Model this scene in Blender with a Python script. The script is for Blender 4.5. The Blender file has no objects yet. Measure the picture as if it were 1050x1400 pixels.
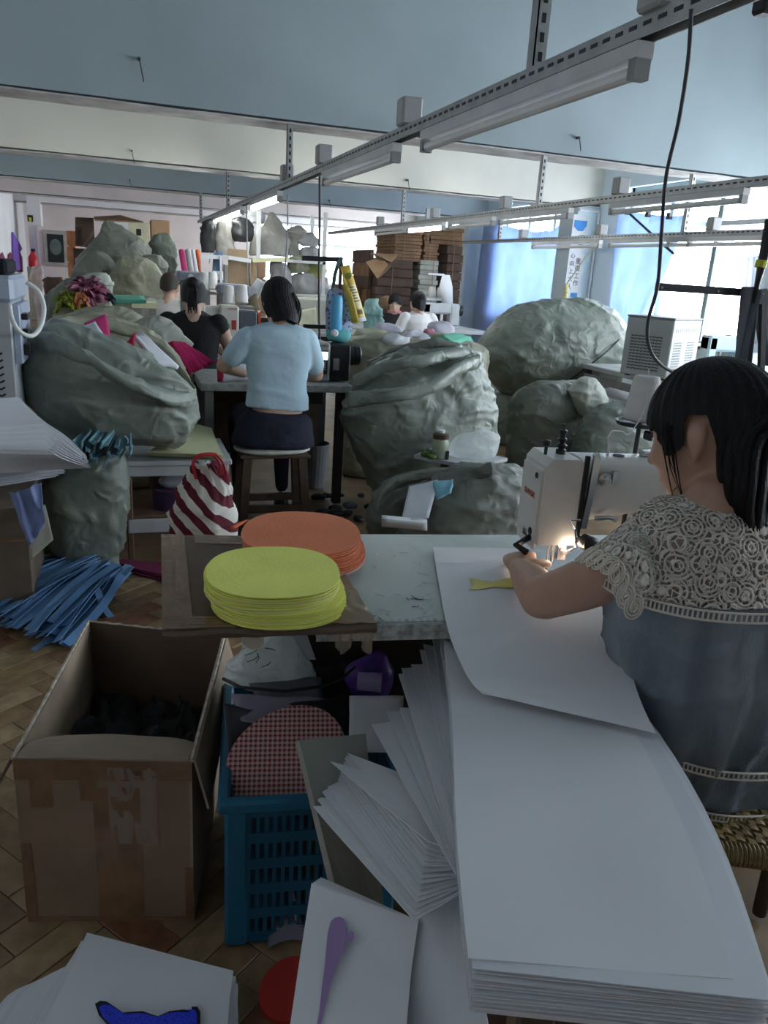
import bpy, math, random
from mathutils import Vector, Matrix, noise
sc = bpy.context.scene
COL = sc.collection
V = Vector
PI = math.pi
# ------------------------------------------------------------------ camera
F = 1050.0
CAM = V((0, 0, 1.42))
CX, CY, CZ = V((.949, -.309, .061)), V((-.037, -.301, -.953)), V((.313, .902, -.297))
CX.normalize(); CZ = (CZ - CX * CZ.dot(CX)).normalized(); CY = CZ.cross(CX).normalized()
cam_data = bpy.data.cameras.new('camera'); cam = bpy.data.objects.new('camera', cam_data); COL.objects.link(cam)
cam.matrix_world = Matrix(((CX.x, -CY.x, -CZ.x, CAM.x), (CX.y, -CY.y, -CZ.y, CAM.y), (CX.z, -CY.z, -CZ.z, CAM.z), (0, 0, 0, 1)))
cam_data.sensor_fit = 'HORIZONTAL'; cam_data.sensor_width = 36; cam_data.lens = 36 * F / 1050
cam_data.clip_start = .02; cam_data.clip_end = 200
sc.camera = cam
# ------------------------------------------------------------------ sky and exposure
world = bpy.data.worlds.new('overcast_sky'); sc.world = world; world.use_nodes = True
bg = world.node_tree.nodes['Background']
bg.inputs['Color'].default_value = (.885, .925, 1.0, 1); bg.inputs['Strength'].default_value = 9.0
sc.view_settings.view_transform = 'Standard'; sc.view_settings.look = 'None'
sc.view_settings.gamma = 1; sc.view_settings.use_curve_mapping = False
sc.view_settings.exposure = 0.98
sc.cycles.max_bounces = 7; sc.cycles.diffuse_bounces = 5; sc.cycles.transparent_max_bounces = 12
sc.cycles.caustics_reflective = False; sc.cycles.caustics_refractive = False
sc.cycles.use_denoising = True
def portal(loc, rot, sx, sy):            # daylight of the sky enters through each window opening
    l = bpy.data.lights.new('window_daylight', 'AREA'); l.shape = 'RECTANGLE'; l.size = sx; l.size_y = sy
    l.cycles.is_portal = True
    o = bpy.data.objects.new('window_daylight', l); COL.objects.link(o); o.location = loc; o.rotation_euler = rot
WX0 = 6.05                                # inner face of the right wall
WIN_R = [(9.98, 12.35), (6.45, 8.93), (2.95, 5.45), (-.4, 1.95), (13.5, 15.9), (17.0, 19.4)]  # last two, out of sight, are added to brighten the far end
for y0, y1 in WIN_R:
    portal((WX0 + .25, (y0 + y1) / 2, 1.75), (0, PI / 2, 0), 1.75, y1 - y0)
portal((4.7, 21.25, 1.75), (-PI / 2, 0, 0), 2.8, 1.5)
# ------------------------------------------------------------------ picture ray -> room point
def ray(px, py): return CX * ((px - 525) / F) + CY * ((py - 700) / F) + CZ
def AZ(px, py, z): r = ray(px, py); return CAM + r * ((z - CAM.z) / r.z)
def AY(px, py, y): r = ray(px, py); return CAM + r * (y / r.y)
def AX(px, py, x): r = ray(px, py); return CAM + r * (x / r.x)
# ------------------------------------------------------------------ materials
MATS = {}
def mat(name, col, rough=.7, var=.12, scale=8, bump=.0, bscale=60, metal=0, spec=.4, col2=None, transl=0, emit=None, stretch=(1, 1, 1), detail=4):
    if name in MATS: return MATS[name]
    m = bpy.data.materials.new(name); m.use_nodes = True; nt = m.node_tree; N = nt.nodes; L = nt.links
    b = N['Principled BSDF']; b.inputs['Roughness'].default_value = rough; b.inputs['Metallic'].default_value = metal
    b.inputs['Specular IOR Level'].default_value = spec
    tc = N.new('ShaderNodeTexCoord'); mp = N.new('ShaderNodeMapping'); mp.inputs['Scale'].default_value = stretch
    L.new(tc.outputs['Object'], mp.inputs['Vector'])
    nz = N.new('ShaderNodeTexNoise'); nz.inputs['Scale'].default_value = scale; nz.inputs['Detail'].default_value = detail
    L.new(mp.outputs['Vector'], nz.inputs['Vector'])
    cr = N.new('ShaderNodeValToRGB'); c = V(col)
    c2 = V(col2) if col2 else c * (1 + var); c1 = c if col2 else c * (1 - var)
    cr.color_ramp.elements[0].color = (*c1, 1); cr.color_ramp.elements[1].color = (*[min(x, 1) for x in c2], 1)
    cr.color_ramp.elements[0].position = .35; cr.color_ramp.elements[1].position = .65
    L.new(nz.outputs['Fac'], cr.inputs['Fac']); L.new(cr.outputs['Color'], b.inputs['Base Color'])
    if bump:
        n2 = N.new('ShaderNodeTexNoise'); n2.inputs['Scale'].default_value = bscale; n2.inputs['Detail'].default_value = 3
        L.new(mp.outputs['Vector'], n2.inputs['Vector'])
        bp = N.new('ShaderNodeBump'); bp.inputs['Strength'].default_value = bump; bp.inputs['Distance'].default_value = .01
        L.new(n2.outputs['Fac'], bp.inputs['Height']); L.new(bp.outputs['Normal'], b.inputs['Normal'])
    if emit:
        b.inputs['Emission Color'].default_value = (*emit[0], 1); b.inputs['Emission Strength'].default_value = emit[1]
    if transl:
        t = N.new('ShaderNodeBsdfTranslucent'); L.new(cr.outputs['Color'], t.inputs['Color'])
        mx = N.new('ShaderNodeMixShader'); mx.inputs['Fac'].default_value = transl
        L.new(b.outputs['BSDF'], mx.inputs[1]); L.new(t.outputs['BSDF'], mx.inputs[2]); L.new(mx.outputs['Shader'], N['Material Output'].inputs['Surface'])
    MATS[name] = m; return m
def woven(name, col, col2, rough=.42):
    """woven polypropylene sack cloth: weave relief, faint sheen, patchy tone"""
    m = mat(name, col, rough, col2=col2, scale=3.5, spec=.5, detail=6, transl=.12)
    N, L = m.node_tree.nodes, m.node_tree.links
    tc = N.new('ShaderNodeTexCoord'); hs = []
    for d in ('X', 'Z'):
        w = N.new('ShaderNodeTexWave'); w.bands_direction = d; w.inputs['Scale'].default_value = 75; w.inputs['Distortion'].default_value = 1.5
        L.new(tc.outputs['Object'], w.inputs['Vector']); hs.append(w)
    a = N.new('ShaderNodeMath'); a.operation = 'ADD'; L.new(hs[0].outputs['Fac'], a.inputs[0]); L.new(hs[1].outputs['Fac'], a.inputs[1])
    prev = None
    for sc_, det, dist in ((4.5, 3, .05), (13, 4, .022)):               # long creases, then fine wrinkling of the stiff cloth
        n = N.new('ShaderNodeTexNoise'); n.noise_type = 'RIDGED_MULTIFRACTAL'; n.inputs['Scale'].default_value = sc_; n.inputs['Detail'].default_value = det; n.inputs['Distortion'].default_value = .7
        L.new(tc.outputs['Object'], n.inputs['Vector'])
        bp = N.new('ShaderNodeBump'); bp.inputs['Strength'].default_value = .68; bp.inputs['Distance'].default_value = dist
        L.new(n.outputs['Fac'], bp.inputs['Height'])
        if prev: L.new(prev.outputs['Normal'], bp.inputs['Normal'])
        prev = bp
    bp = N.new('ShaderNodeBump'); bp.inputs['Strength'].default_value = .25; bp.inputs['Distance'].default_value = .002
    L.new(a.outputs[0], bp.inputs['Height']); L.new(prev.outputs['Normal'], bp.inputs['Normal']); L.new(bp.outputs['Normal'], N['Principled BSDF'].inputs['Normal'])
    return m
def two_tone(name, c1, c2, kind, rough=.8, scale=60, rot=(0, 0, 0), thr=.5):
    m = mat(name, c1, rough, var=.03); N, L = m.node_tree.nodes, m.node_tree.links
    tc = N.new('ShaderNodeTexCoord'); mp = N.new('ShaderNodeMapping'); mp.inputs['Rotation'].default_value = rot
    L.new(tc.outputs['Object'], mp.inputs['Vector']); mix = N.new('ShaderNodeMix'); mix.data_type = 'RGBA'
    mix.inputs['A'].default_value = (*c1, 1); mix.inputs['B'].default_value = (*c2, 1)
    if kind == 'checks':
        fs = []
        for d in ('X', 'Y'):
            w = N.new('ShaderNodeTexWave'); w.bands_direction = d; w.inputs['Scale'].default_value = scale
            L.new(mp.outputs['Vector'], w.inputs['Vector'])
            g = N.new('ShaderNodeMath'); g.operation = 'GREATER_THAN'; g.inputs[1].default_value = thr
            L.new(w.outputs['Fac'], g.inputs[0]); fs.append(g)
        a = N.new('ShaderNodeMath'); a.operation = 'ADD'; a.inputs[1].default_value = 0
        L.new(fs[0].outputs[0], a.inputs[0]); L.new(fs[1].outputs[0], a.inputs[1])
        h = N.new('ShaderNodeMath'); h.operation = 'MULTIPLY'; h.inputs[1].default_value = .5; L.new(a.outputs[0], h.inputs[0])
        L.new(h.outputs[0], mix.inputs['Factor'])
    else:
        w = N.new('ShaderNodeTexVoronoi' if kind == 'flowers' else 'ShaderNodeTexWave'); w.inputs['Scale'].default_value = scale
        if kind != 'flowers': w.inputs['Distortion'].default_value = 1.6 if kind == 'stripes' else 0
        L.new(mp.outputs['Vector'], w.inputs['Vector'])
        g = N.new('ShaderNodeMath'); g.operation = 'GREATER_THAN'; g.inputs[1].default_value = thr
        L.new(w.outputs['Distance' if kind == 'flowers' else 'Fac'], g.inputs[0]); L.new(g.outputs[0], mix.inputs['Factor'])
    L.new(mix.outputs['Result'], N['Principled BSDF'].inputs['Base Color'])
    return m
def plastic(name, col, alpha):
    m = bpy.data.materials.new(name); m.use_nodes = True; N, L = m.node_tree.nodes, m.node_tree.links; b = N['Principled BSDF']
    b.inputs['Base Color'].default_value = (*col, 1); b.inputs['Roughness'].default_value = .16; b.inputs['Specular IOR Level'].default_value = .8; b.inputs['Alpha'].default_value = alpha
    tc = N.new('ShaderNodeTexCoord'); prev = None
    for sc_, dist in ((14, .02), (38, .008)):
        n = N.new('ShaderNodeTexNoise'); n.noise_type = 'RIDGED_MULTIFRACTAL'; n.inputs['Scale'].default_value = sc_; n.inputs['Detail'].default_value = 3; n.inputs['Distortion'].default_value = 1
        L.new(tc.outputs['Object'], n.inputs['Vector']); bp = N.new('ShaderNodeBump'); bp.inputs['Strength'].default_value = .7; bp.inputs['Distance'].default_value = dist
        L.new(n.outputs['Fac'], bp.inputs['Height'])
        if prev: L.new(prev.outputs['Normal'], bp.inputs['Normal'])
        prev = bp
    L.new(prev.outputs['Normal'], b.inputs['Normal']); t = N.new('ShaderNodeBsdfTranslucent'); t.inputs['Color'].default_value = (*col, 1)
    x = N.new('ShaderNodeMixShader'); x.inputs['Fac'].default_value = .3; L.new(b.outputs[0], x.inputs[1]); L.new(t.outputs[0], x.inputs[2]); L.new(x.outputs[0], N['Material Output'].inputs['Surface'])
    return m
def clear(name, col=(1, 1, 1), fac=.12, rough=.05):
    m = bpy.data.materials.new(name); m.use_nodes = True; N, L = m.node_tree.nodes, m.node_tree.links
    t = N.new('ShaderNodeBsdfTransparent'); t.inputs['Color'].default_value = (*col, 1); g = N.new('ShaderNodeBsdfPrincipled')
    g.inputs['Roughness'].default_value = rough; g.inputs['Base Color'].default_value = (*col, 1)
    x = N.new('ShaderNodeMixShader'); x.inputs['Fac'].default_value = fac
    L.new(t.outputs[0], x.inputs[1]); L.new(g.outputs[0], x.inputs[2]); L.new(x.outputs[0], N['Material Output'].inputs['Surface'])
    return m
ORDW = 'first second third fourth fifth sixth seventh eighth ninth tenth eleventh twelfth thirteenth fourteenth fifteenth sixteenth seventeenth eighteenth nineteenth twentieth'.split()
ORDW += ['twenty-' + w for w in ORDW[:9]] + ['thirtieth']
# ------------------------------------------------------------------ object helpers
def tag(o, label=None, cat=None, group=None, kind=None):
    for k, v in (('label', label), ('category', cat), ('group', group), ('kind', kind)):
        if v: o[k] = v
    return o
def thing(name, label, cat, loc=(0, 0, 0), rz=0, group=None):
    o = bpy.data.objects.new(name, None); COL.objects.link(o); o.location = loc; o.rotation_euler = (0, 0, rz)
    return tag(o, label, cat, group)
class MB:
    def __init__(s): s.v = []; s.f = []; s.T = Matrix.Identity(4)
    def add(s, vs, fs):
        n = len(s.v); s.v += [tuple(s.T @ V(v)) for v in vs]; s.f += [tuple(i + n for i in f) for f in fs]; return s
    def box(s, x0, y0, z0, x1, y1, z1, bev=0, R=None):
        if bev:
            b = min(bev, (x1 - x0) / 2.1, (y1 - y0) / 2.1, (z1 - z0) / 2.1)
            vs = []; ids = {}
            for i, (X, sx) in enumerate(((x0, 1), (x1, -1))):
                for j, (Y, sy) in enumerate(((y0, 1), (y1, -1))):
                    for k, (Z, sz) in enumerate(((z0, 1), (z1, -1))):
                        for a in range(3):
                            ids[i, j, k, a] = len(vs)
                            vs.append((X if a == 0 else X + sx * b, Y if a == 1 else Y + sy * b, Z if a == 2 else Z + sz * b))
            I = lambda i, j, k, a: ids[i, j, k, a]; fs = []
            for e in (0, 1):
                fs += [(I(e, 0, 0, 0), I(e, 1, 0, 0), I(e, 1, 1, 0), I(e, 0, 1, 0)), (I(0, e, 0, 1), I(1, e, 0, 1), I(1, e, 1, 1), I(0, e, 1, 1)), (I(0, 0, e, 2), I(1, 0, e, 2), I(1, 1, e, 2), I(0, 1, e, 2))]
                for g in (0, 1):
                    fs += [(I(e, g, 0, 0), I(e, g, 1, 0), I(e, g, 1, 1), I(e, g, 0, 1)), (I(e, 0, g, 0), I(e, 1, g, 0), I(e, 1, g, 2), I(e, 0, g, 2)), (I(0, e, g, 1), I(1, e, g, 1), I(1, e, g, 2), I(0, e, g, 2))]
            for i in (0, 1):
                for j in (0, 1):
                    for k in (0, 1): fs.append((I(i, j, k, 0), I(i, j, k, 1), I(i, j, k, 2)))
        else:
            vs = [(x, y, z) for x in (x0, x1) for y in (y0, y1) for z in (z0, z1)]
            fs = [(0, 1, 3, 2), (4, 6, 7, 5), (0, 4, 5, 1), (2, 3, 7, 6), (0, 2, 6, 4), (1, 5, 7, 3)]
        if R is not None: vs = [tuple(R @ V(v)) for v in vs]
        return s.add(vs, fs)
    def bar(s, a, b, w, h=None, up=V((0, 0, 1))):
        """square bar from a to b"""
        a, b = V(a), V(b); h = h or w; d = (b - a).normalized()
        if abs(d.dot(up)) > .98: up = V((0, 1, 0))
        x = d.cross(up).normalized() * (w / 2); y = x.cross(d).normalized() * (h / 2)
        vs = [p + i * x + j * y for p in (a, b) for i, j in ((-1, -1), (1, -1), (1, 1), (-1, 1))]
        return s.add(vs, [(3, 2, 1, 0), (4, 5, 6, 7)] + [(i, (i + 1) % 4, (i + 1) % 4 + 4, i + 4) for i in range(4)])
    def tube(s, pts, r, n=8, cap=True, flat=1.0, up=None):
        pts = [V(p) for p in pts]; R = r if isinstance(r, (list, tuple)) else [r] * len(pts)
        vs = []; fs = []; ref = up or V((.13, .21, .97))
        for i, p in enumerate(pts):
            d = (pts[min(i + 1, len(pts) - 1)] - pts[max(i - 1, 0)]).normalized()
            x = d.cross(ref)
            if x.length < .05: x = d.cross(V((1, .1, 0)))
            x.normalize(); y = d.cross(x).normalized()
            if up is None: ref = -y if ref.dot(-y) > 0 else y
            for k in range(n):
                a = 2 * PI * k / n; vs.append(p + x * (R[i] * math.cos(a)) + y * (R[i] * math.sin(a) * flat))
        for i in range(len(pts) - 1):
            for k in range(n): fs.append((i * n + k, i * n + (k + 1) % n, (i + 1) * n + (k + 1) % n, (i + 1) * n + k))
        if cap: fs += [tuple(range(n - 1, -1, -1)), tuple(range((len(pts) - 1) * n, len(pts) * n))]
        return s.add(vs, fs)
    def lathe(s, prof, n=24, c=(0, 0, 0), sx=1, sy=1, axis=None):
        """profile of (radius, height) about z (or about axis) at c"""
        vs = []; fs = []; c = V(c); Q = V((0, 0, 1)).rotation_difference(V(axis)).to_matrix() if axis else Matrix.Identity(3)
        for r, z in prof:
            for k in range(n):
                a = 2 * PI * k / n; vs.append(c + Q @ V((r * sx * math.cos(a), r * sy * math.sin(a), z)))
        for i in range(len(prof) - 1):
            for k in range(n): fs.append((i * n + k, i * n + (k + 1) % n, (i + 1) * n + (k + 1) % n, (i + 1) * n + k))
        if prof[0][0] > 1e-6: fs.append(tuple(range(n - 1, -1, -1)))
        if prof[-1][0] > 1e-6: fs.append(tuple(range((len(prof) - 1) * n, len(prof) * n)))
        return s.add(vs, fs)
    def patch(s, fn, nu, nv, th=.0):
        """surface fn(u, v); th thickens it downwards along its normal"""
        g = [[V(fn(i / nu, j / nv)) for i in range(nu + 1)] for j in range(nv + 1)]
        vs = [p for r in g for p in r]; W = nu + 1
        fs = [(j * W + i, j * W + i + 1, (j + 1) * W + i + 1, (j + 1) * W + i) for j in range(nv) for i in range(nu)]
        if th:
            n0 = len(vs); lo = []
            for j in range(nv + 1):
                for i in range(nu + 1):
                    a = g[j][min(i + 1, nu)] - g[j][max(i - 1, 0)]; b = g[min(j + 1, nv)][i] - g[max(j - 1, 0)][i]
                    nn = a.cross(b)
                    if nn.length: nn.normalize()
                    if nn.z < 0: nn = -nn
                    lo.append(g[j][i] - nn * th)
            vs += lo; fs += [tuple(n0 + k for k in reversed(f)) for f in list(fs)]
            rim = [i for i in range(W)] + [j * W + nu for j in range(1, nv + 1)] + [nv * W + i for i in range(nu - 1, -1, -1)] + [j * W for j in range(nv - 1, 0, -1)]
            for k in range(len(rim)): a, b = rim[k], rim[(k + 1) % len(rim)]; fs.append((b, a, a + n0, b + n0))
        return s.add(vs, fs)
    def prism(s, poly, z0, z1, M=None):
        """closed outline (x, y) raised from z0 to z1"""
        n = len(poly); vs = [V((x, y, z)) for z in (z0, z1) for x, y in poly]
        if M is not None: vs = [M @ v for v in vs]
        return s.add(vs, [tuple(range(n - 1, -1, -1)), tuple(range(n, 2 * n))] + [(i, (i + 1) % n, (i + 1) % n + n, i + n) for i in range(n)])
    def loft(s, rings, n=32, cap=True):
        """rings of (centre, half axis x, half axis y[, squareness])"""
        vs = []; fs = []
        for R in rings:
            c, ax, ay = V(R[0]), V(R[1]), V(R[2]); q = R[3] if len(R) > 3 else 1
            for k in range(n):
                a = 2 * PI * k / n; ca, sa = math.cos(a), math.sin(a)
                vs.append(c + ax * math.copysign(abs(ca) ** q, ca) + ay * math.copysign(abs(sa) ** q, sa))
        for i in range(len(rings) - 1):
            for k in range(n): fs.append((i * n + k, i * n + (k + 1) % n, (i + 1) * n + (k + 1) % n, (i + 1) * n + k))
        if cap: fs += [tuple(range(n - 1, -1, -1)), tuple(range((len(rings) - 1) * n, len(rings) * n))]
        return s.add(vs, fs)
    def build(s, name, m, parent=None, smooth=False, fix=True):
        me = bpy.data.meshes.new(name); me.from_pydata(s.v, [], s.f)
        if fix:
            import bmesh
            bm = bmesh.new(); bm.from_mesh(me); bmesh.ops.recalc_face_normals(bm, faces=bm.faces); bm.to_mesh(me); bm.free()
        me.materials.append(m)
        if smooth: me.polygons.foreach_set('use_smooth', [True] * len(me.polygons))
        o = bpy.data.objects.new(name, me); COL.objects.link(o)
        if parent:
            o.parent = parent; q = parent
            while q: o.location = V(o.location) - V(q.location); q = q.parent
        return o
def kids(o): return [c for c in bpy.data.objects if c.parent == o]
def copy_tree(o, parent=None):
    c = o.copy(); COL.objects.link(c)
    if parent: c.parent = parent
    for k in kids(o): copy_tree(k, c)
    return c
def struct(o): o['kind'] = 'structure'; return o
def autosmooth(o, ang=.6):
    me = o.data; me.polygons.foreach_set('use_smooth', [True] * len(me.polygons))
    try: me.set_sharp_from_angle(angle=ang)
    except Exception: pass
    return o
def cat(pts, n):
    """smooth curve through tuples of numbers, n steps a span"""
    out = []; P = [tuple(p) for p in pts]; P = [P[0]] + P + [P[-1]]
    for i in range(1, len(P) - 2):
        for k in range(n):
            t = k / n; a, b, c, d = P[i - 1], P[i], P[i + 1], P[i + 2]
            out.append(tuple(.5 * (2 * b[j] + (c[j] - a[j]) * t + (2 * a[j] - 5 * b[j] + 4 * c[j] - d[j]) * t * t + (3 * b[j] - a[j] - 3 * c[j] + d[j]) * t ** 3) for j in range(len(b))))
    out.append(P[-2]); return out
def nz(p, f, seed=0): return noise.noise(V((p[0] * f + seed * 7.3, p[1] * f - seed * 3.1, p[2] * f + seed * 1.7)))
def ridge(p, f, seed=0): return 1 - min(1, 2.2 * abs(nz(p, f, seed)))
def crumple(p, seed, amp):
    """folds of a slack cloth: broad hollows and sharper creases"""
    q = V(p) + V((nz(p, 3, seed), nz(p, 3, seed + 5), nz(p, 3, seed + 9))) * .12
    sh = lambda x: x * x * x
    return amp * (1.5 * nz(q, 2.2, seed) + .75 * (sh(ridge((q.x * 1.4, q.y * 1.4, q.z * 2.4), 2.6, seed + 2)) - .25) + .42 * (sh(ridge((q.x + q.z * .5, q.y, q.z * 1.5), 6.5, seed + 3)) - .25) + .22 * (sh(ridge((q.x - q.z * .6, q.y, q.z), 15, seed + 4)) - .3))
def blob(rows, Y, ratio, seed, amp=.025, nu=64, sub=8, zb=None, lip=None, q=.85, dz=0, pleat=0):
    """slack body whose outline passes through the picture points of rows (left x, left y, right x, right y), standing at distance Y"""
    rr = []
    for r in rows:
        a, b = AY(r[0], r[1], Y), AY(r[2], r[3], Y); c = (a + b) / 2; h = (b - a) / 2
        k = r[4] if len(r) > 4 else ratio
        rr.append((c.x, c.y, c.z, h.x, h.z, h.length * k))
    if zb is not None:
        l = rr[-1]
        if l[2] > zb + .05: rr.append((l[0], l[1], zb, l[3], 0, l[5]))
    rr = cat(rr, sub); m = MB(); rings = []
    if lip:                                     # turned-in mouth
        t = rr[0]; rings += [((t[0], t[1], t[2] - lip), V((t[3], 0, t[4])) * .72, V((0, t[5] * .72, dz)), q), ((t[0], t[1], t[2] - lip * .3), V((t[3], 0, t[4])) * .9, V((0, t[5] * .9, dz)), q)]
    else:
        t = rr[0]; rings += [((t[0], t[1], t[2] + .012), V((t[3], 0, t[4])) * .45, V((0, t[5] * .45, 0)), q)]
    rings += [((r[0], r[1], r[2]), V((r[3], 0, r[4])), V((0, r[5], dz)), q) for r in rr]
    m.loft(rings, nu)
    n = len(rings); mid = sum((V(r[0]) for r in rings), V()) / n
    for i in range(n):
        c = V(rings[i][0])
        for k in range(nu):
            j = i * nu + k; p = V(m.v[j]); d = (p - c); d = d.normalized() if d.length > 1e-5 else V((0, 0, 1))
            if i < n * .2 or i > n * .8: d = (d + (p - mid).normalized()).normalized()
            e = crumple(p, seed, amp)
            if pleat:
                w = max(0, 1 - i / n * 2.2); e += pleat * w * math.sin(k * 2 * PI / nu * 17 + 3 * nz(p, 3, seed)) * (.6 + nz(p, 4, seed + 8))
            p += d * e
            if zb is not None and p.z < zb: p.z = zb + .002
            m.v[j] = tuple(p)
    return m
def cushion(m, c, rx, ry, rz, seed, amp=.01, n=24, e=.8, rot=0):
    rings = []
    for i in range(13):
        t = -PI / 2 + PI * i / 12; r = max(.03, math.cos(t)) ** e; z = math.copysign(abs(math.sin(t)) ** .9, math.sin(t)) * rz
        ca, sa = math.cos(rot), math.sin(rot)
        rings.append(((c[0], c[1], c[2] + z), V((ca, sa, 0)) * rx * r, V((-sa, ca, 0)) * ry * r, .85))
    k0 = len(m.v); m.loft(rings, n)
    for k in range(k0, len(m.v)):
        p = V(m.v[k]); d = (p - V(c)).normalized(); m.v[k] = tuple(p + d * crumple(p, seed, amp))
    return m
def sheet(name, tl, tr, br, bl, m, th=.0018, sag=0, curl=0, wob=.004, seed=0, nu=8, nv=12, parent=None):
    """flat piece of cloth or card through four corners, sagging by sag in its middle"""
    tl, tr, br, bl = V(tl), V(tr), V(br), V(bl)
    def fn(u, v):
        p = (tl * (1 - u) + tr * u) * (1 - v) + (bl * (1 - u) + br * u) * v
        p.z += -sag * 4 * u * (1 - u) + curl * (v * (1 - v)) * 4 + wob * nz((u * 2, v * 2, seed), 1, seed)
        return p
    return MB().patch(fn, nu, nv, th).build(name, m, parent, smooth=False)
# ================================================================== THE ROOM
m_beam_cool_lit = mat('cool_lit_paint', (.36, .425, .45), .85, .06, 1.2, .08, 25)  # bluish light on beams and ceiling is put into this colour
m_beam_warm_lit = mat('warm_lit_paint', (.80, .76, .67), .85, .05, 1.2, .08, 25)  # warmer light on the second beam is put into its colour
m_wall = mat('white_wall_paint', (.74, .72, .72), .85, .05, 1.5, .08, 25)
m_wall_r = mat('pale_blue_wall_paint', (.62, .72, .78), .85, .06, 1.5, .08, 25)
m_pink = mat('pinkish_plaster', (.74, .65, .62), .85, .07, 1.5, .08, 25)
m_soffit = mat('worn_grey_plaster', (.52, .50, .48), .9, .18, 6, .3, 18)
m_alu = mat('aluminium_frame', (.55, .58, .58), .45, .05, 3, metal=.4)
m_green_frame = mat('grey_green_frame', (.26, .33, .32), .5, .08, 5)
m_glass = clear('window_glass', (.96, .99, 1), .05, .03)
XL, XR, Y0, Y1, ZC = -2.15, WX0, -4.2, 21.2, 3.9
floor_m = mat('dusty_floor_boards', (.20, .135, .075), .55, .25, 5, .1, 40)
struct(MB().box(XL - .3, Y0 - .3, -.2, XR + .3, Y1 + .3, -.012).build('floor', floor_m))
floor = bpy.data.objects['floor']
# herringbone parquet blocks of the near floor, one by one
wood = [mat('oak_block_%d' % i, c, .42, .22, 7, .08, 60, stretch=(3, 3, 1)) for i, c in enumerate(((.27, .185, .10), (.23, .15, .078), (.31, .215, .12), (.19, .115, .06), (.25, .165, .085), (.22, .10, .052)))]
random.seed(4)
PL, PW = .24, .08
pm = []
for k, w in enumerate(wood):
    o = MB().box(-PL / 2 + .001, -PW / 2 + .001, -.014, PL / 2 - .001, PW / 2 - .001, 0, .0015).build('plank', w); pm.append(o.data); bpy.data.objects.remove(o)
cnt = 0
for a in range(-24, 40):
    for b in range(-24, 40):
        if cnt > 296: break
        for kind in (0, 1):
            # herringbone lattice: pairs of crossed blocks
            gx = (a + b) * PW + (PL / 2 if kind == 0 else PW / 2 + 0) + a * 0
            gy = (a - b) * PW * 1.0
            x = a * PW + b * PL; y = a * PW - b * PL
            if kind == 0: lx, ly, rz = x + PL / 2, y + PW / 2, 0
            else: lx, ly, rz = x + PW / 2 , y + PW + PL / 2, PI / 2
            th = math.radians(38); X = lx * math.cos(th) - ly * math.sin(th) + .1; Y = lx * math.sin(th) + ly * math.cos(th) + 1.6
            if -.85 < X < .42 and .85 < Y < 3.75:
                d = V((X, Y, 0)) - CAM; zz = d.dot(CZ)
                if zz <= 0: continue
                px, py = 525 + F * d.dot(CX) / zz, 700 + F * d.dot(CY) / zz
                if not (-70 < px < 470 and 690 < py < 1480): continue
                if cnt > 296: break
                o = bpy.data.objects.new('plank', random.choice(pm)); COL.objects.link(o); o.parent = floor
                o.location = (X, Y, random.uniform(-.0006, .0006)); o.rotation_euler = (0, 0, th + rz); cnt += 1
struct(MB().box(XL - .3, Y0 - .3, ZC, XR + .3, Y1 + .3, ZC + .2).build('ceiling', m_beam_cool_lit))
struct(MB().box(XL - .25, Y0, 0, XL, Y1, ZC).build('wall_left', m_wall))
struct(MB().box(XL - .25, Y0 - .25, 0, XR + .25, Y0, ZC).build('wall_back', m_wall))
# far wall with a wide window opening
FX0, FX1 = 3.35, 6.15
w = MB().box(XL - .25, Y1, 0, FX0, Y1 + .2, ZC).box(FX1, Y1, 0, XR + .25, Y1 + .2, ZC).box(FX0, Y1, 0, FX1, Y1 + .2, 1.0).box(FX0, Y1, 2.5, FX1, Y1 + .2, ZC)
struct(w.build('wall_far', m_pink))
# right wall: sill wall, lintel and the piers between its windows
w = MB().box(XR, Y0, 0, XR + .25, Y1, .86).box(XR, Y0, 2.62, XR + .25, Y1, ZC)
ys = [Y0] + [y for p in sorted(WIN_R) for y in p] + [Y1]
for a, b in zip(ys[0::2], ys[1::2]): w.box(XR, a, .86, XR + .25, b, 2.62)
struct(w.build('wall_right', m_wall_r))
struct(MB().box(XR - .05, Y0, .83, XR + .2, 9.45, .88, .01).box(XR - .05, 9.955, .83, XR + .2, 12.99, .88, .01).build('trim_1', m_wall))
for i, (y, mm, xa) in enumerate(((6.0, m_beam_cool_lit, XR), (9.5, m_beam_warm_lit, XR), (13.0, m_beam_cool_lit, XR), (16.5, m_pink, XR), (19.4, m_wall, XR))):
    b = MB(); n = 40
    # slightly uneven lower arris with a plaster lip
    b.box(XL, y, 2.42, XR, y + .3, ZC)
    o = struct(b.build('trim_%d' % (i + 2), mm)); o.name = 'beam'; tag(o, None, None)
    def lipf(u, v, y=y): return V((XL + (XR - XL) * u, y - .004 + .31 * v, 2.405 + .007 * nz((u * 30, v, y), 1, 3)))
    lp = MB().patch(lipf, 60, 2, .012).build('plaster_edge', m_soffit, o)
for i, y in enumerate((2.3, 9.5, 13.0, 16.5)):
    struct(MB().box(XR - .33, y, 0, XR, y + .45, 2.45, .008).build('pillar', m_wall_r))
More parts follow.
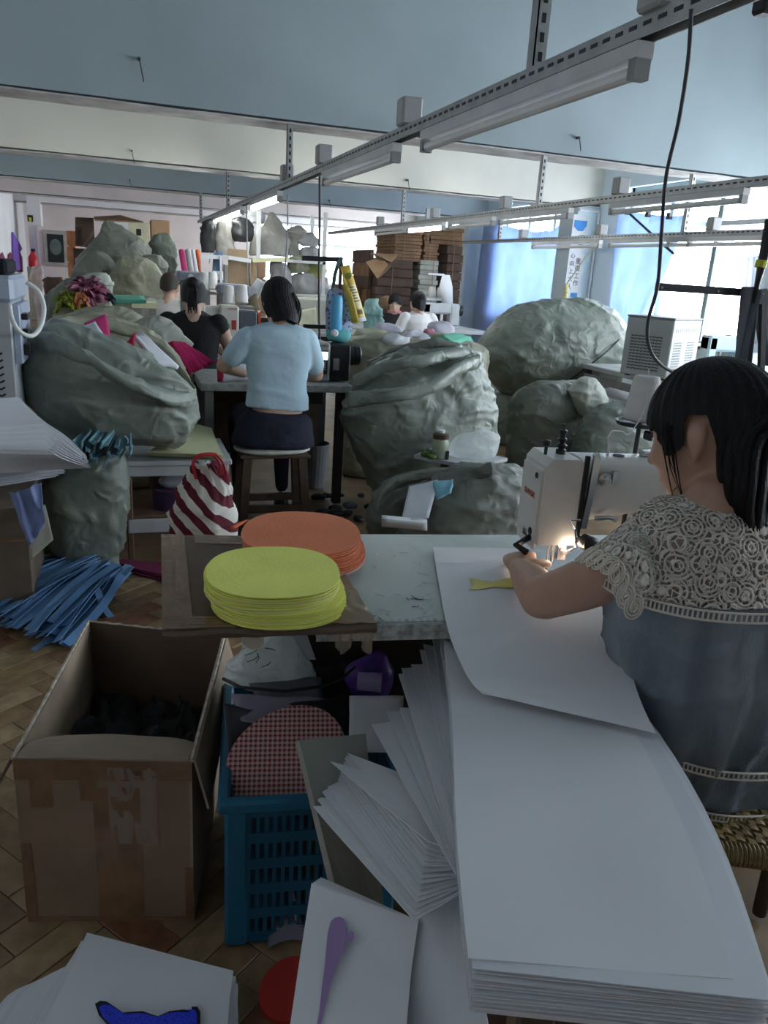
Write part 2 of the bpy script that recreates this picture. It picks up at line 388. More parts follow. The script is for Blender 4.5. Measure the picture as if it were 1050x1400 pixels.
# windows
def window(n, y0, y1, mull):
    fr = MB(); X = XR + .1
    for y in (y0, y1 - .05): fr.box(X - .03, y, .86, X + .03, y + .05, 2.62)
    for z in (.86, 2.57): fr.box(X - .03, y0, z, X + .03, y1, z + .05)
    w = struct(fr.build('window_%d' % n, m_green_frame))
    yy = [y0] + mull + [y1]
    for y in mull: MB().box(X - .035, y - .035, .9, X + .035, y + .035, 2.58, .005).build('mullion', m_green_frame, w)
    MB().box(X - .025, y0 + .04, 2.12, X + .025, y1 - .04, 2.17).build('transom', m_alu, w)
    for a, b in zip(yy, yy[1:]):
        MB().box(X - .004, a + .02, .9, X + .004, b - .02, 2.13).build('pane', m_glass, w)
        MB().box(X - .004, a + .02, 2.16, X + .004, b - .02, 2.58).build('pane', m_glass, w)
    return w
for i, (a, b) in enumerate(WIN_R):
    k = 3; window(i + 1, a, b, [a + (b - a) * j / k for j in range(1, k)])
X = Y1 + .1; fr = MB(); fx = [FX0 + (FX1 - FX0 - .05) * i / 3 for i in range(4)]
for x in fx: fr.box(x, X - .03, 1.0, x + .05, X + .03, 2.5)
for z in (1.0, 2.0, 2.45): fr.box(FX0, X - .03, z, FX1, X + .03, z + .05)
w = struct(fr.build('window_6', m_alu))
for x in fx[:3]: MB().box(x + .03, X - .004, 1.03, x + .93, X + .004, 2.46).build('pane', m_glass, w)
# wire hooks left in the beams
m_wire = mat('dark_wire', (.05, .05, .05), .6)
for px, py, Y, l, lab in ((190, 80, 5.98, .14, 'short black wire stub hanging from the nearest blue beam, left one'), (790, 188, 5.98, .10, 'short black wire stub on the nearest blue beam above the window curtains'), (180, 206, 9.48, .13, 'black wire stub at the left on the cream beam'), (557, 246, 9.48, .12, 'black wire stub on the cream beam right of the overhead rail'), (177, 246, 12.98, .1, 'tiny wire stub at the left on the farther blue beam'), (450, 274, 12.98, .1, 'tiny wire stub on the farther blue beam right of the hanging black cable')):
    p = AY(px, py, Y)
    h = MB().tube([p + V((0, .02, 0)), p + V((0, -.02, .005)), p + V((.012, -.03, -l * .5)), p + V((.025, -.03, -l))], .004, 5).tube([p + V((0, .02, 0)), p + V((0, -.025, -.005))], .011, 6)
    o = h.build('ceiling_hook', m_wire)
    tag(o, lab, 'wire', 'wire stubs in the ceiling beams')
# ================================================================== RAILS AND LAMPS
m_galv = mat('galvanised_steel', (.42, .43, .43), .45, .12, 12, metal=.55)
m_galv_d = mat('dusty_grey_steel', (.30, .30, .30), .55, .12, 12, metal=.4)
m_lamp_body = mat('white_lamp_housing', (.62, .62, .62), .4, .08, 6)
m_tube_off = mat('unlit_tube', (.75, .75, .74), .25, .03, 4)
m_tube_on = mat('lit_tube', (1, 1, 1), .3, emit=((.95, 1, .97), 26))
m_black = mat('black_plastic', (.018, .018, .02), .4, .2, 20)
m_cable = mat('dark_grey_cable', (.06, .065, .07), .5, .1, 20)
m_box_grey = mat('grey_socket_box', (.40, .40, .40), .5, .06, 6)
def rail(a, b, label, lamps, boxes, hangs, w=.045):
    a, b = V(a), V(b); d = (b - a).normalized(); L = (b - a).length; rz = math.atan2(d.y, d.x)
    at = lambda Y, dx=0, dz=0: a + d * ((Y - a.y) / d.y) + V((dx, 0, dz))
    t = thing('lighting_rail', label, 'rail', a)
    m = MB()                                                       # slotted strut channel: web with slots, two flanges
    m.bar(a + V((0, 0, w / 2)), b + V((0, 0, w / 2)), w, .004); m.bar(a + V((-w / 2, 0, 0)), b + V((-w / 2, 0, 0)), .004, w); m.bar(a + V((w / 2, 0, 0)), b + V((w / 2, 0, 0)), .004, w)
    m.build('channel', m_galv, t)
    sl = MB(); y = 0
    while y < L:
        for s in (-1, 1): sl.bar(a + d * y + V((s * (w / 2 + .0025), 0, .004)), a + d * min(L, y + .03) + V((s * (w / 2 + .0025), 0, .004)), .002, .009)
        y += .055
    tag(sl.build('slot_row', m_black, t), kind='stuff')
    for Y in boxes:
        p = at(Y); MB().box(p.x - .045, p.y - .045, p.z + w / 2, p.x + .045, p.y + .045, p.z + w / 2 + .11, .008).build('socket_box', m_box_grey, t)
    for Y, top in hangs:
        p = at(Y); h = MB()
        h.box(p.x - .02, p.y - .002, p.z, p.x + .02, p.y + .002, top).box(p.x - .02, p.y - .002, p.z, p.x - .016, p.y + .04, top)
        z = p.z + .04; hh = h.build('hanger', m_galv, t); sl = MB()
        while z < top - .04: sl.box(p.x - .006, p.y - .0035, z, p.x + .007, p.y + .0005, z + .025); z += .05
        if sl.v: tag(sl.build('slot_row', m_black, hh), kind='stuff')
    for Y, ln, lit, lab in lamps:
        p = at(Y); q = at(Y + ln); l = thing('tube_lamp', lab, 'lamp', p + V((0, 0, -.03)))
        MB().bar(p + V((0, 0, -.042)), q + V((0, 0, -.042)), .046, .036).build('housing', m_lamp_body, l)
        MB().tube([p + d * .03 + V((0, 0, -.086)), q - d * .03 + V((0, 0, -.086))], .017, 10).build('tube', m_tube_on if lit else m_tube_off, l)
        for e, dd in ((p, 1), (q, -1)): MB().bar(e + d * dd * .002 + V((0, 0, -.072)), e + d * dd * .032 + V((0, 0, -.072)), .042, .066).build('end_cap', m_galv_d, l)
    return t
yr1 = lambda px, py: AX(px, py, 1.19).y
R1 = [(-.55 + yr1(885, 60) - .0 + .55, 1.42, 0, 'unlit dusty tube lamp nearest to the camera, under the rail crossing overhead')]
Y1a = yr1(885, 52)
rail((1.19, .9, 2.0), (1.19, 13.2, 2.0), 'grey slotted steel rail running overhead above the row of sewing women',
     [(Y1a, 1.45, 0, 'large unlit dusty tube lamp under the nearest stretch of rail'),
      (yr1(543, 205), 1.35, 0, 'unlit tube lamp under the rail above the pale blue shirt woman'),
      (yr1(383, 270), 1.4, 1, 'glowing tube lamp, nearest of the three lit ones in a line'),
      (yr1(331, 288), 1.15, 1, 'glowing tube lamp, middle of the three lit ones in a line'),
      (yr1(313, 297), 1.3, 1, 'glowing tube lamp, last and smallest of the three lit in a line')],
     [yr1(905, 20), yr1(558, 180), yr1(442, 235), yr1(392, 258)], [(2.3, 3.3), (6.02, 2.41), (9.55, 2.41), (12.9, 2.42)])
A2, B2 = AZ(1050, 247, 2.0), AZ(450, 319, 2.0); d2 = B2 - A2
yr2 = lambda px: next(Y for Y in [i * .02 for i in range(80, 800)] if (lambda p: 525 + F * (p - CAM).dot(CX) / (p - CAM).dot(CZ))(A2 + d2 * ((Y - A2.y) / d2.y)) < px)
rail(A2 - d2 * .2, B2, 'grey slotted steel rail, middle of three, running past the hanging cable',
     [(yr2(1027), 1.3, 0, 'unlit slim tube lamp in front of the right hand window panes'),
      (yr2(783), 1.25, 0, 'unlit slim tube lamp in front of the white wall notice'),
      (yr2(677), 1.1, 0, 'unlit slim tube lamp in front of the blue far curtain'),
      (yr2(608), 1.15, 1, 'lit tube lamp before the stacked flat cartons'),
      (yr2(560), 1.4, 0, 'unlit tube lamp nearest the bright far window')],
     [yr2(848), yr2(691), yr2(595), yr2(520)], [(6.02, 2.41), (9.55, 2.41)])
A3, B3 = AZ(1047, 317, 1.9), AZ(583, 333, 1.9); d3 = B3 - A3
yr3 = lambda px: next(Y for Y in [i * .02 for i in range(200, 1100)] if (lambda p: 525 + F * (p - CAM).dot(CX) / (p - CAM).dot(CZ))(A3 + d3 * ((Y - A3.y) / d3.y)) < px)
rail(A3 - d3 * .2, B3, 'thin grey slotted rail running right along the windows',
     [(yr3(1060), 1.2, 0, 'unlit tube lamp on the window rail above the black clamp arm'),
      (yr3(947), 1.2, 0, 'unlit tube lamp on the window rail beside the near blue curtain'),
      (yr3(823), 1.4, 0, 'unlit tube lamp on the window rail across the wall notice')],
     [yr3(975), yr3(822), yr3(715)], [(6.02, 2.41), (9.55, 2.41)], .04)
e = B3; tag(MB().box(e.x - .03, e.y + .01, 1.88, e.x + .03, e.y + .05, 2.42).box(e.x - .05, e.y + .005, 1.88, e.x + .05, e.y + .06, 1.95).build('hanging_bracket', m_galv), 'short white bracket holding the far end of the window rail', 'bracket')
def cable(pts, r, label, m=None, name='hanging_cable', c='cable'):
    o = MB().tube([V(p[:3]) for p in cat(pts, 6)], r, 7).build(name, m or m_cable, smooth=True); return tag(o, label, c)
cable([tuple(AY(x, y, Yc)) for x, y, Yc in ((945, 12, 1.53), (941, 80, 1.55), (928, 165, 1.57), (911, 240, 1.6), (905, 310, 1.62), (899, 390, 1.62), (886, 440, 1.64), (888, 475, 1.66), (905, 500, 1.68), (940, 520, 1.7), (985, 560, 1.7))], .0045, 'thick dark cable looping down from the overhead rail to the front machine')
cable([tuple(AY(x, y, Yc)) for x, y, Yc in ((437, 222, 5.3), (437, 300, 5.25), (436, 380, 5.2), (437, 470, 5.1))], .008, 'straight black cable dropping from rail to the tool arm machine')
for pts, l in ((((393, 266, 6.3), (393, 320, 6.3), (388, 390, 6.3), (380, 440, 6.2)), 'grey cable hanging behind the long haired woman'),
               (((337, 280, 8.0), (338, 340, 8.0), (337, 420, 7.9)), 'thin pale cable hanging in front of the cardboard sheet'),
               (((291, 297, 11.4), (291, 330, 11.3), (286, 360, 11.2)), 'thin cable hanging left of the cardboard sheet')):
    cable([tuple(AY(*p)) for p in pts], .006, l, m_galv_d)
cable([tuple(AX(x, y, 4.715)) for x, y in ((857, 289), (880, 310), (905, 333), (921, 347))], .011, 'black stick hanging slantwise from the window rail', m_black, 'stick', 'stick')
# ================================================================== FRONT TABLE AND WHAT LIES ON IT
m_top = mat('pale_laminate', (.46, .52, .50), .35, .06, 6, .05, 40)
m_tape = mat('worn_edge_tape', (.40, .41, .38), .6, .35, 60)
m_steel_d = mat('dark_steel', (.05, .05, .055), .5, .2, 10, metal=.3)
m_card = mat('brown_cardboard', (.23, .155, .10), .75, .12, 6, .1, 90)
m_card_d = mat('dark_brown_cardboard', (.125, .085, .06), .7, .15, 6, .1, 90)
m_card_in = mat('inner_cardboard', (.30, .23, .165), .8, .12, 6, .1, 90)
m_card_edge = mat('frayed_cardboard_edge', (.45, .39, .32), .9, .3, 60)
m_tape_br = mat('brown_parcel_tape', (.20, .115, .065), .2, .2, 14, .2, 30)
m_tape_cl = clear('clear_parcel_tape', (.66, .54, .42), .35, .12)
m_white = mat('white_felt', (.74, .75, .785), .8, .015, 3, .012, 60)
m_white2 = mat('white_card', (.68, .70, .745), .75, .02, 3, .012, 60)
m_yel = mat('lemon_yellow_felt', (.80, .81, .19), .85, .05, 8, .1, 150)
m_yel_e = mat('pale_yellow_felt', (.78, .78, .30), .85, .05, 8, .1, 150)
m_org = mat('orange_felt', (.72, .215, .10), .85, .05, 8, .1, 150)
m_pnk = mat('salmon_felt', (.75, .38, .33), .85, .05, 8, .1, 150)
AN = math.radians(-8.5); TU, TV = V((math.cos(AN), math.sin(AN), 0)), V((-math.sin(AN), math.cos(AN), 0))
TR = Matrix(((TU.x, TV.x, 0, 0), (TU.y, TV.y, 0, 0), (0, 0, 1, 0), (0, 0, 0, 1)))
TO = V((.335, 1.322, 0))
def tm(o=TO): return Matrix.Translation(o) @ TR
t = thing('sewing_table', 'pale grey laminate sewing table under the yellow and orange oval stacks', 'table', TO)
def TB(): m = MB(); m.T = tm(); return m
TB().box(0, 0, .722, 1.75, .54, .76, .008).build('table_top', m_top, t)
m = TB(); m.box(0, -.003, .724, 1.75, .001, .757); m.build('edge_tape', m_tape, t)
m = TB()
for i in range(110): m.box(.12 + i * .0145, .004, .7601, .127 + i * .0145, .016, .7612)
tag(m.build('tape_marks', m_tape, t), kind='stuff')
for x in (.52, 1.62):
    TB().box(x, .08, .05, x + .045, .12, .722).box(x, .42, .05, x + .045, .46, .722).box(x - .0, .02, .0, x + .05, .53, .05).build('leg', m_steel_d, t)
TB().box(.54, .2, .42, 1.62, .23, .46).build('crossbar', m_steel_d, t); TB().box(.02, .505, .06, 1.72, .52, .70).build('back_panel', mat('added_dark_panel', (.035, .026, .02), .7), t)  # back panel is added so the space under the table looks dark
TB().box(.40, .06, .64, .85, .45, .722, .01).build('drawer', m_steel_d, t)
# thread ends and snippets on the table
for i in range(34):
    random.seed(100 + i); px, py = random.choice(((560 + random.uniform(-45, 30), 835 + random.uniform(-25, 14)), (random.uniform(505, 590), random.uniform(745, 850))))
    p = AZ(px, py, .7612); a = random.uniform(0, 6.3); l = random.uniform(.005, .016)
    d = V((math.cos(a), math.sin(a), 0)) * l; n_ = V((-d.y, d.x, 0)) * random.uniform(-.5, .5)
    o = MB().tube([p - d, p + n_, p + d], .0007, 4).build('thread_snippet', m_black if i % 6 == 0 else m_white)
    tag(o, 'tiny thread end lying on the bare pale table top', 'thread', 'thread ends on the sewing table')
# taped cardboard slab under the ovals
Q = [AZ(220, 731, .782), AZ(440, 735, .782), AZ(515, 853, .782), AZ(222, 862, .782)]
def slab(m, q, th):
    return m.add([tuple(p) for p in q] + [(p.x, p.y, p.z - th) for p in q], [(0, 1, 2, 3), (7, 6, 5, 4)] + [(i, i + 4, (i + 1) % 4 + 4, (i + 1) % 4) for i in range(4)])
t = thing('cardboard_slab', 'flat brown taped cardboard slab jutting off the table under the ovals', 'cardboard', (Q[3].x, Q[3].y, .762))
slab(MB(), Q, .019).build('board', m_card_d, t)
bil = lambda q, u, v: (q[0] * (1 - u) + q[1] * u) * (1 - v) + (q[3] * (1 - u) + q[2] * u) * v
def tape(u0, u1, v0, v1, m, amp=.0012, seed=0):
    fn = lambda u, v: bil(Q, u0 + (u1 - u0) * u, v0 + (v1 - v0) * v) + V((0, 0, .0012 + amp * max(0, ridge((u * 1.2, v * 5, seed), 1.7, seed) - .2)))
    MB().patch(fn, 24, 24).build('tape_strip', m, t, smooth=True)
tape(.0, .14, 0, 1, m_tape_br); tape(0, 1, .9, .995, m_tape_br, seed=3); tape(.72, 1, .35, 1, m_tape_cl, .006, 5); tape(.2, .5, .0, .12, m_tape_cl, seed=8); tape(.28, .52, .82, .90, m_tape_cl, seed=2)
MB().patch(lambda u, v: bil(Q, .8 + .19 * u, .998) + V((.004 * math.sin(u * 23), -.002 - .004 * abs(math.sin(u * 31)) * v, -.001 - .055 * v * (.8 + .3 * math.sin(u * 9)))), 24, 5).build('tape_strip', m_tape_cl, t, smooth=True)
MB().patch(lambda u, v: bil(Q, .36 + .1 * u, .998) + V((0, -.002, -.018 - .022 * v * (.6 + .6 * math.sin(u * 3)))), 8, 4).build('tape_strip', m_tape_cl, t, smooth=True)
def edge(a, b, up):
    m = MB(); m.tube([bil(Q, *a) + (bil(Q, *b) - bil(Q, *a)) * (k / 14) + V((0, 0, -.009)) + V((0, 0, .002 * math.sin(k * 5))) for k in range(15)], .0095, 6, flat=.9).build('frayed_edge', m_card_d, t)
edge((0, 1), (1, 1), 1)
# ovals
def oval_poly(rx, ry, n=36, p=.86): return [(rx * math.copysign(abs(math.cos(a)) ** p, math.cos(a)), ry * math.copysign(abs(math.sin(a)) ** p, math.sin(a))) for a in [2 * PI * k / n for k in range(n)]]
def oval_stack(cpx, cpy, ztop, halfw, top_py, bot_py, n, z0, mats, lab_top, lab, group, dx=0, seed=0, tilt=0, rot=AN, name='oval_piece', pinch=1.0):
    c = AZ(cpx, cpy, ztop); a, b = AZ(cpx, top_py, ztop), AZ(cpx, bot_py, ztop); ry = (a - b).length / 2
    l, r = AZ(cpx - halfw, cpy, ztop), AZ(cpx + halfw, cpy, ztop); rx = (r - l).length / 2
    th = (ztop - z0) / n; random.seed(seed); protos = []
    for mm in mats:
        o = MB().prism(oval_poly(rx, ry), .0002, th * .8).build(name, mm); protos.append(o.data); bpy.data.objects.remove(o)
    for i in range(n):
        o = bpy.data.objects.new(name, protos[0] if i == n - 1 else protos[min(len(protos) - 1, (0 if random.random() < .72 else 1)) if i > n * .18 or len(protos) < 3 else 2]); COL.objects.link(o)
        k = (i / n - 1)
        o.location = (c.x + random.uniform(-.004, .004) + dx * (-k if i < n * .45 else 0), c.y + random.uniform(-.004, .004) - (.02 * (-k) if i < n * .45 else 0), z0 + i * th); o.rotation_euler = (0, 0, rot + random.uniform(-.02, .02))
        tag(o, lab_top if i == n - 1 else lab % ORDW[n - 1 - i], 'felt oval', group)
oval_stack(373, 778, .842, 91, 743, 812, 20, .7832, (m_yel, m_yel_e), 'topmost lemon yellow felt oval of the yellow stack', 'lemon yellow felt oval, %s from the top of the yellow stack on cardboard', 'yellow ovals stacked on the cardboard slab', .012, 3)
oval_stack(414, 727, .832, 80, 698, 757, 16, .7832, (m_org, m_org, m_pnk), 'topmost orange felt oval of the orange stack behind the yellow', 'orange felt oval, %s from the top of the orange stack behind the yellow', 'orange ovals stacked behind the yellow ones', .004, 5, rot=AN - .12)
# the sheet being sewn
def curve_sheet(rows, z_of, name, m, label=None, cat_=None, group=None, th=.0018, nv=18, nu=10, wob=.003, seed=0):
    """sheet whose left and right edges pass through picture points (lx, ly, rx, ry, z)"""
    rr = cat([(r[0], r[1], r[2], r[3], r[4], r[5] if len(r) > 5 else r[4]) for r in rows], 5); n = len(rr) - 1
    def fn(u, v):
        r = rr[min(n, int(round(v * n)))]; z = r[4] * (1 - u) + r[5] * u
        return AZ(r[0] * (1 - u) + r[2] * u, r[1] * (1 - u) + r[3] * u, z) + V((0, 0, wob * nz((u * 2, v * 2, seed), 1, seed)))
    o = MB().patch(fn, nu, n, th).build(name, m, smooth=False)
    return tag(o, label, cat_, group)
sewn = curve_sheet([(592, 748, 835, 752, .768), (601, 803, 845, 810, .768), (613, 862, 850, 870, .768), (634, 915, 868, 935, .752, .756), (648, 938, 882, 972, .738, .742), (660, 948, 897, 1002, .728, .728)], None, 'felt_sheet', m_white, 'white felt sheet under the needle, hanging off the table edge', 'felt sheet', wob=.002)
m_yprint = mat('yellow_applique', (.72, .66, .22), .8, .1, 10)
pts = [(640, 790), (672, 795), (700, 789), (722, 786), (722, 806), (700, 804), (676, 802), (655, 806), (640, 806), (648, 799)]
q = [AZ(x, y, .7708) for x, y in pts]; o = MB().add([tuple(p) for p in q], [tuple(range(len(q)))]).build('yellow_applique', m_yprint, sewn)
# stack of long white sheets hanging towards the camera
random.seed(11); NS = 26
for i in range(NS):
    j = lambda a=3: random.uniform(-a, a); k = NS - 1 - i; z = .712 - k * .0038
    if k == 0: r = [(606, 862, 790, 880, z), (618, 980, 868, 1000, z), (625, 1150, 950, 1165, z - .008), (640, 1310, 1003, 1338, z - .02)]
    else:
        ex = 30 if k < 7 else 14; ey = min(k, 12) * 5
        r = [(606 + j(4), 864 + k * 1.2 + j(), 790, 890, z), (618 + j(), 985, 880 + ex * .6 + j(6), 1005, z), (626 + j(), 1155 + k, 962 + ex + j(8), 1170 + k, z - .008), (645 + j(3), 1318 + ey + j(5), 1030 + ex + j(8), 1362 + ey + j(), z - .018 - .0006 * k)]
    curve_sheet(r, None, 'felt_sheet', m_white if i % 3 else m_white2, 'topmost long white sheet of the big stack in front of the table' if k == 0 else 'long white felt sheet, %s from the top of the big stack by the seamstress' % ORDW[k], 'felt sheet', 'white sheets of the big stack', wob=.002, seed=i * .3, nv=4, nu=6)
# fanned sheets sliding off to the left
def fan(tips, trs, brs, bls, z0, dz, lab, grp, tipdrop=.02, extra=0, seed=0):
    random.seed(seed); n = len(tips)
    for i in range(n):
        z = z0 + dz * i; j = lambda a=2: random.uniform(-a, a)
        a = AZ(*tips[i], z - tipdrop); b = AZ(trs[i][0], trs[i][1], z); c = AZ(brs[i][0], brs[i][1], z); d = AZ(bls[i][0], bls[i][1], z - tipdrop * .3)
        o = sheet('felt_sheet', a, b, c, d, m_white if (i + seed) % 3 else m_white2, sag=.004, wob=.003, seed=seed + i, nu=5, nv=6); tag(o, lab % ORDW[n - 1 - i], 'felt sheet', grp)
L_ = lambda a, b, n: [(a[0] + (b[0] - a[0]) * i / max(1, n - 1), a[1] + (b[1] - a[1]) * i / max(1, n - 1)) for i in range(n)]
fan(L_((428, 1102), (440, 1065), 4) + L_((452, 1050), (475, 1030), 9) + [(452, 1041)], [(640, 1085)] * 14, [(690, 1180)] * 14, L_((566, 1258), (585, 1150), 14), .500, .0032, 'white felt sheet, %s from the top in the lowest fan left of the big stack', 'lowest fan of white sheets', .012, seed=1)
fan([(508, 990), (528, 973), (546, 967)], [(660, 960)] * 3, [(720, 1110)] * 3, [(624, 1196), (622, 1180), (615, 1150)], .566, .006, 'white felt sheet, %s from the top in the middle fan of three pointed corners', 'middle fan of white sheets', .01, seed=2)
fan([(545, 921), (549, 913), (562, 908), (574, 888), (579, 880), (590, 866), (600, 861)], [(690, 900)] * 7, [(720, 1100)] * 7, [(620, 1160), (622, 1150), (623, 1140), (625, 1120), (625, 1100), (625, 1060), (624, 1030)], .592, .0032, 'white felt sheet, %s from the top in the uppermost fan under the table edge', 'top fan of white sheets', .008, seed=4)
# long sheet hanging down in front, and the sheet with a mauve motif
hang = curve_sheet([(585, 1120, 640, 1130, .47, .47), (578, 1190, 648, 1200, .47, .48), (568, 1270, 655, 1300, .44, .46), (556, 1360, 664, 1380, .40, .44), (545, 1450, 680, 1460, .36, .42)], None, 'felt_sheet', m_white2, 'white felt sheet hanging steeply at the front left of the big stack', 'felt sheet')
for i in range(5):
    z = .36 + .006 * i
    r = [(426 + (4 - i) * 3, 1207 - (4 - i) * 2, 572, 1258, z + .045, z + .07), (413 + (4 - i) * 3, 1290, 562, 1330, z + .02, z + .045), (396, 1405, 553, 1430, z, z + .03), (385, 1480, 545, 1500, z - .02, z + .01)]
    o = curve_sheet(r, None, 'felt_sheet', m_white, 'white felt sheet bearing a mauve paddle shaped motif' if i == 4 else 'plain white felt sheet, %s below the one with the mauve motif' % ORDW[3 - i if i < 4 else 0], 'felt sheet', 'white sheets under the mauve motif', wob=.001)
m_mauve = mat('mauve_applique', (.36, .24, .46), .8, .06, 10)
def on_sheet(pts, z, m, name, parent, k=0):
    q = [AZ(x, y, z) for x, y in pts]; return MB().add([tuple(p) for p in q], [tuple(range(len(q)))]).build(name, m, parent)
tt = lambda y: (.384 + .045) + (.384 - (.384 + .045)) * (y - 1207) / 198
zz = lambda x, y: tt(y) + .026 * (x - 400) / 160
def motif(pts, m, name):
    q = [AZ(x, y, zz(x, y) + .006) for x, y in pts]; MB().add([tuple(p) for p in q], [tuple(range(len(q)))]).build(name, m, o)
motif([(452, 1260), (457, 1255), (464, 1253), (470, 1256), (473, 1262), (474, 1275), (470, 1295), (462, 1318), (452, 1345), (447, 1365), (442, 1385), (438, 1402), (433, 1402), (437, 1380), (440, 1350), (444, 1320), (446, 1295), (448, 1275)], m_mauve, 'mauve_motif')
motif([(478, 1273), (481, 1272), (484, 1275), (484, 1282), (481, 1287), (476, 1288), (473, 1285), (474, 1278)], m_mauve, 'mauve_motif')
# stool carrying the stack
m_wood_d = mat('dark_brown_wood', (.07, .045, .03), .6, .25, 12, .2, 40)
c = V((.62, .80, 0)); t = thing('wooden_bench', 'low dark wooden bench carrying the big stack of white sheets', 'bench', c)
def BB(): m = MB(); m.T = Matrix.Translation(c) @ Matrix.Rotation(-.45, 4, 'Z'); return m
BB().box(-.08, -.22, .56, .11, .26, .60, .006).build('seat', m_wood_d, t)
for x in (-.06, .08):
    for y in (-.19, .22): BB().box(x - .02, y - .02, 0, x + .02, y + .02, .56).build('leg', m_wood_d, t)
# pile of sheets on the floor with the blue sequin shape
random.seed(5)
for i in range(9):
    z = .008 + .006 * i; j = lambda a=4: random.uniform(-a, a)
    if i == 8: r = [(119, 1275, 319, 1327, z + .03), (92, 1335, 313, 1375, z + .02), (58, 1403, 308, 1440, z + .01), (30, 1470, 300, 1500, z)]
    else:
        s = (8 - i) * 1.0; dx = -s * 3 if i > 3 else -70 + i * 8
        r = [(119 + dx * .55 - 6, 1282 + s * 4 + (20 if i <= 3 else 0), 322 + j(), 1330 + s * 5, z), (80 + dx * 1.0, 1345 + s * 2, 322 + j(), 1380 + s * 4, z), (40 + dx, 1420 + s, 318, 1450, z)]
    o = curve_sheet(r, None, 'felt_sheet', m_white if i % 2 else m_white2, 'white felt sheet on the floor bearing a blue sequin motif' if i == 8 else 'plain white felt sheet, %s beneath the blue sequin sheet in the floor pile' % ORDW[7 - i if i < 8 else 0], 'felt sheet', 'white sheets piled on the floor', wob=.001)
m_seq = two_tone('blue_sequins', (.012, .02, .42), (.03, .06, .75), 'flowers', .25, 260, thr=.32)
m_navy = mat('navy_outline', (.005, .006, .03), .6, .1, 10)
def flat(pts, zf, m, name, parent, th=.0015):
    q = [AZ(x, y, zf(x, y)) for x, y in pts]; n = len(q)
    return MB().add([tuple(p) for p in q] + [(p.x, p.y, p.z + th) for p in q], [tuple(range(n, 2 * n))] + [(i, (i + 1) % n, (i + 1) % n + n, i + n) for i in range(n)]).build(name, m, parent)
S = [(130, 1373), (137, 1369), (146, 1370), (158, 1378), (168, 1385), (180, 1384), (195, 1383), (206, 1387), (216, 1390), (232, 1383), (250, 1381), (262, 1382), (262, 1377), (270, 1377), (274, 1384), (274, 1398), (268, 1412), (230, 1420), (180, 1418), (150, 1405), (135, 1388)]
zf = lambda x, y: .0915 - .012 * (y - 1327) / 76
cx_, cy_ = 205, 1398
flat(S, zf, m_navy, 'sequin_outline', o); flat([(cx_ + (x - cx_) * .93, cy_ + (y - cy_) * .82) for x, y in S], lambda x, y: zf(x, y) + .001, m_seq, 'sequin_motif', o)
# ================================================================== CARTON AND CRATE IN FRONT
bz = .42
fl, fr_, br_, bl_ = V((-.25, 1.51, 0)), V((.102, 1.42, 0)), V((.236, 1.98, 0)), V((-.126, 2.145, 0))
t = thing('cardboard_box', 'large open cardboard box with brown tape on the floor', 'box', fl)
UP = V((0, 0, bz))
def wall(a, b, name, m, th=.006, z0=0, z1=bz):
    d = (b - a).normalized(); n_ = V((-d.y, d.x, 0)) * th
    vs = [a + V((0, 0, z0)), b + V((0, 0, z0)), b + n_ + V((0, 0, z0)), a + n_ + V((0, 0, z0))]
    return MB().add([tuple(v) for v in vs] + [(v.x, v.y, z1) for v in vs], [(3, 2, 1, 0), (4, 5, 6, 7)] + [(i, (i + 1) % 4, (i + 1) % 4 + 4, i + 4) for i in range(4)]).build(name, m, t)
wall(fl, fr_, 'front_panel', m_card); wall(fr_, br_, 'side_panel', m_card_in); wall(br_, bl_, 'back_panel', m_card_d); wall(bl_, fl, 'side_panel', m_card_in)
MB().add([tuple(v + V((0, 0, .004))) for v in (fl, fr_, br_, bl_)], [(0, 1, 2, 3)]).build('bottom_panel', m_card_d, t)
for a, b in ((fl, bl_), (fr_, br_), (bl_, br_)):
    MB().tube([a + (b - a) * (k / 22) + UP + V((0, 0, .002 * math.sin(k * 2.7))) for k in range(23)], .0045, 5).build('torn_edge', m_card_edge, t)
u_ = (fr_ - fl).normalized(); n_in = V((-u_.y, u_.x, 0))
MB().patch(lambda u, v: fl + (fr_ - fl) * (.02 + .96 * u) + UP + n_in * (.105 * v * (1 - .25 * abs(2 * u - 1) ** 4)) + V((0, 0, .002 - .012 * v * v + .004 * nz((u * 4, v, 0), 1, 2))), 16, 4, .004).build('folded_flap', m_card_in, t)
sd = (br_ - fr_).normalized(); so = V((sd.y, -sd.x, 0))
MB().patch(lambda u, v: fr_ + (br_ - fr_) * u + UP + so * (.008 + .028 * v) - V((0, 0, .12 * v * (1 - .15 * u))), 10, 4, .005).build('hanging_flap', m_card_in, t)
sd = (bl_ - fl).normalized(); so2 = V((-sd.y, sd.x, 0))
MB().patch(lambda u, v: fl + (bl_ - fl) * (.05 + .4 * u) + UP + so2 * (.006 + .05 * v) - V((0, 0, .1 * v)), 8, 4, .005).build('hanging_flap', m_card_d, t)
def btape(u0, u1, v0, v1, m=m_tape_br, wr=.003, seed=0, nm='tape_strip'):
    def fn(u, v):
        a = fl + (fr_ - fl) * (u0 + (u1 - u0) * u); z = bz * (v1 + (v0 - v1) * v)
        return V((a.x, a.y, z)) - n_in * (.0012 + wr * max(0, ridge((u * 2.5, v * 1.2, seed), 2, seed) - .55))
    MB().patch(fn, 14, 18).build(nm, m, t, smooth=True)
btape(.43, .70, 0, .84, seed=3); btape(.0, 1, .88, .995, seed=1); btape(.08, .20, .72, .95, seed=6); btape(.36, .46, .76, .95, seed=7); btape(.0, .06, .0, .5, seed=8); btape(.95, 1, 0, .35, seed=9); btape(.05, 1, 0, .03, seed=4)
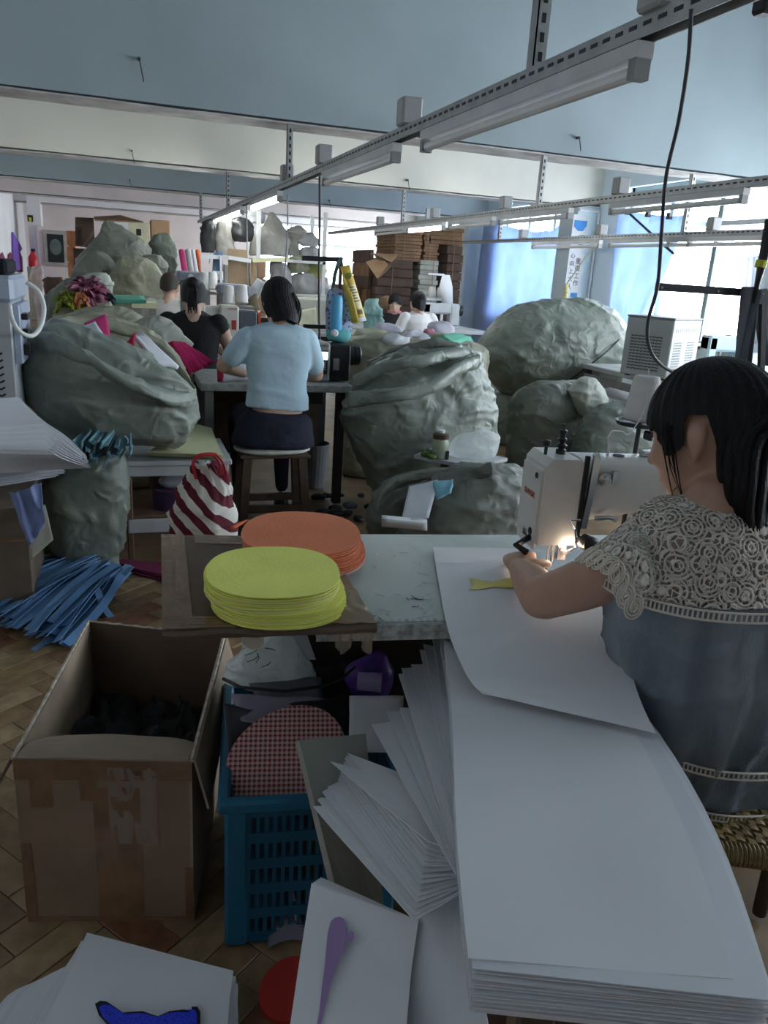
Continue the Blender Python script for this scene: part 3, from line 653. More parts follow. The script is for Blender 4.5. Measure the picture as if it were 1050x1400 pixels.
btape(.52, .80, .5, .96, clear('film_tape', (.62, .5, .4), .35, .15), .006, 12)
m_dk = mat('black_offcuts', (.012, .012, .015), .6, .4, 30)
m = MB(); random.seed(2)
def heap(u, v):
    p = fl * ((1 - u) * (1 - v)) + fr_ * (u * (1 - v)) + br_ * (u * v) + bl_ * ((1 - u) * v)
    c_ = V((.0, 1.76, 0)); p = c_ + (p - c_) * .94
    return V((p.x, p.y, .20 + .05 * nz((u * 5, v * 7, 0), 1, 3) + .06 * (ridge((u * 6, v * 9, 1), 1, 5) - .4)))
m.patch(heap, 40, 50)
tag(m.build('black_fabric_offcuts', m_dk), 'tangled black fabric offcuts inside the open cardboard box', 'offcuts', kind='stuff')
# blue crate
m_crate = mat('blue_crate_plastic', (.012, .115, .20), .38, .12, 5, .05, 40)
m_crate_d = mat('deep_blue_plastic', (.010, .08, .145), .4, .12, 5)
CO = V((.158, 1.325, 0)); CW, CD, CH = .37, .46, .385
t = thing('plastic_crate', 'tall blue slotted plastic crate filled with fabric remnants', 'crate', CO)
def CB(): m = MB(); m.T = tm(CO); return m
m = CB(); r = .014
for a in ((-r, -r, CW + r, .012), (-r, CD - .012, CW + r, CD + r), (-r, 0, .012, CD), (CW - .012, 0, CW + r, CD)): m.box(a[0], a[1], CH - .03, a[2], a[3], CH, .006)
m.build('rim', m_crate, t)
for x, y in ((0, 0), (CW - .05, 0), (0, CD - .05), (CW - .05, CD - .05)): CB().box(x, y, 0, x + .05, y + .05, CH - .025, .008).build('corner_post', m_crate, t)
def lattice(horizontal, off):
    m = CB(); L = (CW if horizontal else CD) - .1
    def bx(a, b, z0, z1, d0=.0, d1=.012):
        if horizontal: m.box(.05 + a, off + d0, z0, .05 + b, off + d1, z1)
        else: m.box(off + d0, .05 + a, z0, off + d1, .05 + b, z1)
    zs = [.02, .085, .15, .215, .28, .345]
    for z in zs: bx(0, L, z - .012, z + .014)
    n = 15
    for k in range(n + 1): bx(L * k / n - .004, L * k / n + .004, .02, .35, .002, .010)
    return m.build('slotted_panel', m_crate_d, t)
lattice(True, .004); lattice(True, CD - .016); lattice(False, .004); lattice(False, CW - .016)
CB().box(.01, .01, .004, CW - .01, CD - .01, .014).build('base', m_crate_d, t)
W_ = lambda x, y, z: tm(CO) @ V((x, y, z))
# contents
m_ging = two_tone('red_gingham', (.55, .42, .40), (.22, .018, .025), 'checks', .85, 30, (0, 0, .5))
def disc(c, rx, ry, n_, th, m, name, rot=0):
    n_ = V(n_).normalized(); Mx = Matrix.Translation(c) @ V((0, 0, 1)).rotation_difference(n_).to_matrix().to_4x4() @ Matrix.Rotation(rot, 4, 'Z')
    k = MB(); k.prism(oval_poly(rx, ry, 40, .95), 0, th); o = k.build(name, m); o.matrix_world = Mx; return o
for i in range(6):
    o = disc(AY(392, 1036, 1.42) + V((0, .004 * (i - 5) * -1, -.004 * (5 - i))), .135, .104, (-.15, -.72, .72), .003, m_ging, 'gingham_oval', .3)
    tag(o, 'red and white gingham fabric oval leaning in the blue crate' if i == 5 else 'gingham fabric oval, %s behind the front one in the blue crate' % ORDW[4 - i if i < 5 else 0], 'fabric oval', 'gingham ovals in the crate')
m_gry = mat('slate_grey_fabric', (.13, .14, .17), .85, .08, 10); m_lav = two_tone('lavender_stripe_fabric', (.36, .34, .42), (.26, .24, .33), 'wave', .8, 90)
m_mesh = two_tone('dark_mesh_fabric', (.04, .04, .06), (.25, .25, .3), 'checks', .8, 130); m_purple = mat('purple_satin', (.10, .045, .26), .35, .3, 8); m_lil = mat('lilac_fabric', (.33, .27, .48), .7, .1, 8)
def ysheet(pts, Ys, name, m, lab, c_, th=.002, wob=.01, seed=0, group=None, nu=10, nv=10):
    """cloth through four picture points, each at its own distance"""
    q = [AY(x, y, Y) for (x, y), Y in zip(pts, Ys)]
    o = MB().patch(lambda u, v: bil(q, u, v) + V((0, wob * nz((u * 2.5, v * 2.5, seed), 1, seed), wob * .6 * nz((u * 2, v * 2, seed + 4), 1, seed))), nu, nv, th).build(name, m, smooth=True)
    return tag(o, lab, c_, group)
ysheet([(306, 962), (372, 975), (350, 1085), (320, 1090)], [1.52, 1.58, 1.50, 1.44], 'grey_cloth', m_gry, 'slate grey cloth at the left rim of the blue crate', 'cloth')
ysheet([(316, 949), (446, 955), (420, 1000), (330, 985)], [1.60, 1.58, 1.50, 1.52], 'striped_cloth', m_lav, 'lavender finely striped cloth folded across the blue crate', 'cloth')
ysheet([(395, 962), (478, 950), (470, 985), (440, 985)], [1.56, 1.57, 1.50, 1.50], 'black_cloth', m_dk, 'black cloth beside the striped cloth in the crate', 'cloth')
ysheet([(340, 934), (440, 926), (440, 955), (350, 952)], [1.66, 1.66, 1.6, 1.6], 'mesh_cloth', m_mesh, 'dark dotted mesh cloth under the plastic bag', 'cloth')
ysheet([(425, 915), (480, 905), (480, 955), (425, 955)], [1.73, 1.73, 1.66, 1.66], 'black_cloth', m_dk, 'black cloth at the back of the crate below the table edge', 'cloth', wob=.02)
tag(blob([(500, 900, 528, 897), (478, 915, 532, 912), (478, 935, 534, 935), (490, 950, 528, 950)], 1.66, .5, 5, .012, 40, 6).build('purple_cloth', m_purple, smooth=True), 'crumpled purple cloth at the back right of the crate', 'cloth')
MB().lathe([(.008, -.03), (.022, -.03), (.024, .03), (.01, .03)], 16, AY(505, 932, 1.60), axis=(1, -.35, 0)).build('lilac_roll', m_lil); tag(bpy.data.objects['lilac_roll'], 'rolled lilac cloth lying against the purple cloth', 'cloth')
m_bag = plastic('thin_white_plastic', (.90, .95, .93), .88)
m_bag2 = plastic('thin_clear_plastic', (.85, .9, .9), .4)
pb = tag(blob([(378, 871, 396, 871), (344, 884, 410, 882), (318, 900, 422, 900), (306, 916, 428, 916), (304, 930, 424, 932), (322, 940, 408, 941)], 1.70, .45, 9, .02, 110, 11).build('plastic_bag', m_bag, smooth=True), 'crumpled translucent white plastic bag on the blue crate', 'plastic bag')
m_gprint = mat('green_print', (.03, .16, .10), .5)
for a, b in (((335, 896), (352, 888)), ((338, 905), (352, 898)), ((352, 893), (350, 906)), ((362, 886), (376, 889)), ((358, 912), (370, 905))):
    MB().tube([AY(*a, 1.628), AY((a[0] + b[0]) / 2 + 3, (a[1] + b[1]) / 2, 1.624), AY(*b, 1.628)], .003, 5, flat=.4).build('green_lettering', m_gprint, pb)
tag(MB().tube([tuple(AY(x, y, Y)) for x, y, Y in ((305, 928, 1.55), (330, 940, 1.5), (390, 945, 1.49), (440, 938, 1.5), (470, 926, 1.52), (485, 912, 1.56))], .004, 7).build('black_strap', m_black, smooth=True), 'black strap looping over the cloths in the crate', 'strap')
ysheet([(330, 862), (420, 868), (432, 902), (332, 902)], [1.76, 1.76, 1.74, 1.74], 'white_card', m_white2, 'white card standing at the back of the crate behind the plastic bag', 'card', wob=.002)
ysheet([(478, 951), (552, 951), (548, 1030), (478, 1028)], [1.42, 1.42, 1.36, 1.36], 'white_card', m_white2, 'small white card upright between crate and fanned sheets', 'card', wob=.002)
m_board = mat('grey_hardboard', (.30, .30, .265), .8, .08, 10, .1, 50)
q = [AY(409, 1010, 1.26), AY(505, 1000, 1.30), AY(520, 1205, 1.17), AY(463, 1215, 1.12)]
q = [AY(409, 1012, 1.22), AY(500, 1003, 1.26), AY(530, 1290, 1.02), AY(478, 1290, .99)]
tag(MB().patch(lambda u, v: bil(q, u, v), 2, 2, .016).build('hardboard_panel', m_board), 'thick grey hardboard panel leaning between the crate and the fanned sheets', 'board')
m_wood = mat('brown_wood', (.16, .085, .04), .6, .25, 10, .2, 40, stretch=(1, 1, 4))
p0 = AZ(398, 1262, 0); tag(MB().box(p0.x + .02, p0.y + .0, 0, p0.x + .05, p0.y + .02, .34, .003).build('timber_offcut', m_wood), 'brown wooden slat standing beside the blue crate', 'wood')
m = MB(); qa = [AZ(365, 1262, .03), AZ(412, 1250, .05), AZ(425, 1292, .012), AZ(366, 1297, .008)]
tag(m.patch(lambda u, v: bil(qa, u, v) + V((0, 0, .02 * math.sin(u * 3))), 10, 8, .002).build('mesh_cloth', m_mesh, smooth=True), 'dark checked mesh cloth on the floor at the crate foot', 'cloth')
qa = [AZ(398, 1214, .10), AZ(400, 1212, .10), AZ(412, 1262, .045), AZ(404, 1262, .045)]
tag(MB().patch(lambda u, v: bil(qa, u, v), 2, 2, .002).build('white_offcut', m_white2), 'slim pointed white offcut standing at the crate foot', 'offcut')
m_redf = mat('red_felt', (.32, .02, .012), .85, .08, 8)
c = AZ(398, 1352, .01)
for i in range(3): tag(disc(c + V((0, 0, -.006 + .004 * i)), .075, .062, (0, -.02, 1), .003, m_redf, 'red_oval', .9), 'red felt oval, %s from the top on the floor beside the mauve motif sheet' % ORDW[2 - i], 'felt oval', 'red ovals on the floor')
# ================================================================== LEFT SIDE
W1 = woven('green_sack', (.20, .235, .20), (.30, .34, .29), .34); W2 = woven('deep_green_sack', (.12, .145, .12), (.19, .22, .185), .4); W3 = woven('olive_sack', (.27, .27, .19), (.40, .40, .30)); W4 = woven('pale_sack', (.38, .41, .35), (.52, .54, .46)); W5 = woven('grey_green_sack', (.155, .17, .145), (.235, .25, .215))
def sack(rows, Y, seed, label, m=W1, ratio=.62, amp=.03, zb=None, lip=None, group=None, name='woven_sack', c='sack', nu=64, dz=0, pleat=0, sub=8):
    return tag(blob(rows, Y, ratio, seed, amp, nu, sub, zb, lip, dz=dz, pleat=pleat).build(name, m, smooth=True), label, c, group)
# small two tier table
t0 = V((-.02, 3.72, 0)); t = thing('side_table', 'small two tier wooden table with white aprons under the big sack', 'table', t0)
m_formica = mat('worn_white_formica', (.44, .45, .47), .5, .1, 9); m_tbrown = mat('reddish_brown_wood', (.13, .075, .05), .6, .2, 12, .1, 40)
def B(*a, bev=.004): return MB().box(*a, bev)
B(-.03, 3.7, .475, .48, 4.2, .50).build('table_top', m_formica, t)
B(-.015, 3.715, .42, .465, 3.735, .475).build('apron', m_formica, t)
for x in (-.02, .44):
    for y in (3.72, 4.14): B(x, y, 0, x + .03, y + .04, .475).build('leg', m_tbrown, t)
B(-.01, 3.73, .205, .46, 4.17, .22).build('shelf', m_tbrown, t); B(-.015, 3.715, .135, .465, 3.735, .205).build('apron', m_formica, t)
m_plum = mat('plum_felt', (.055, .028, .075), .85, .1, 8)
tag(disc(V((.235, 3.86, .2215)), .13, .085, (0, -.02, 1), .1, m_plum, 'plum_oval_stack'), 'stack of dark plum felt ovals on the small table shelf', 'felt ovals')
o = bpy.data.objects['plum_oval_stack']; 
m_lime = mat('lime_felt', (.30, .42, .08), .85, .1, 8)
qa = [V((.2, 3.80, .33)), V((.3, 3.80, .335)), V((.3, 3.95, .34)), V((.2, 3.95, .335))]
tag(cushion(MB(), (.24, 3.88, .352), .10, .07, .03, 4, .012).build('grey_rag', mat('pale_grey_rag', (.40, .43, .47), .8, .2, 9), smooth=True), 'pale grey rag lying on the plum ovals in the small table', 'rag')
m_lemonp = mat('pale_lemon_paper', (.66, .65, .40), .8, .05, 6)
for i in range(9):
    r = random.Random(i); j = lambda a=2: r.uniform(-a, a); z = .503 + .0045 * i
    curve_sheet([(262 + j(), 578 + j(1), 288 + j(), 585, z), (228 + j(), 602, 297 + j(), 608, z), (202 + j(), 618 + (8 - i) * .6, 304 + j(), 622 + (8 - i) * .6, z)], None, 'lemon_sheet', m_lemonp, 'topmost pale lemon sheet on the small table beside the big sack' if i == 8 else 'pale lemon sheet, %s from the top on the small table' % ORDW[8 - i], 'felt sheet', 'pale lemon sheets on the small table', wob=.001)
# big open sack and its neighbours
big = sack([(86, 446, 222, 498), (52, 457, 258, 528), (34, 482, 270, 550), (32, 520, 270, 566), (44, 560, 264, 586), (78, 594, 250, 606), (120, 606, 235, 612)], 3.72, 3, 'big bulging green woven sack with slack open mouth on the small table', W1, .55, .026, zb=.545, lip=.10, dz=-.05, nu=96, sub=9)
# rolled collar of the sack
def collar(pts, Y0_, w, m, parent, seed, amp=.02, name='sack_collar', dz=.5):
    cc = cat([tuple(AY(x, y, Y)) for x, y, Y in pts], 8); n = len(cc) - 1
    def fn(u, v):
        p = V(cc[min(n, int(round(u * n)))]); a = -1.2 + 3.2 * v
        return p + V((0, -w * math.cos(a), w * dz * 2 * math.sin(a) - w * .2)) + V((.3, .6, 1)) * crumple(p + V((0, v * .1, v * .12)), seed, amp)
    return MB().patch(fn, n, 12, .002).build(name, m, parent, smooth=True)
collar([(48, 462, 3.6), (80, 468, 3.5), (120, 484, 3.42), (165, 508, 3.40), (210, 532, 3.44), (250, 545, 3.55), (268, 538, 3.68)], 0, .035, W1, big, 5)
collar([(66, 446, 3.8), (100, 436, 3.95), (150, 440, 4.0), (205, 468, 3.98), (250, 508, 3.88), (268, 532, 3.75)], 0, .03, W3, big, 8)
sack([(120, 428, 205, 446), (80, 438, 240, 478), (60, 458, 262, 520), (58, 490, 268, 560)], 4.45, 14, 'olive woven sack slumped behind the mouth of the big sack', W3, .5, .03, zb=.40)
def wedge(pts, Ys, name, m, lab, c_='felt piece', th=.02, group=None): return ysheet(pts, Ys, name, m, lab, c_, th, .01, len(lab), group, 8, 8)
m_crim = mat('crimson_felt', (.42, .012, .06), .8, .08, 8); m_mag = mat('magenta_felt', (.50, .015, .13), .8, .08, 8); m_hot = mat('hot_pink_felt', (.62, .05, .20), .8, .08, 8)
wedge([(115, 440), (145, 430), (152, 462), (122, 470)], [3.78, 3.8, 3.68, 3.65], 'pink_piece', m_hot, 'hot pink felt piece poking from the mouth of the big sack', group=None)
wedge([(98, 452), (130, 440), (143, 458), (110, 462)], [3.72, 3.74, 3.62, 3.6], 'white_piece', m_white, 'white felt piece inside the big sack mouth beside hot pink', 'felt piece')
wedge([(182, 457), (196, 455), (245, 500), (215, 497)], [3.72, 3.74, 3.62, 3.58], 'white_piece', m_white2, 'pointed white felt piece sticking up out of the big sack')
wedge([(170, 470), (184, 456), (184, 477), (172, 478)], [3.66, 3.68, 3.62, 3.6], 'crimson_piece', m_crim, 'small crimson triangle at the left of the pointed white piece')
# low sack, carton and blue cloth
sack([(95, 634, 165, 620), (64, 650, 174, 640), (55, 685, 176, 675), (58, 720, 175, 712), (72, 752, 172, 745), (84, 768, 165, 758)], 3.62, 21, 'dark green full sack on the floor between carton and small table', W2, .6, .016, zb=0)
c0 = AZ(-60, 790, 0); m_box = mat('dusty_brown_carton', (.13, .10, .075), .8, .15, 8, .1, 60)
xr = AY(42, 720, 3.2).x
t = thing('carton', 'dusty brown carton at the left under white sheets and blue cloth', 'box', (xr - .42, 3.12, 0))
B(xr - .42, 3.12, 0, xr, 3.6, .47).build('body', m_box, t)
MB().box(xr - .43, 3.115, .33, xr + .003, 3.118, .34).box(xr, 3.12, .33, xr + .003, 3.6, .34).build('tape_strip', m_tape_br, t)
m_peri = mat('periwinkle_cloth', (.16, .20, .36), .75, .12, 7, .1, 30); m_beige = mat('beige_card', (.30, .29, .24), .8, .08, 8)
ysheet([(46, 695), (62, 690), (73, 738), (42, 765)], [3.08, 3.10, 3.02, 2.98], 'beige_card', m_beige, 'beige card hanging behind the blue cloth on the carton', 'card', .003, .004)
def drape(u, v):
    p = bil([AY(12, 668, 3.06), AY(56, 662, 3.08), AY(62, 712, 2.98), AY(40, 748, 2.94)], u, v)
    return p + V((0, -.03 * ridge((u * 1.6, v * .8, 2), 1.4, 2), .02 * nz((u * 3, v * 3, 0), 1, 4)))
tag(MB().patch(drape, 24, 24, .002).build('blue_cloth', m_peri, smooth=True), 'crumpled periwinkle blue cloth hanging over the carton', 'cloth')
# stacks of white sheets on the carton
random.seed(8)
for i in range(7):
    z = .475 + .006 * i; j = lambda a=3: random.uniform(-a, a)
    curve_sheet([(-70, 618 + j(), 76 + j(), 618, z + .03), (-60, 642, 98 + j(2) - i * 2, 634 + j(1), z + .015), (-50, 672 - i * 2, 104 + j(2) - i * 3, 648 + j(1) - i, z)], None, 'white_sheet', m_white2, 'white sheet, %s from the top of the lower pile on the dusty carton' % ORDW[6 - i], 'felt sheet', 'lower white sheets on the carton', wob=.002)
for i in range(9):
    z = .53 + .007 * i; j = lambda a=2: random.uniform(-a, a); k = 8 - i
    curve_sheet([(-80, 546, 26 + j(), 543 + k * .3, .862 - k * .006), (-70, 575 + k * 2, 58 + j() - k, 574 + k * 2, .785 - k * .006), (-60, 602 + k * 2, 92 + j() - k * 2, 597 + k * 3, .715 - k * .006), (-52, 630 + k * 2.5, 119 + k * .6, 624 + k * 1.9, .625 - k * .007)], None, 'white_sheet', m_white if i % 2 else m_white2, 'topmost white sheet sloping down at the far left' if i == 8 else 'drooping white sheet, %s from the top of the upper pile at the far left' % ORDW[8 - i], 'felt sheet', 'upper white sheets at the far left', wob=.003)
m_teal = mat('dusty_teal_felt', (.13, .25, .30), .8, .15, 8)
random.seed(19)
for i in range(34):
    px, py = random.uniform(98, 145), 604 + random.uniform(0, 34); 
    if i > 24: px, py = random.uniform(145, 180), 608 + random.uniform(0, 16)
    a = AY(px, py, 3.30 + random.uniform(-.02, .03)); b = a + V((random.uniform(.0, .05), .22, random.uniform(-.01, .02)))
    o = MB().bar(a, b, (.032 if i % 3 else .02), .006, V((random.uniform(-1, 1), 0, random.uniform(-.6, 1))).normalized()).build('teal_strip', m_teal); tag(o, 'dusty teal felt strip in the bundle squeezed below the big sack', 'felt strip', 'teal strips under the big sack')
# heap of blue strips on the floor
m_bl = [mat('blue_felt_%d' % i, V(c) * 1.1, .8, .08, 8, .1, 120) for i, c in enumerate(((.10, .21, .38), (.13, .25, .43), (.075, .165, .31)))]
random.seed(23)
for i in range(86):
    s = i / 85; s = (s + random.uniform(-.1, .1)); lay = random.random()
    a = (98 + 72 * s + random.uniform(-8, 8), 752 + 26 * s + random.uniform(-6, 8)); b = (-62 + 150 * s + random.uniform(-14, 14), 822 + 52 * s + random.uniform(-14, 12))
    z0, z1 = .02 + .12 * lay * (1 - abs(2 * s - 1) * .5), .008 + .07 * lay
    A_, B_ = AZ(*a, z0), AZ(*b, z1); mid = (A_ + B_) / 2 + V((random.uniform(-.03, .03), random.uniform(-.03, .03), random.uniform(0, .03)))
    tw = random.uniform(-.9, .9); pts = cat([tuple(A_), tuple(mid), tuple(B_)], 4); m = MB(); w = random.uniform(.013, .021)
    d = (B_ - A_).normalized(); sx = d.cross(V((math.sin(tw), 0, math.cos(tw)))).normalized() * w
    def fn(u, v, pts=pts, sx=sx): return V(pts[int(round(v * (len(pts) - 1)))]) + sx * (2 * u - 1)
    o = m.patch(fn, 1, len(pts) - 1, .003).build('blue_strip', m_bl[i % 3]); tag(o, 'mid blue felt strip in the loose heap on the floor', 'felt strip', 'blue strips heaped on the floor')
for pts, lab in ((((108, 858, .02), (75, 870, .008), (45, 888, .004)), 'single blue felt strip lying apart, pointing towards the camera'), (((128, 792, .10), (136, 815, .07), (142, 830, .03), (152, 843, .006)), 'blue felt strip curling down off the heap on the right')):
    cc = cat([tuple(AZ(x, y, z)) for x, y, z in pts], 5); d = V(cc[-1]) - V(cc[0]); sx = d.cross(V((0, 0, 1))).normalized() * .014
    o = MB().patch(lambda u, v: V(cc[int(round(v * (len(cc) - 1)))]) + sx * (2 * u - 1), 1, len(cc) - 1, .003).build('blue_strip', m_bl[1]); tag(o, lab, 'felt strip', 'blue strips heaped on the floor')
m_wine = mat('wine_felt', (.17, .02, .065), .8, .1, 8)
for i in range(5):
    z = .004 + .005 * i; r = random.Random(i); a = r.uniform(-4, 4)
    curve_sheet([(163 + a, 764 + i, 245, 772 + a * .5, z), (172 + a, 776 - i, 248, 790 - i * 2, z), (185 + a, 785 - i * 2, 250, 803 - i * 3, z)], None, 'wine_piece', m_wine, 'wine red felt piece, %s from the top on the floor behind the cardboard slab' % ORDW[4 - i], 'felt piece', 'wine red pieces on the floor', wob=.001, nv=4, nu=4)
tag(MB().box(-.42, 3.62, 0, -.34, 3.72, .12, .01).build('lime_bundle', m_lime), 'lime green bundle between carton and dark sack', 'bundle')
# striped drawstring bag
m_stripe = two_tone('maroon_white_stripes', (.62, .59, .54), (.10, .006, .018), 'stripes', .8, 5.2, (.3, .75, .55), .5)
sb = sack([(262, 640, 296, 640), (252, 656, 308, 654), (243, 680, 316, 676), (233, 706, 323, 702), (230, 726, 326, 726), (233, 742, 324, 744)], 3.05, 31, 'maroon and white diagonally striped drawstring bag behind the cardboard slab', m_stripe, .6, .026, zb=.0, name='striped_bag', c='bag', pleat=.012)
m_redh = mat('red_webbing', (.45, .02, .03), .7, .1, 12)
for pts in (((268, 655), (264, 635), (270, 624), (285, 621), (296, 622)), ((296, 622), (304, 632), (309, 648), (306, 656)), ((268, 628), (285, 622), (298, 630), (302, 650))):
    MB().tube([tuple(AY(x, y, 2.98)) for x, y in [p[:2] for p in cat(pts, 4)]], .010, 6, flat=.35).build('red_handle', m_redh, sb)
tag(MB().tube([tuple(AZ(x, y, .79)) for x, y in ((318, 722), (328, 716), (338, 712), (344, 716))], .008, 6, flat=.4).build('orange_ribbon', mat('orange_ribbon', (.75, .13, .03), .6)), 'bright orange ribbon end beside the orange ovals', 'ribbon')
# cooler unit at the far left
m_unit = mat('pale_grey_sheet_steel', (.42, .45, .46), .45, .04, 4); m_unit_b = mat('bluish_unit_panel', (.42, .48, .60), .35, .04, 4); m_dark = mat('louvre_dark', (.015, .017, .018), .7)
def chevrons(m, o, ux, uz, cols, rows, w, h, nrm):
    for r in range(rows):
        for c in range(cols):
            p = o + ux * (c * w) + uz * (r * h) + nrm * .0015
            for s in (1, -1): m.bar(p + ux * (w * .5) , p + ux * (w * (.5 + .42 * s)) + uz * (h * .35), h * .26, .002, nrm)
    return m
xs = AY(17, 470, 3.38).x; ztop = AY(17, 414, 3.38).z
t = thing('cooling_unit', 'pale grey louvred cooling unit with a white hose at the left edge', 'cooling unit', (xs - .4, 3.38, .62))
B(xs - .4, 3.38, .62, xs, 3.78, ztop).build('body', m_unit, t)
B(xs - .41, 3.365, ztop, xs + .02, 3.81, ztop + .10, bev=.015).build('head', m_unit_b, t)
tag(chevrons(MB(), V((xs - .36, 3.38, .64)), V((1, 0, 0)), V((0, 0, 1)), 9, 15, .036, .027, V((0, -1, 0))).build('louvre_slots', m_dark, t), kind='stuff')
B(xs, 3.42, ztop - .24, xs + .03, 3.76, ztop - .01).build('socket_panel', m_unit_b, t)
for k in range(3): B(xs + .03, 3.46, ztop - .07 - .07 * k, xs + .055, 3.54, ztop - .045 - .06 * k, bev=.003).build('socket', m_black, t)
MB().tube([tuple(AY(x, y, Y)) for x, y, Y in cat(((13, 417, 3.36), (17, 438, 3.32), (28, 454, 3.32), (44, 459, 3.36), (56, 445, 3.44), (60, 420, 3.46), (52, 398, 3.46), (36, 386, 3.46)), 6)], .009, 8).build('white_hose', mat('white_hose', (.7, .72, .68), .4), t, smooth=True)
m = MB(); m.box(xs - .36, 3.40, ztop + .102, xs + .0, 3.7, ztop + .16, .012); tag(m.build('black_case', mat('black_fabric_case', (.008, .009, .014), .9)), 'flat black case lying on top of the left cooling unit', 'case')
t = thing('work_table', 'dark table standing under the left cooling unit', 'table', (xs - .5, 3.36, 0)); B(xs - .6, 3.37, .58, xs - .02, 3.84, .618).build('table_top', m_wood_d, t)
for x in (xs - .55, xs - .06): B(x, 3.79, 0, x + .04, 3.83, .58).build('leg', m_wood_d, t); B(x, 3.63, 0, x + .04, 3.67, .58).build('leg', m_wood_d, t)
# ================================================================== PEOPLE
def remesh(o, vox, smooth=2):
    m = o.modifiers.new('remesh', 'REMESH'); m.mode = 'VOXEL'; m.voxel_size = vox; m.use_smooth_shade = True
    if smooth: q = o.modifiers.new('smooth', 'SMOOTH'); q.iterations = smooth; q.factor = .5
    return o
def limb(m, pts, radii, n=14, flat=1.0, up=None):
    """tapering limb with rounded ends"""
    pts = [V(p) for p in pts]; c = cat([(*p, r) for p, r in zip(pts, radii)], 4); P = [V(q[:3]) for q in c]; R = [q[3] for q in c]
    d0, d1 = (P[0] - P[1]).normalized(), (P[-1] - P[-2]).normalized()
    P = [P[0] + d0 * R[0] * .9, P[0] + d0 * R[0] * .55] + P + [P[-1] + d1 * R[-1] * .55, P[-1] + d1 * R[-1] * .9]; R = [R[0] * .35, R[0] * .8] + R + [R[-1] * .8, R[-1] * .35]
    return m.tube(P, R, n, flat=flat, up=up)
def ball(m, c, r, sx=1, sy=1, sz=1, M=None, n=16):
    T0 = m.T.copy(); m.T = T0 @ Matrix.Translation(V(c)) @ (M.to_4x4() if M else Matrix.Identity(4))
    m.lathe([(max(1e-4, r * math.sin(PI * i / 10)) * 1, -r * sz * math.cos(PI * i / 10)) for i in range(11)], n, sx=sx, sy=sy); m.T = T0; return m
def frame(fwd, up=V((0, 0, 1))):
    f = V(fwd).normalized(); r = f.cross(up).normalized(); u = r.cross(f)
    return Matrix(((r.x, f.x, u.x), (r.y, f.y, u.y), (r.z, f.z, u.z)))
def head(m, c, R, s=1.0):
    """head about its centre c: local x right, y forward, z up"""
    T0 = m.T.copy(); m.T = T0 @ Matrix.Translation(V(c)) @ R.to_4x4() @ Matrix.Scale(s, 4)
    ball(m, (0, -.012, .025), .088, .86, 1.02, 1.0, n=24)                # skull
    m.loft([((0, .03, -.118), (.012, 0, 0), (0, .012, .004)), ((0, .035, -.112), (.032, 0, 0), (0, .030, 0)), ((0, .030, -.085), (.052, 0, 0), (0, .052, 0)), ((0, .022, -.045), (.064, 0, 0), (0, .066, 0)), ((0, .015, 0), (.069, 0, 0), (0, .077, 0)), ((0, .005, .04), (.070, 0, 0), (0, .082, 0)), ((0, 0, .07), (.05, 0, 0), (0, .06, 0))], 24)
    m.loft([((0, .086, .012), (.008, 0, 0), (0, .008, 0)), ((0, .095, -.012), (.010, 0, 0), (0, .012, 0)), ((0, .102, -.030), (.014, 0, 0), (0, .014, 0)), ((0, .092, -.040), (.012, 0, 0), (0, .010, 0))], 10)   # nose
    for x in (-.03, .03): ball(m, (x, .070, -.022), .024, 1, .8, .9)     # cheeks
    m.loft([((-.022, .080, -.066), (0, .004, 0), (0, 0, .005)), ((0, .090, -.064), (0, .008, 0), (0, 0, .010)), ((.022, .080, -.066), (0, .004, 0), (0, 0, .005))], 10)   # lips
    for s_ in (-1, 1):                                                    # ears
        E = [(s_ * (.072 + .010 * math.sin(a)), -.012 - .016 * math.cos(a) * 1.0, -.004 + .031 * math.sin(a * 1.0)) for a in ()]
        m.loft([((s_ * .070, -.006, -.034), (0, .005, 0), (.004, 0, 0)), ((s_ * .075, -.012, -.018), (0, .011, 0), (.006, 0, 0)), ((s_ * .080, -.018, .004), (0, .017, 0), (.007, 0, 0)), ((s_ * .081, -.020, .020), (0, .015, 0), (.006, 0, 0)), ((s_ * .077, -.016, .031), (0, .007, 0), (.004, 0, 0))], 12)
    m.T = T0; return m
def hand(m, w, d, nrm, s=1.0, curl=.6, side=1):
    """palm and five fingers from wrist w along d; nrm is the back of the hand; side +1 puts the thumb on d x nrm"""
    w, d, nrm = V(w), V(d).normalized(), V(nrm).normalized(); x = d.cross(nrm).normalized() * side; nrm = (x.cross(d) * side).normalized()
    L = .085 * s
    m.loft([(w - d * .01 * s, x * .024 * s, nrm * .019 * s), (w + d * .02 * s, x * .031 * s, nrm * .018 * s), (w + d * L * .6, x * .040 * s, nrm * .016 * s), (w + d * L, x * .041 * s, nrm * .012 * s)], 14)
    for k, (o, l) in enumerate(((.029, .072), (.010, .080), (-.010, .075), (-.028, .058))):
        p = [w + d * (L * .9) + x * o * s]; a = 0; dd = d.copy()
        for q, f in enumerate((.45, .32, .23)):
            a += curl * (.55 + .1 * k if q == 0 else .75); dd = (d * math.cos(a) - nrm * math.sin(a)); p.append(p[-1] + dd * l * f * s + x * o * .06 * s)
        limb(m, p, [.0098 * s, .0092 * s, .0082 * s, .0066 * s], 10)
    p0 = w + d * .02 * s + x * .026 * s; p1 = p0 + (d * .55 + x * .75 - nrm * .25).normalized() * .038 * s; p2 = p1 + (d * .85 + x * .25 - nrm * .45).normalized() * .030 * s; p3 = p2 + (d * .9 - x * .1 - nrm * .4).normalized() * .024 * s
    limb(m, [p0, p1, p2, p3], [.014 * s, .0115 * s, .0100 * s, .0078 * s], 10)
    return m
def skin(name, c): return mat(name, c, .5, .07, 14, .06, 90, spec=.35)
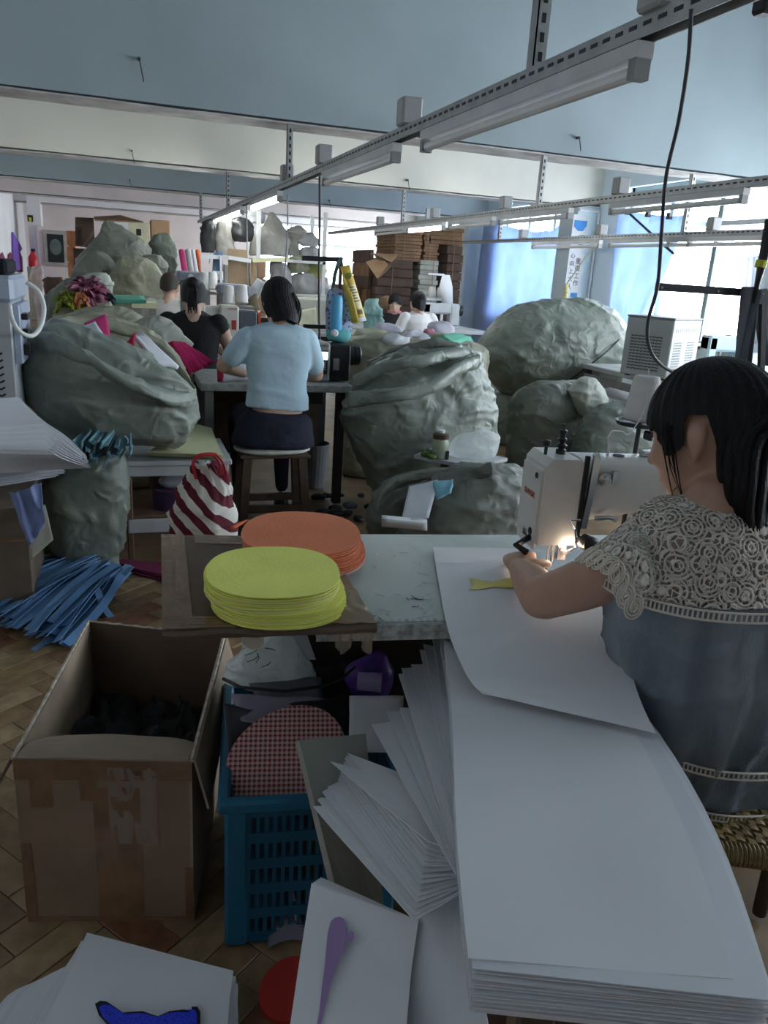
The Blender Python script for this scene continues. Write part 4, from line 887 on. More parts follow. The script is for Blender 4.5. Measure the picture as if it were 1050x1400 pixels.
m_skin = skin('warm_skin', (.46, .275, .20)); m_skin2 = skin('light_skin', (.56, .36, .27))
m_hair = mat('black_hair', (.007, .0065, .008), .5, .3, 3, .5, 12, stretch=(30, 30, 1.2), spec=.25)
m_lips = mat('lip_skin', (.42, .16, .13), .45); m_eye = mat('eye_white', (.7, .7, .68), .3); m_iris = mat('dark_iris', (.02, .012, .01), .2)
def face_bits(p, c, R):
    for s in (-1, 1):
        e = MB(); e.T = Matrix.Translation(V(c)) @ R.to_4x4(); ball(e, (s * .031, .079, .008), .0115, 1.2, .8, .75); eo = e.build('eye', m_eye, p, smooth=True)
        e = MB(); e.T = Matrix.Translation(V(c)) @ R.to_4x4(); ball(e, (s * .031, .0865, .008), .0052, 1, .6, 1); e.build('iris', m_iris, eo, smooth=True)
        e = MB(); e.T = Matrix.Translation(V(c)) @ R.to_4x4(); e.tube([(s * .015, .092, .026), (s * .03, .092, .031), (s * .047, .080, .027)], .0028, 6); e.build('eyebrow', m_hair, p, smooth=True)
    e = MB(); e.T = Matrix.Translation(V(c)) @ R.to_4x4(); e.loft([((-.022, .083, -.066), (0, .004, 0), (0, 0, .004)), ((0, .094, -.064), (0, .006, 0), (0, 0, .009)), ((.022, .083, -.066), (0, .004, 0), (0, 0, .004))], 10); e.build('lips', m_lips, p, smooth=True)
def strand_cap(m, c, R, fn, nu=96, nv=26):
    """hair shell about head centre: fn(azimuth 0 front .. pi back, v 0 crown .. 1 ends) -> local point; ridged into locks"""
    T0 = m.T.copy(); m.T = T0 @ Matrix.Translation(V(c)) @ R.to_4x4()
    def g(u, v):
        a = 2 * PI * u; p = V(fn(a, v)); k = .0022 * math.sin(u * 2 * PI * 61 + 4 * nz((u * 9, v * 1.5, 0), 1, 2)) + .003 * nz((u * 26, v * 1.2, 0), 1, 7)
        d = V((p.x, p.y, 0)); d = d.normalized() if d.length > 1e-4 else V((0, 0, 1)); return p + d * k * min(1, v * 3)
    m.patch(g, nu, nv); m.T = T0; return m
# ---- the seamstress in front
HC = AY(968, 598, 1.10); HF = V((-.40, .86, -.30)); HR = frame(HF); HS = 1.06
w_ = thing('person', 'woman with black ponytail in denim top with cream lace shoulders sewing in front', 'person', AZ(985, 1150, .46))
b = MB(); head(b, HC, HR, HS)
NB = AY(968, 702, 1.03)
hl = lambda x, y, z: HC + HR @ V((x, y, z)) * HS
limb(b, [hl(0, -.03, -.03), hl(0, -.035, -.085), NB, NB + V((.01, -.01, -.08))], [.058, .054, .058, .075], 20)
SH = AY(874, 757, 1.05); EL = AZ(741, 818, .828); WR = AZ(722, 800, .812); WR = EL + (AZ(722, 792, .81) - EL).normalized() * .225
limb(b, [SH + V((.05, 0, .01)), SH, (SH * .55 + EL * .45) + V((0, -.01, -.005)), EL], [.058, .056, .050, .043], 18)
limb(b, [EL, EL * .6 + WR * .4 + V((0, 0, .004)), EL * .15 + WR * .85, WR], [.043, .041, .031, .028], 18)
hand(b, WR + V((0, .004, .0)), V((.42, .86, .03)), V((-.2, .1, 1)), 1.0, .85, 1)
SR = SH + V((.285, -.04, -.01)); ER = SR + V((.10, .12, -.22)); WRR = V((1.06, 1.36, .80))
limb(b, [SR - V((.05, 0, -.01)), SR, ER], [.058, .055, .043], 16); limb(b, [ER, ER * .5 + WRR * .5, WRR], [.043, .039, .028], 16)
hand(b, WRR, V((-.3, .9, -.05)), V((.2, 0, 1)), 1.0, .6, -1)
limb(b, [SH + V((.03, 0, .02)), NB + V((.01, 0, -.06)), SR + V((-.03, 0, .02))], [.05, .07, .05], 18)
remesh(b.build('body', m_skin, w_, smooth=True), .0058, 3)
face_bits(w_, HC, HR)
m_denim = mat('washed_denim', (.12, .15, .19), .85, scale=5, bump=.35, bscale=160, col2=(.25, .285, .32), stretch=(2.2, 2.2, .7), detail=8)
top_rows = [(838, 792, 1122, 788), (834, 830, 1124, 822), (834, 870, 1122, 862), (846, 920, 1108, 915), (862, 965, 1090, 960), (880, 1010, 1072, 1008), (894, 1050, 1058, 1050), (906, 1090, 1046, 1090), (920, 1130, 1034, 1122), (935, 1147, 1020, 1138)]
dn = blob(top_rows, 1.04, .56, 41, .014, 96, 9)
for i, v in enumerate(dn.v):                                            # long vertical folds
    p = V(v); c = V((1.03, 1.04, p.z)); d = p - c; a = math.atan2(d.y, d.x); d.normalize(); k = max(0, min(1, (1.0 - p.z) / .4))
    dn.v[i] = tuple(p + d * (.010 * k * math.sin(a * 9 + 3 * nz((a, p.z * 2, 0), 1, 3)) + .008 * k * nz((a * 3, p.z * 4, 0), 1, 5)))
denim = dn.build('denim_top', m_denim, w_, smooth=True)
def lace(name, col, scale, hole):
    m = bpy.data.materials.new(name); m.use_nodes = True; N, L = m.node_tree.nodes, m.node_tree.links; b = N['Principled BSDF']
    b.inputs['Base Color'].default_value = (*col, 1); b.inputs['Roughness'].default_value = .9
    tc = N.new('ShaderNodeTexCoord'); v1 = N.new('ShaderNodeTexVoronoi'); v1.feature = 'DISTANCE_TO_EDGE'; v1.inputs['Scale'].default_value = scale * 2.3
    v2 = N.new('ShaderNodeTexVoronoi'); v2.inputs['Scale'].default_value = scale * .8; v2.distance = 'EUCLIDEAN'
    for v in (v1, v2): L.new(tc.outputs['Object'], v.inputs['Vector'])
    s = N.new('ShaderNodeMath'); s.operation = 'SINE'; mu = N.new('ShaderNodeMath'); mu.operation = 'MULTIPLY'; mu.inputs[1].default_value = 30
    L.new(v2.outputs['Distance'], mu.inputs[0]); L.new(mu.outputs[0], s.inputs[0])
    g1 = N.new('ShaderNodeMath'); g1.operation = 'LESS_THAN'; g1.inputs[1].default_value = hole; L.new(v1.outputs['Distance'], g1.inputs[0])
    g2 = N.new('ShaderNodeMath'); g2.operation = 'GREATER_THAN'; g2.inputs[1].default_value = .1; L.new(s.outputs[0], g2.inputs[0])
    mx = N.new('ShaderNodeMath'); mx.operation = 'MAXIMUM'; L.new(g1.outputs[0], mx.inputs[0]); L.new(g2.outputs[0], mx.inputs[1])
    bp = N.new('ShaderNodeBump'); bp.inputs['Strength'].default_value = .8; bp.inputs['Distance'].default_value = .004; ad = N.new('ShaderNodeMath'); ad.operation = 'ADD'
    L.new(s.outputs[0], ad.inputs[0]); L.new(mx.outputs[0], ad.inputs[1]); L.new(ad.outputs[0], bp.inputs['Height']); L.new(bp.outputs['Normal'], b.inputs['Normal'])
    t = N.new('ShaderNodeBsdfTransparent'); x = N.new('ShaderNodeMixShader'); L.new(mx.outputs[0], x.inputs['Fac']); L.new(t.outputs[0], x.inputs[1]); L.new(b.outputs[0], x.inputs[2])
    L.new(x.outputs[0], N['Material Output'].inputs['Surface']); return m
m_lace = lace('cream_lace', (.78, .72, .64), 36, .085)
m_lace_solid = mat('cream_cotton', (.70, .64, .56), .9, .1, 20, .2, 200)
m_under = mat('beige_lining', (.40, .31, .265), .9, .08, 10)
yk = [(905, 688, 1048, 686), (888, 700, 1068, 697), (872, 718, 1085, 714), (856, 745, 1102, 740), (844, 775, 1116, 768), (838, 797, 1122, 792)]
blob(yk, 1.035, .50, 42, .006, 80, 7).build('lining', m_under, w_, smooth=True)
yo = blob([(a - 4, b_, c + 4, d) for a, b_, c, d in yk], 1.035, .53, 42, .006, 80, 7); yo.build('lace_yoke', m_lace, w_, smooth=True)
def band(rows, ratio, name, nb=60, h=.008):
    """ladder-stitched braid round the garment"""
    a0, b0 = AY(rows[0], rows[1], 1.04), AY(rows[2], rows[3], 1.04); c = (a0 + b0) / 2; hx = (b0 - a0) / 2; ry = hx.length * ratio
    P = lambda a, z: c + V((hx.x, 0, hx.z)) * math.copysign(abs(math.cos(a)) ** .85, math.cos(a)) + V((0, ry, 0)) * math.copysign(abs(math.sin(a)) ** .85, math.sin(a)) + V((0, 0, z))
    m = MB()
    for z in (-h, h): m.tube([P(2 * PI * k / 72, z) for k in range(73)], .0022, 5)
    o = m.build(name, m_lace_solid, w_, smooth=True); s = MB()
    for k in range(nb * 3): a = 2 * PI * k / (nb * 3); s.bar(P(a, -h), P(a, h), .002, .0028)
    tag(s.build('ladder_stitch', m_lace_solid, o), kind='stuff')
band((832, 800, 1127, 795), .615, 'lace_band', 50); band((874, 1012, 1082, 1009), .635, 'lace_band', 40, .007); band((893, 1078, 1056, 1075), .635, 'lace_band', 36, .007)
def sleeve(seam0, seam1, h0, h1, bulge, name):
    def fn(u, v):
        vv = v * (1 + .10 * abs(math.sin(u * PI * 5)) * v)
        p = (seam0 * (1 - u) + seam1 * u) * (1 - vv) + (h0 * (1 - u) + h1 * u) * vv
        return p + bulge * (math.sin(PI * min(1, u)) * (.35 + .65 * math.sin(PI * min(1, vv) * .75))) + V((0, -.004, .004)) * math.sin(u * 14) * vv
    return MB().patch(fn, 44, 22, .002).build(name, m_lace, w_, smooth=True)
sl = sleeve(AY(872, 700, 1.08), AY(898, 806, .95), AY(787, 765, 1.11), AY(866, 842, .95), V((-.035, -.05, .058)), 'lace_sleeve')
sleeve(AY(1082, 700, 1.08), AY(1068, 800, .95), AY(1180, 755, 1.11), AY(1110, 842, .95), V((.035, -.05, .058)), 'lace_sleeve')
for k in range(9):                                                      # raised lace flowers along the scalloped hem
    u = .06 + .88 * k / 8
    def fnp(u, v):
        s0, s1, h0, h1 = AY(872, 700, 1.08), AY(898, 806, .95), AY(787, 765, 1.11), AY(866, 842, .95)
        return ((s0 * (1 - u) + s1 * u) * (1 - v) + (h0 * (1 - u) + h1 * u) * v) + V((-.035, -.05, .058)) * (math.sin(PI * u) * (.35 + .65 * math.sin(PI * min(1, v) * .75))) + V((0, -.004, .004)) * math.sin(u * 14) * v
    v0 = .93; p = fnp(u, v0); du = (fnp(u + .02, v0) - fnp(u - .02, v0)).normalized(); dv = (fnp(u, v0 + .02) - fnp(u, v0 - .02)).normalized()
    m = MB()
    for r in (.0065, .012, .0165): m.tube([p + (du * math.cos(a) + dv * math.sin(a) * 1.15) * r + du.cross(dv).normalized() * (.002 if du.cross(dv).dot(CAM - p) > 0 else -.002) for a in [2 * PI * i / 20 for i in range(21)]], .0019, 5)
    m.build('lace_rosette', m_lace_solid, sl, smooth=True)
# hair
def lerp_tab(tab, x):
    for (x0, y0), (x1, y1) in zip(tab, tab[1:]):
        if x <= x1: k = (x - x0) / (x1 - x0); k = k * k * (3 - 2 * k); return y0 + (y1 - y0) * k
    return tab[-1][1]
HAIRLINE = [(0, 1.42), (.7, 1.5), (1.15, 1.98), (1.40, 1.9), (1.56, 1.42), (1.84, 1.45), (2.0, 2.55), (3.2, 2.95)]
def hcap(a, v, line=HAIRLINE):
    aa = abs((a + PI) % (2 * PI) - PI); th = v * lerp_tab(line, aa); k = max(0, th - 1.57)
    r = math.sin(min(th, 1.57)) - (.16 if aa > 1.4 else .0) * k ** 1.6; z = .026 + .107 * math.cos(min(th, 1.57)) - .112 * k
    return (.087 * r * math.sin(a), -.012 + (.108 if aa < 1.57 else .112) * math.cos(a) * r, z)
hm = MB(); hm.T = Matrix.Identity(4); strand_cap(hm, HC, HR @ Matrix.Scale(HS, 3), hcap)
hair = hm.build('hair', m_hair, w_, smooth=True)
m = MB()
for k in range(6):                                                        # loose strands in front of the ear, and the fringe
    j = math.sin(k * 2.3) * .005; y0 = .016 + .0035 * k + .006 * math.sin(k * 3.1); L = (.15, .11, .13, .06, .08)[k % 5]
    m.tube([hl(-.084, y0, .03), hl(-.083 + j * .4, y0 + .003, .0), hl(-.076 + j, y0 + .004 + j, -L * .5), hl(-.064 + j, y0 + j * 1.5, -L)], [.0016, .0016, .0010, .0003], 5)
m.build('hair_lock', m_hair, hair, smooth=True)
TIE = hl(.01, -.118, .058)
m = MB(); random.seed(3)
pts0 = [TIE, hl(.012, -.145, .035), AY(1036, 575, 1.02), AY(1024, 640, 1.0), AY(1022, 695, .99), AY(1034, 745, .985)]
for k in range(100):
    a = random.uniform(0, 2 * PI); r = math.sqrt(random.random())
    ofs = V((math.cos(a) * r, math.sin(a) * r * .8, math.sin(a) * r * .4)); sp = [.016, .032, .054, .052, .038, .016]
    m.tube([V(q[:3]) for q in cat([tuple(p + ofs * s + V((random.uniform(-.003, .003),) * 3)) for p, s in zip(pts0, sp)], 3)], [.006] + [.0085] * 12 + [.006, .004, .002], 5)
m.build('ponytail', m_hair, w_, smooth=True)
m = MB(); m.tube([TIE + HR @ V((math.cos(a) * .019, .002 * math.sin(a * 5), math.sin(a) * .019)) for a in [2 * PI * i / 20 for i in range(21)]], .0085, 8)
m.build('scrunchie', mat('grey_satin', (.32, .30, .34), .4, .2, 20), w_, smooth=True)
m = MB(); m.tube([NB + V((.066 * math.cos(a), .062 * math.sin(a), .012 + .022 * math.sin(a) )) for a in [2 * PI * i / 28 for i in range(29)]], .0014, 5); m.build('necklace', mat('fine_gold', (.5, .36, .16), .35, metal=.8), w_, smooth=True)
# trousers, legs, shoes
ST = AZ(985, 1165, .46)
hp = AY(978, 1138, 1.04); px_, py_ = hp.x, hp.y
m = MB(); m.loft([((px_, py_, .462), (.09, 0, 0), (0, .07, 0)), ((px_, py_, .49), (.105, 0, 0), (0, .08, 0)), ((px_, py_, .56), (.09, 0, 0), (0, .07, 0))], 28)
for s in (-1, 1): limb(m, [(px_ + s * .07, py_ + .06, .525), (px_ + s * .11, py_ + .42, .56)], [.062, .058], 16); limb(m, [(px_ + s * .11, py_ + .42, .56), (px_ + s * .12, py_ + .40, .3), (px_ + s * .12, py_ + .38, .09)], [.062, .052, .042], 16)
remesh(m.build('trousers', mat('black_trousers', (.012, .012, .016), .85, .2, 12, .2, 90), w_, smooth=True), .012, 2)
for s in (-1, 1): MB().loft([((px_ + s * .12, py_ + .34, .0), (.042, 0, 0), (0, .05, 0)), ((px_ + s * .12, py_ + .40, .0), (.044, 0, 0), (0, .12, 0)), ((px_ + s * .12, py_ + .40, .05), (.040, 0, 0), (0, .11, 0)), ((px_ + s * .12, py_ + .37, .085), (.034, 0, 0), (0, .05, 0))], 16).build('shoe', m_black, w_, smooth=True)
# woven cane stool
m_cane = mat('woven_cane', (.25, .175, .07), .5, .3, 30, .2, 80); SC = V((px_ + .02, py_ - .03, 0)); A_S = -.42
t = thing('cane_stool', 'stool with a woven cane seat under the seamstress', 'stool', SC)
def SB(): m = MB(); m.T = Matrix.Translation(SC) @ Matrix.Rotation(A_S, 4, 'Z'); return m
h = .175; zt = .458
for a, b_ in (((-h, -h), (h, -h)), ((h, -h), (h, h)), ((h, h), (-h, h)), ((-h, h), (-h, -h))):
    SB().tube([(a[0], a[1], zt - .012), (b_[0], b_[1], zt - .012)], .017, 10).build('seat_rail', m_cane, t, smooth=True)
    m = SB(); d = V(b_) - V(a)
    for k in range(44): q = V(a) + d * ((k + .5) / 44); m.tube([V((q[0], q[1], zt - .012)) + V((0 if abs(d[0]) > .01 else math.cos(w) * .0185, 0 if abs(d[1]) > .01 else math.cos(w) * .0185, math.sin(w) * .0185)) for w in [2 * PI * i / 10 for i in range(11)]], .0042, 5)
    tag(m.build('cane_wrapping', m_cane, t), kind='stuff')
m = SB(); n = 19
for k in range(n):
    q = -h + .012 + (2 * h - .024) * k / (n - 1)
    m.patch(lambda u, v: (-h + 2 * h * v, q + .0065 * (u - .5) * 2, zt + .002 * (1 if (k + int(v * n)) % 2 else -1)), 1, n * 2, .002); m.patch(lambda u, v: (q + .0065 * (u - .5) * 2, -h + 2 * h * v, zt - .002 * (1 if (k + int(v * n)) % 2 else -1)), 1, n * 2, .002)
tag(m.build('cane_weave', m_cane, t), kind='stuff')
for x in (-h, h):
    for y in (-h, h): SB().tube([(x * .95, y * .95, zt - .02), (x * 1.05, y * 1.05, 0)], .016, 10).build('leg', m_wood_d, t, smooth=True)
# ---- sewing machine
m_mach = mat('machine_enamel', (.60, .59, .56), .32, .07, 7, .04, 30, spec=.5); m_chrome = mat('polished_steel', (.6, .6, .6), .2, .1, 10, metal=.95)
NP = AZ(742, 775, .762); MO = V((NP.x, NP.y, .762)); MR = Matrix.Rotation(AN + .02, 4, 'Z')
t = thing('sewing_machine', 'cream white industrial sewing machine at which the ponytailed woman sews', 'sewing machine', MO)
def KB(): m = MB(); m.T = Matrix.Translation(MO) @ MR; return m
ZB = .022
KB().box(-.11, -.07, 0, .50, .11, .006, .002).build('bed', m_chrome, t)
m = KB(); m.prism([(-.045, .075), (.05, .075), (.05, .265), (.035, .28), (-.03, .28), (-.045, .262)], -.052, .075, Matrix(((1, 0, 0, 0), (0, 0, 1, 0), (0, 1, 0, 0), (0, 0, 0, 1)))); m.build('head_casing', m_mach, t)
m = KB(); m.prism([(-.052, .085), (-.048, .06), (-.045, .085), (-.045, .255), (-.052, .25)], -.045, .068, Matrix(((1, 0, 0, 0), (0, 0, 1, 0), (0, 1, 0, 0), (0, 0, 0, 1)))); m.build('face_plate', m_mach, t)
m = KB()
m.loft([((.05, .012, .20), (0, .06, 0), (0, 0, .078), .45), ((.14, .012, .205), (0, .058, 0), (0, 0, .072), .45), ((.24, .012, .215), (0, .058, 0), (0, 0, .062), .45), ((.33, .012, .215), (0, .06, 0), (0, 0, .062), .45), ((.36, .012, .20), (0, .065, 0), (0, 0, .075), .45), ((.50, .012, .19), (0, .07, 0), (0, 0, .088), .45)], 28)
autosmooth(m.build('arm', m_mach, t), .7)
autosmooth(KB().box(.36, -.055, .004, .50, .08, .16, .02).build('column', m_mach, t), .7)
KB().lathe([(.0, 0), (.062, 0), (.066, .01), (.066, .035), (.05, .045), (0, .045)], 28, (.505, .012, .20), axis=(1, 0, 0)).build('hand_wheel', m_mach, t, smooth=False)
def bit(fn, m, name='fitting', sm=True): k = KB(); fn(k); o = k.build(name, m, t, smooth=False); return autosmooth(o) if sm else o
bit(lambda k: k.lathe([(.004, .28), (.004, .30), (.010, .302), (.010, .312), (.003, .315)], 14, (-.03, .0, 0)), m_black, 'pressure_knob')
bit(lambda k: k.lathe([(.012, .275), (.012, .29), (.006, .292), (.014, .30), (.006, .305), (.012, .315), (.006, .32), (.010, .335), (.003, .338), (.003, .35)], 14, (.012, .01, 0)), m_black, 'thread_tension_post')
bit(lambda k: k.prism([(.052, .12), (.066, .12), (.07, .18), (.078, .285), (.07, .30), (.06, .296), (.058, .20)], -.066, -.054, Matrix(((1, 0, 0, 0), (0, 0, 1, 0), (0, 1, 0, 0), (0, 0, 0, 1)))), m_chrome, 'take_up_guard')
bit(lambda k: k.box(.045, -.058, .10, .055, -.05, .29), m_dark, 'lever_slot', False)
bit(lambda k: k.lathe([(0, 0), (.014, 0), (.016, .006), (.007, .01), (.010, .018), (.008, .024), (0, .024)], 16, (.10, -.048, .235), axis=(0, -1, 0)).box(.118, -.056, .225, .13, -.045, .255), m_chrome, 'tension_dial')
bit(lambda k: k.lathe([(0, 0), (.02, 0), (.02, .025), (.012, .03), (0, .03)], 16, (.072, -.055, .085), axis=(.2, -1, 0)), m_black, 'stitch_knob')
bit(lambda k: k.tube([(.078, -.075, .045), (.135, -.10, .085)], [.014, .016], 12), mat('navy_grip', (.012, .013, .03), .6), 'lever_grip')
bit(lambda k: k.box(-.052, -.005, .075, -.03, .03, .10, .004).tube([(-.05, -.02, .085), (-.095, -.05, .075), (-.07, -.06, .06)], .008, 8), m_black, 'presser_lifter')
bit(lambda k: k.tube([(.0, -.02, .004), (.0, -.02, .09)], .0028, 8).tube([(.012, -.02, .02), (.012, -.02, .09)], .005, 8).box(-.012, -.045, .003, .02, .0, .008).box(.02, -.03, .03, .04, -.015, .08).lathe([(0, 0), (.007, 0), (.007, .012), (0, .012)], 12, (.03, -.035, .055), axis=(0, -1, 0)), m_chrome, 'needle_bar')
bit(lambda k: k.tube([(.09, -.05, .14), (.12, -.06, .145), (.14, -.06, .14)], .006, 8), m_chrome, 'tension_lever')
bit(lambda k: k.tube([(.05, -.06, .14), (.02, -.066, .142), (.035, -.066, .12)], .0035, 6).tube([(.04, -.06, .12), (.046, -.066, .075), (.03, -.06, .06)], .004, 6), m_chrome, 'thread_guide')
bit(lambda k: k.tube([(.13, .01, .27), (.133, .01, .30), (.128, .012, .32), (.133, .008, .335)], .0035, 6), m_chrome, 'thread_post')
bit(lambda k: k.lathe([(.0, .276), (.02, .276), (.02, .282), (.012, .284), (0, .284)], 16, (.28, .02, 0)).box(.22, .0, .275, .26, .03, .29, .004).box(.31, .0, .27, .35, .03, .282, .003), m_chrome, 'top_fitting')
bit(lambda k: k.lathe([(0, 0), (.007, 0), (.007, .002), (0, .002)], 14, (-.0525, -.02, .235), axis=(-1, 0, 0)).lathe([(0, 0), (.009, 0), (.009, .002), (0, .002)], 14, (-.0525, -.02, .10), axis=(-1, 0, 0)).lathe([(0, 0), (.014, 0), (.014, .001), (0, .001)], 16, (.16, .01, .278)), m_dark, 'oil_hole')
lamp = bpy.data.lights.new('machine_lamp', 'POINT'); lamp.energy = .34; lamp.color = (1, .80, .60); lamp.shadow_soft_size = .01
lo = bpy.data.objects.new('machine_lamp', lamp); COL.objects.link(lo); lo.location = MO + MR.to_3x3() @ V((.035, -.055, .068)); lo.parent = t; lo.location = V(lo.location) - MO
bit(lambda k: k.box(.055, -.03, .07, .075, -.005, .09, .003), m_dark, 'lamp_housing')
def text(body, size, loc, rot, m, name, parent=None, ext=.0004):
    c = bpy.data.curves.new(name, 'FONT'); c.body = body; c.size = size; c.extrude = ext; c.align_x = 'CENTER'; c.align_y = 'CENTER'; o = bpy.data.objects.new(name, c); COL.objects.link(o)
    bpy.context.view_layer.update(); me = bpy.data.meshes.new_from_object(o.evaluated_get(bpy.context.evaluated_depsgraph_get())); bpy.data.objects.remove(o); me.materials.clear(); me.materials.append(m)
    o = bpy.data.objects.new(name, me); COL.objects.link(o); o['kind'] = 'stuff'
    Mw = Matrix.Translation(V(loc)) @ rot.to_4x4(); o.matrix_world = Mw
    if parent: o.parent = parent; o.location = V(loc) - V(parent.location)
    return o
m_redp = mat('red_print', (.40, .05, .04), .5)
Rf = MR.to_3x3() @ Matrix(((0, 0, -1), (-1, 0, 0), (0, 1, 0)))
text('SUNSIR', .020, MO + MR.to_3x3() @ V((-.0528, .012, .185)), Rf, m_redp, 'brand_lettering', t)
# thread stand with its cone
p = AY(875, 578, 1.62); t = thing('thread_stand', 'small black thread stand behind the sewing machine', 'thread stand', (p.x, p.y, .762))
MB().lathe([(0, .762), (.035, .762), (.035, .772), (.006, .776), (.006, p.z + .1), (0, p.z + .1)], 16, (p.x + .0, p.y, 0)).build('post', m_steel_d, t, smooth=False)
MB().lathe([(0, -.006), (.056, -.006), (.062, .004), (.058, .004), (.054, 0), (0, 0)], 32, p).build('tray', m_black, t)
MB().box(p.x - .01, p.y - .06, p.z - .035, p.x + .06, p.y - .03, p.z - .012, .004).build('bracket', m_black, t)
m_cone = mat('white_thread', (.66, .65, .63), .7, .05, 8, .3, 200, stretch=(1, 1, 8))
tag(MB().lathe([(.012, .0), (.040, .002), (.043, .012), (.033, .105), (.030, .113), (.016, .115), (.014, .112)], 32, p + V((0, 0, .004))).build('thread_cone', m_cone, smooth=True), 'white cone of thread on the stand beside the head of the seamstress', 'thread cone')
q0 = p + V((0, 0, .17)); q1 = MO + MR.to_3x3() @ V((.133, .008, .338))
tag(MB().tube([tuple(v) for v in cat([tuple(p + V((.0, -.0, .135))), tuple(p + V((-.03, -.05, .05))), tuple(p * .5 + q1 * .5 + V((-.01, -.03, -.01))), tuple(p * .2 + q1 * .8 + V((.004, -.01, -.004))), tuple(q1)], 8)], .0013, 5).build('thread', m_cone, smooth=True), 'white thread running from the cone to the machine', 'thread')
# clamp arm at the right with cloths hanging from it
AYc = 2.1; t = thing('clamp_arm', 'black perforated clamp arm in front of the bright windows', 'clamp arm', AY(1035, 520, AYc))
a, b_ = AY(897, 392, AYc), AY(1050, 402, AYc)
MB().bar(a, b_, .012, .024).build('bar', m_black, t)
for px in (905, 982, 1043):
    c = AY(px, 392.5 + (px - 897) * .066, AYc - .0065); MB().lathe([(0, 0), (.004, 0), (.004, .001), (0, .001)], 12, c, axis=(0, -1, 0)).build('bolt', m_chrome, t)
pf = AY(1040, 520, AYc + .012); MB().bar(V((pf.x, pf.y, 0)), pf, .02, .02).bar(pf, AY(1044, 395, AYc + .012), .014, .02).build('post', m_black, t); MB().box(pf.x - .12, pf.y - .1, 0, pf.x + .12, pf.y + .1, .015, .003).build('base', m_black, t)
MB().bar(AY(1026, 408, AYc - .015), AY(1052, 410, AYc - .015), .03, .032).build('clamp', m_black, t)
o = MB().tube([AY(1032, 410, AYc - .03), AY(1039, 372, AYc - .03), AY(1042, 366, AYc - .03)], .008, 8).build('umbrella_shaft', m_black)
tag(MB().tube([AY(1030, 415, AYc - .04), AY(1036, 385, AYc - .04), AY(1044, 352, AYc - .04), AY(1054, 300, AYc - .04)], [.006, .009, .016, .017], 10).build('folded_umbrella', m_black, smooth=True), 'black folded umbrella tip hooked over the clamp arm', 'umbrella'); bpy.data.objects.remove(o)
MB().tube([AY(1039, 366, AYc - .04), AY(1042, 356, AYc - .04)], .0175, 10).build('yellow_band', mat('yellow_band', (.55, .55, .03), .5), bpy.data.objects['folded_umbrella'])
m_grey_c = mat('grey_hanging_cloth', (.16, .17, .20), .8, .15, 8, .1, 40)
def strip_cloth(pts_l, pts_r, Yc, m, lab, name='hanging_cloth'):
    l = cat([tuple(AY(x, y, Yc)) for x, y in pts_l], 6); r = cat([tuple(AY(x, y, Yc)) for x, y in pts_r], 6); n = len(l) - 1
    def fn(u, v):
        i = int(round(v * n)); p = V(l[i]) * (1 - u) + V(r[i]) * u; return p + V((0, .012 * math.sin(u * 9 + v * 2), 0))
    return tag(MB().patch(fn, 16, n, .002).build(name, m, smooth=True), lab, 'cloth')
strip_cloth([(1015, 392), (1013, 430), (1009, 480), (1005, 515)], [(1036, 392), (1034, 420), (1024, 470), (1018, 512)], AYc - .02, m_grey_c, 'grey cloth strip hanging straight down from the clamp arm')
strip_cloth([(1034, 396), (1026, 430), (1018, 470), (1010, 510)], [(1040, 396), (1036, 420), (1028, 470), (1022, 515)], AYc - .045, mat('slate_cloth', (.09, .10, .12), .8), 'dark slate cloth strip slanting from the clamp arm')
strip_cloth([(1038, 400), (1036, 440), (1042, 480), (1046, 500)], [(1060, 400), (1056, 440), (1058, 480), (1060, 500)], AYc + .05, m_grey_c, 'grey cloth bunched at the right edge of the photo by the clamp')
# ================================================================== MIDDLE OF THE ROOM
m_tbl2 = mat('grey_worn_table', (.42, .43, .42), .5, .2, 30, .1, 60)
# ---- woman in the pale blue shirt
AYp = lambda x, y, d=0: AY(x, y, 4.12 + d)
PB = thing('person', 'long haired woman in a pale blue T-shirt sewing with her back turned', 'person', (AYp(378, 600).x, 4.1, .47))
hc = AYp(380, 414, .06); R2 = frame((.05, .9, -.45)); b = MB(); head(b, hc, R2, 1.0); nb = AYp(381, 447)
limb(b, [hc + V((0, -.02, -.05)), nb, nb + V((0, .0, -.07))], [.05, .050, .06], 16)
eL, eR = AYp(305, 500, .06), AYp(433, 513, .10)
wL, wR = AZ(345, 507, .80), AZ(420, 520, .80)
wL = eL + (V((.70, 4.45, .80)) - eL).normalized() * .23; wR = eR + (V((.86, 4.5, .80)) - eR).normalized() * .23
limb(b, [AYp(342, 466), AYp(320, 484, .02), eL], [.046, .045, .038]); limb(b, [eL, eL * .5 + wL * .5, wL], [.038, .034, .025]); hand(b, wL, V((.6, .7, -.1)), V((0, 0, 1)), 1, .4, 1)
limb(b, [AYp(416, 468), AYp(429, 492, .04), eR], [.046, .045, .038]); limb(b, [eR, eR * .5 + wR * .5, wR], [.038, .034, .025]); hand(b, wR, V((-.5, .8, -.1)), V((0, 0, 1)), 1, .4, -1)
b2 = blob([(350, 520, 408, 520), (346, 550, 412, 552), (344, 575, 414, 580)], 4.12, .58, 2, 0, 32, 4); b.add(b2.v, b2.f)
remesh(b.build('body', m_skin2, PB, smooth=True), .009, 3)
face_bits(PB, hc, R2)
m_bshirt = mat('pale_blue_cotton', (.46, .62, .72), .85, .05, 6, .2, 30)
s_ = blob([(364, 441, 400, 442), (338, 450, 424, 453), (331, 466, 428, 470), (335, 490, 425, 494), (338, 520, 421, 524), (336, 543, 422, 548), (335, 555, 423, 561)], 4.12, .50, 12, .010, 64, 8)
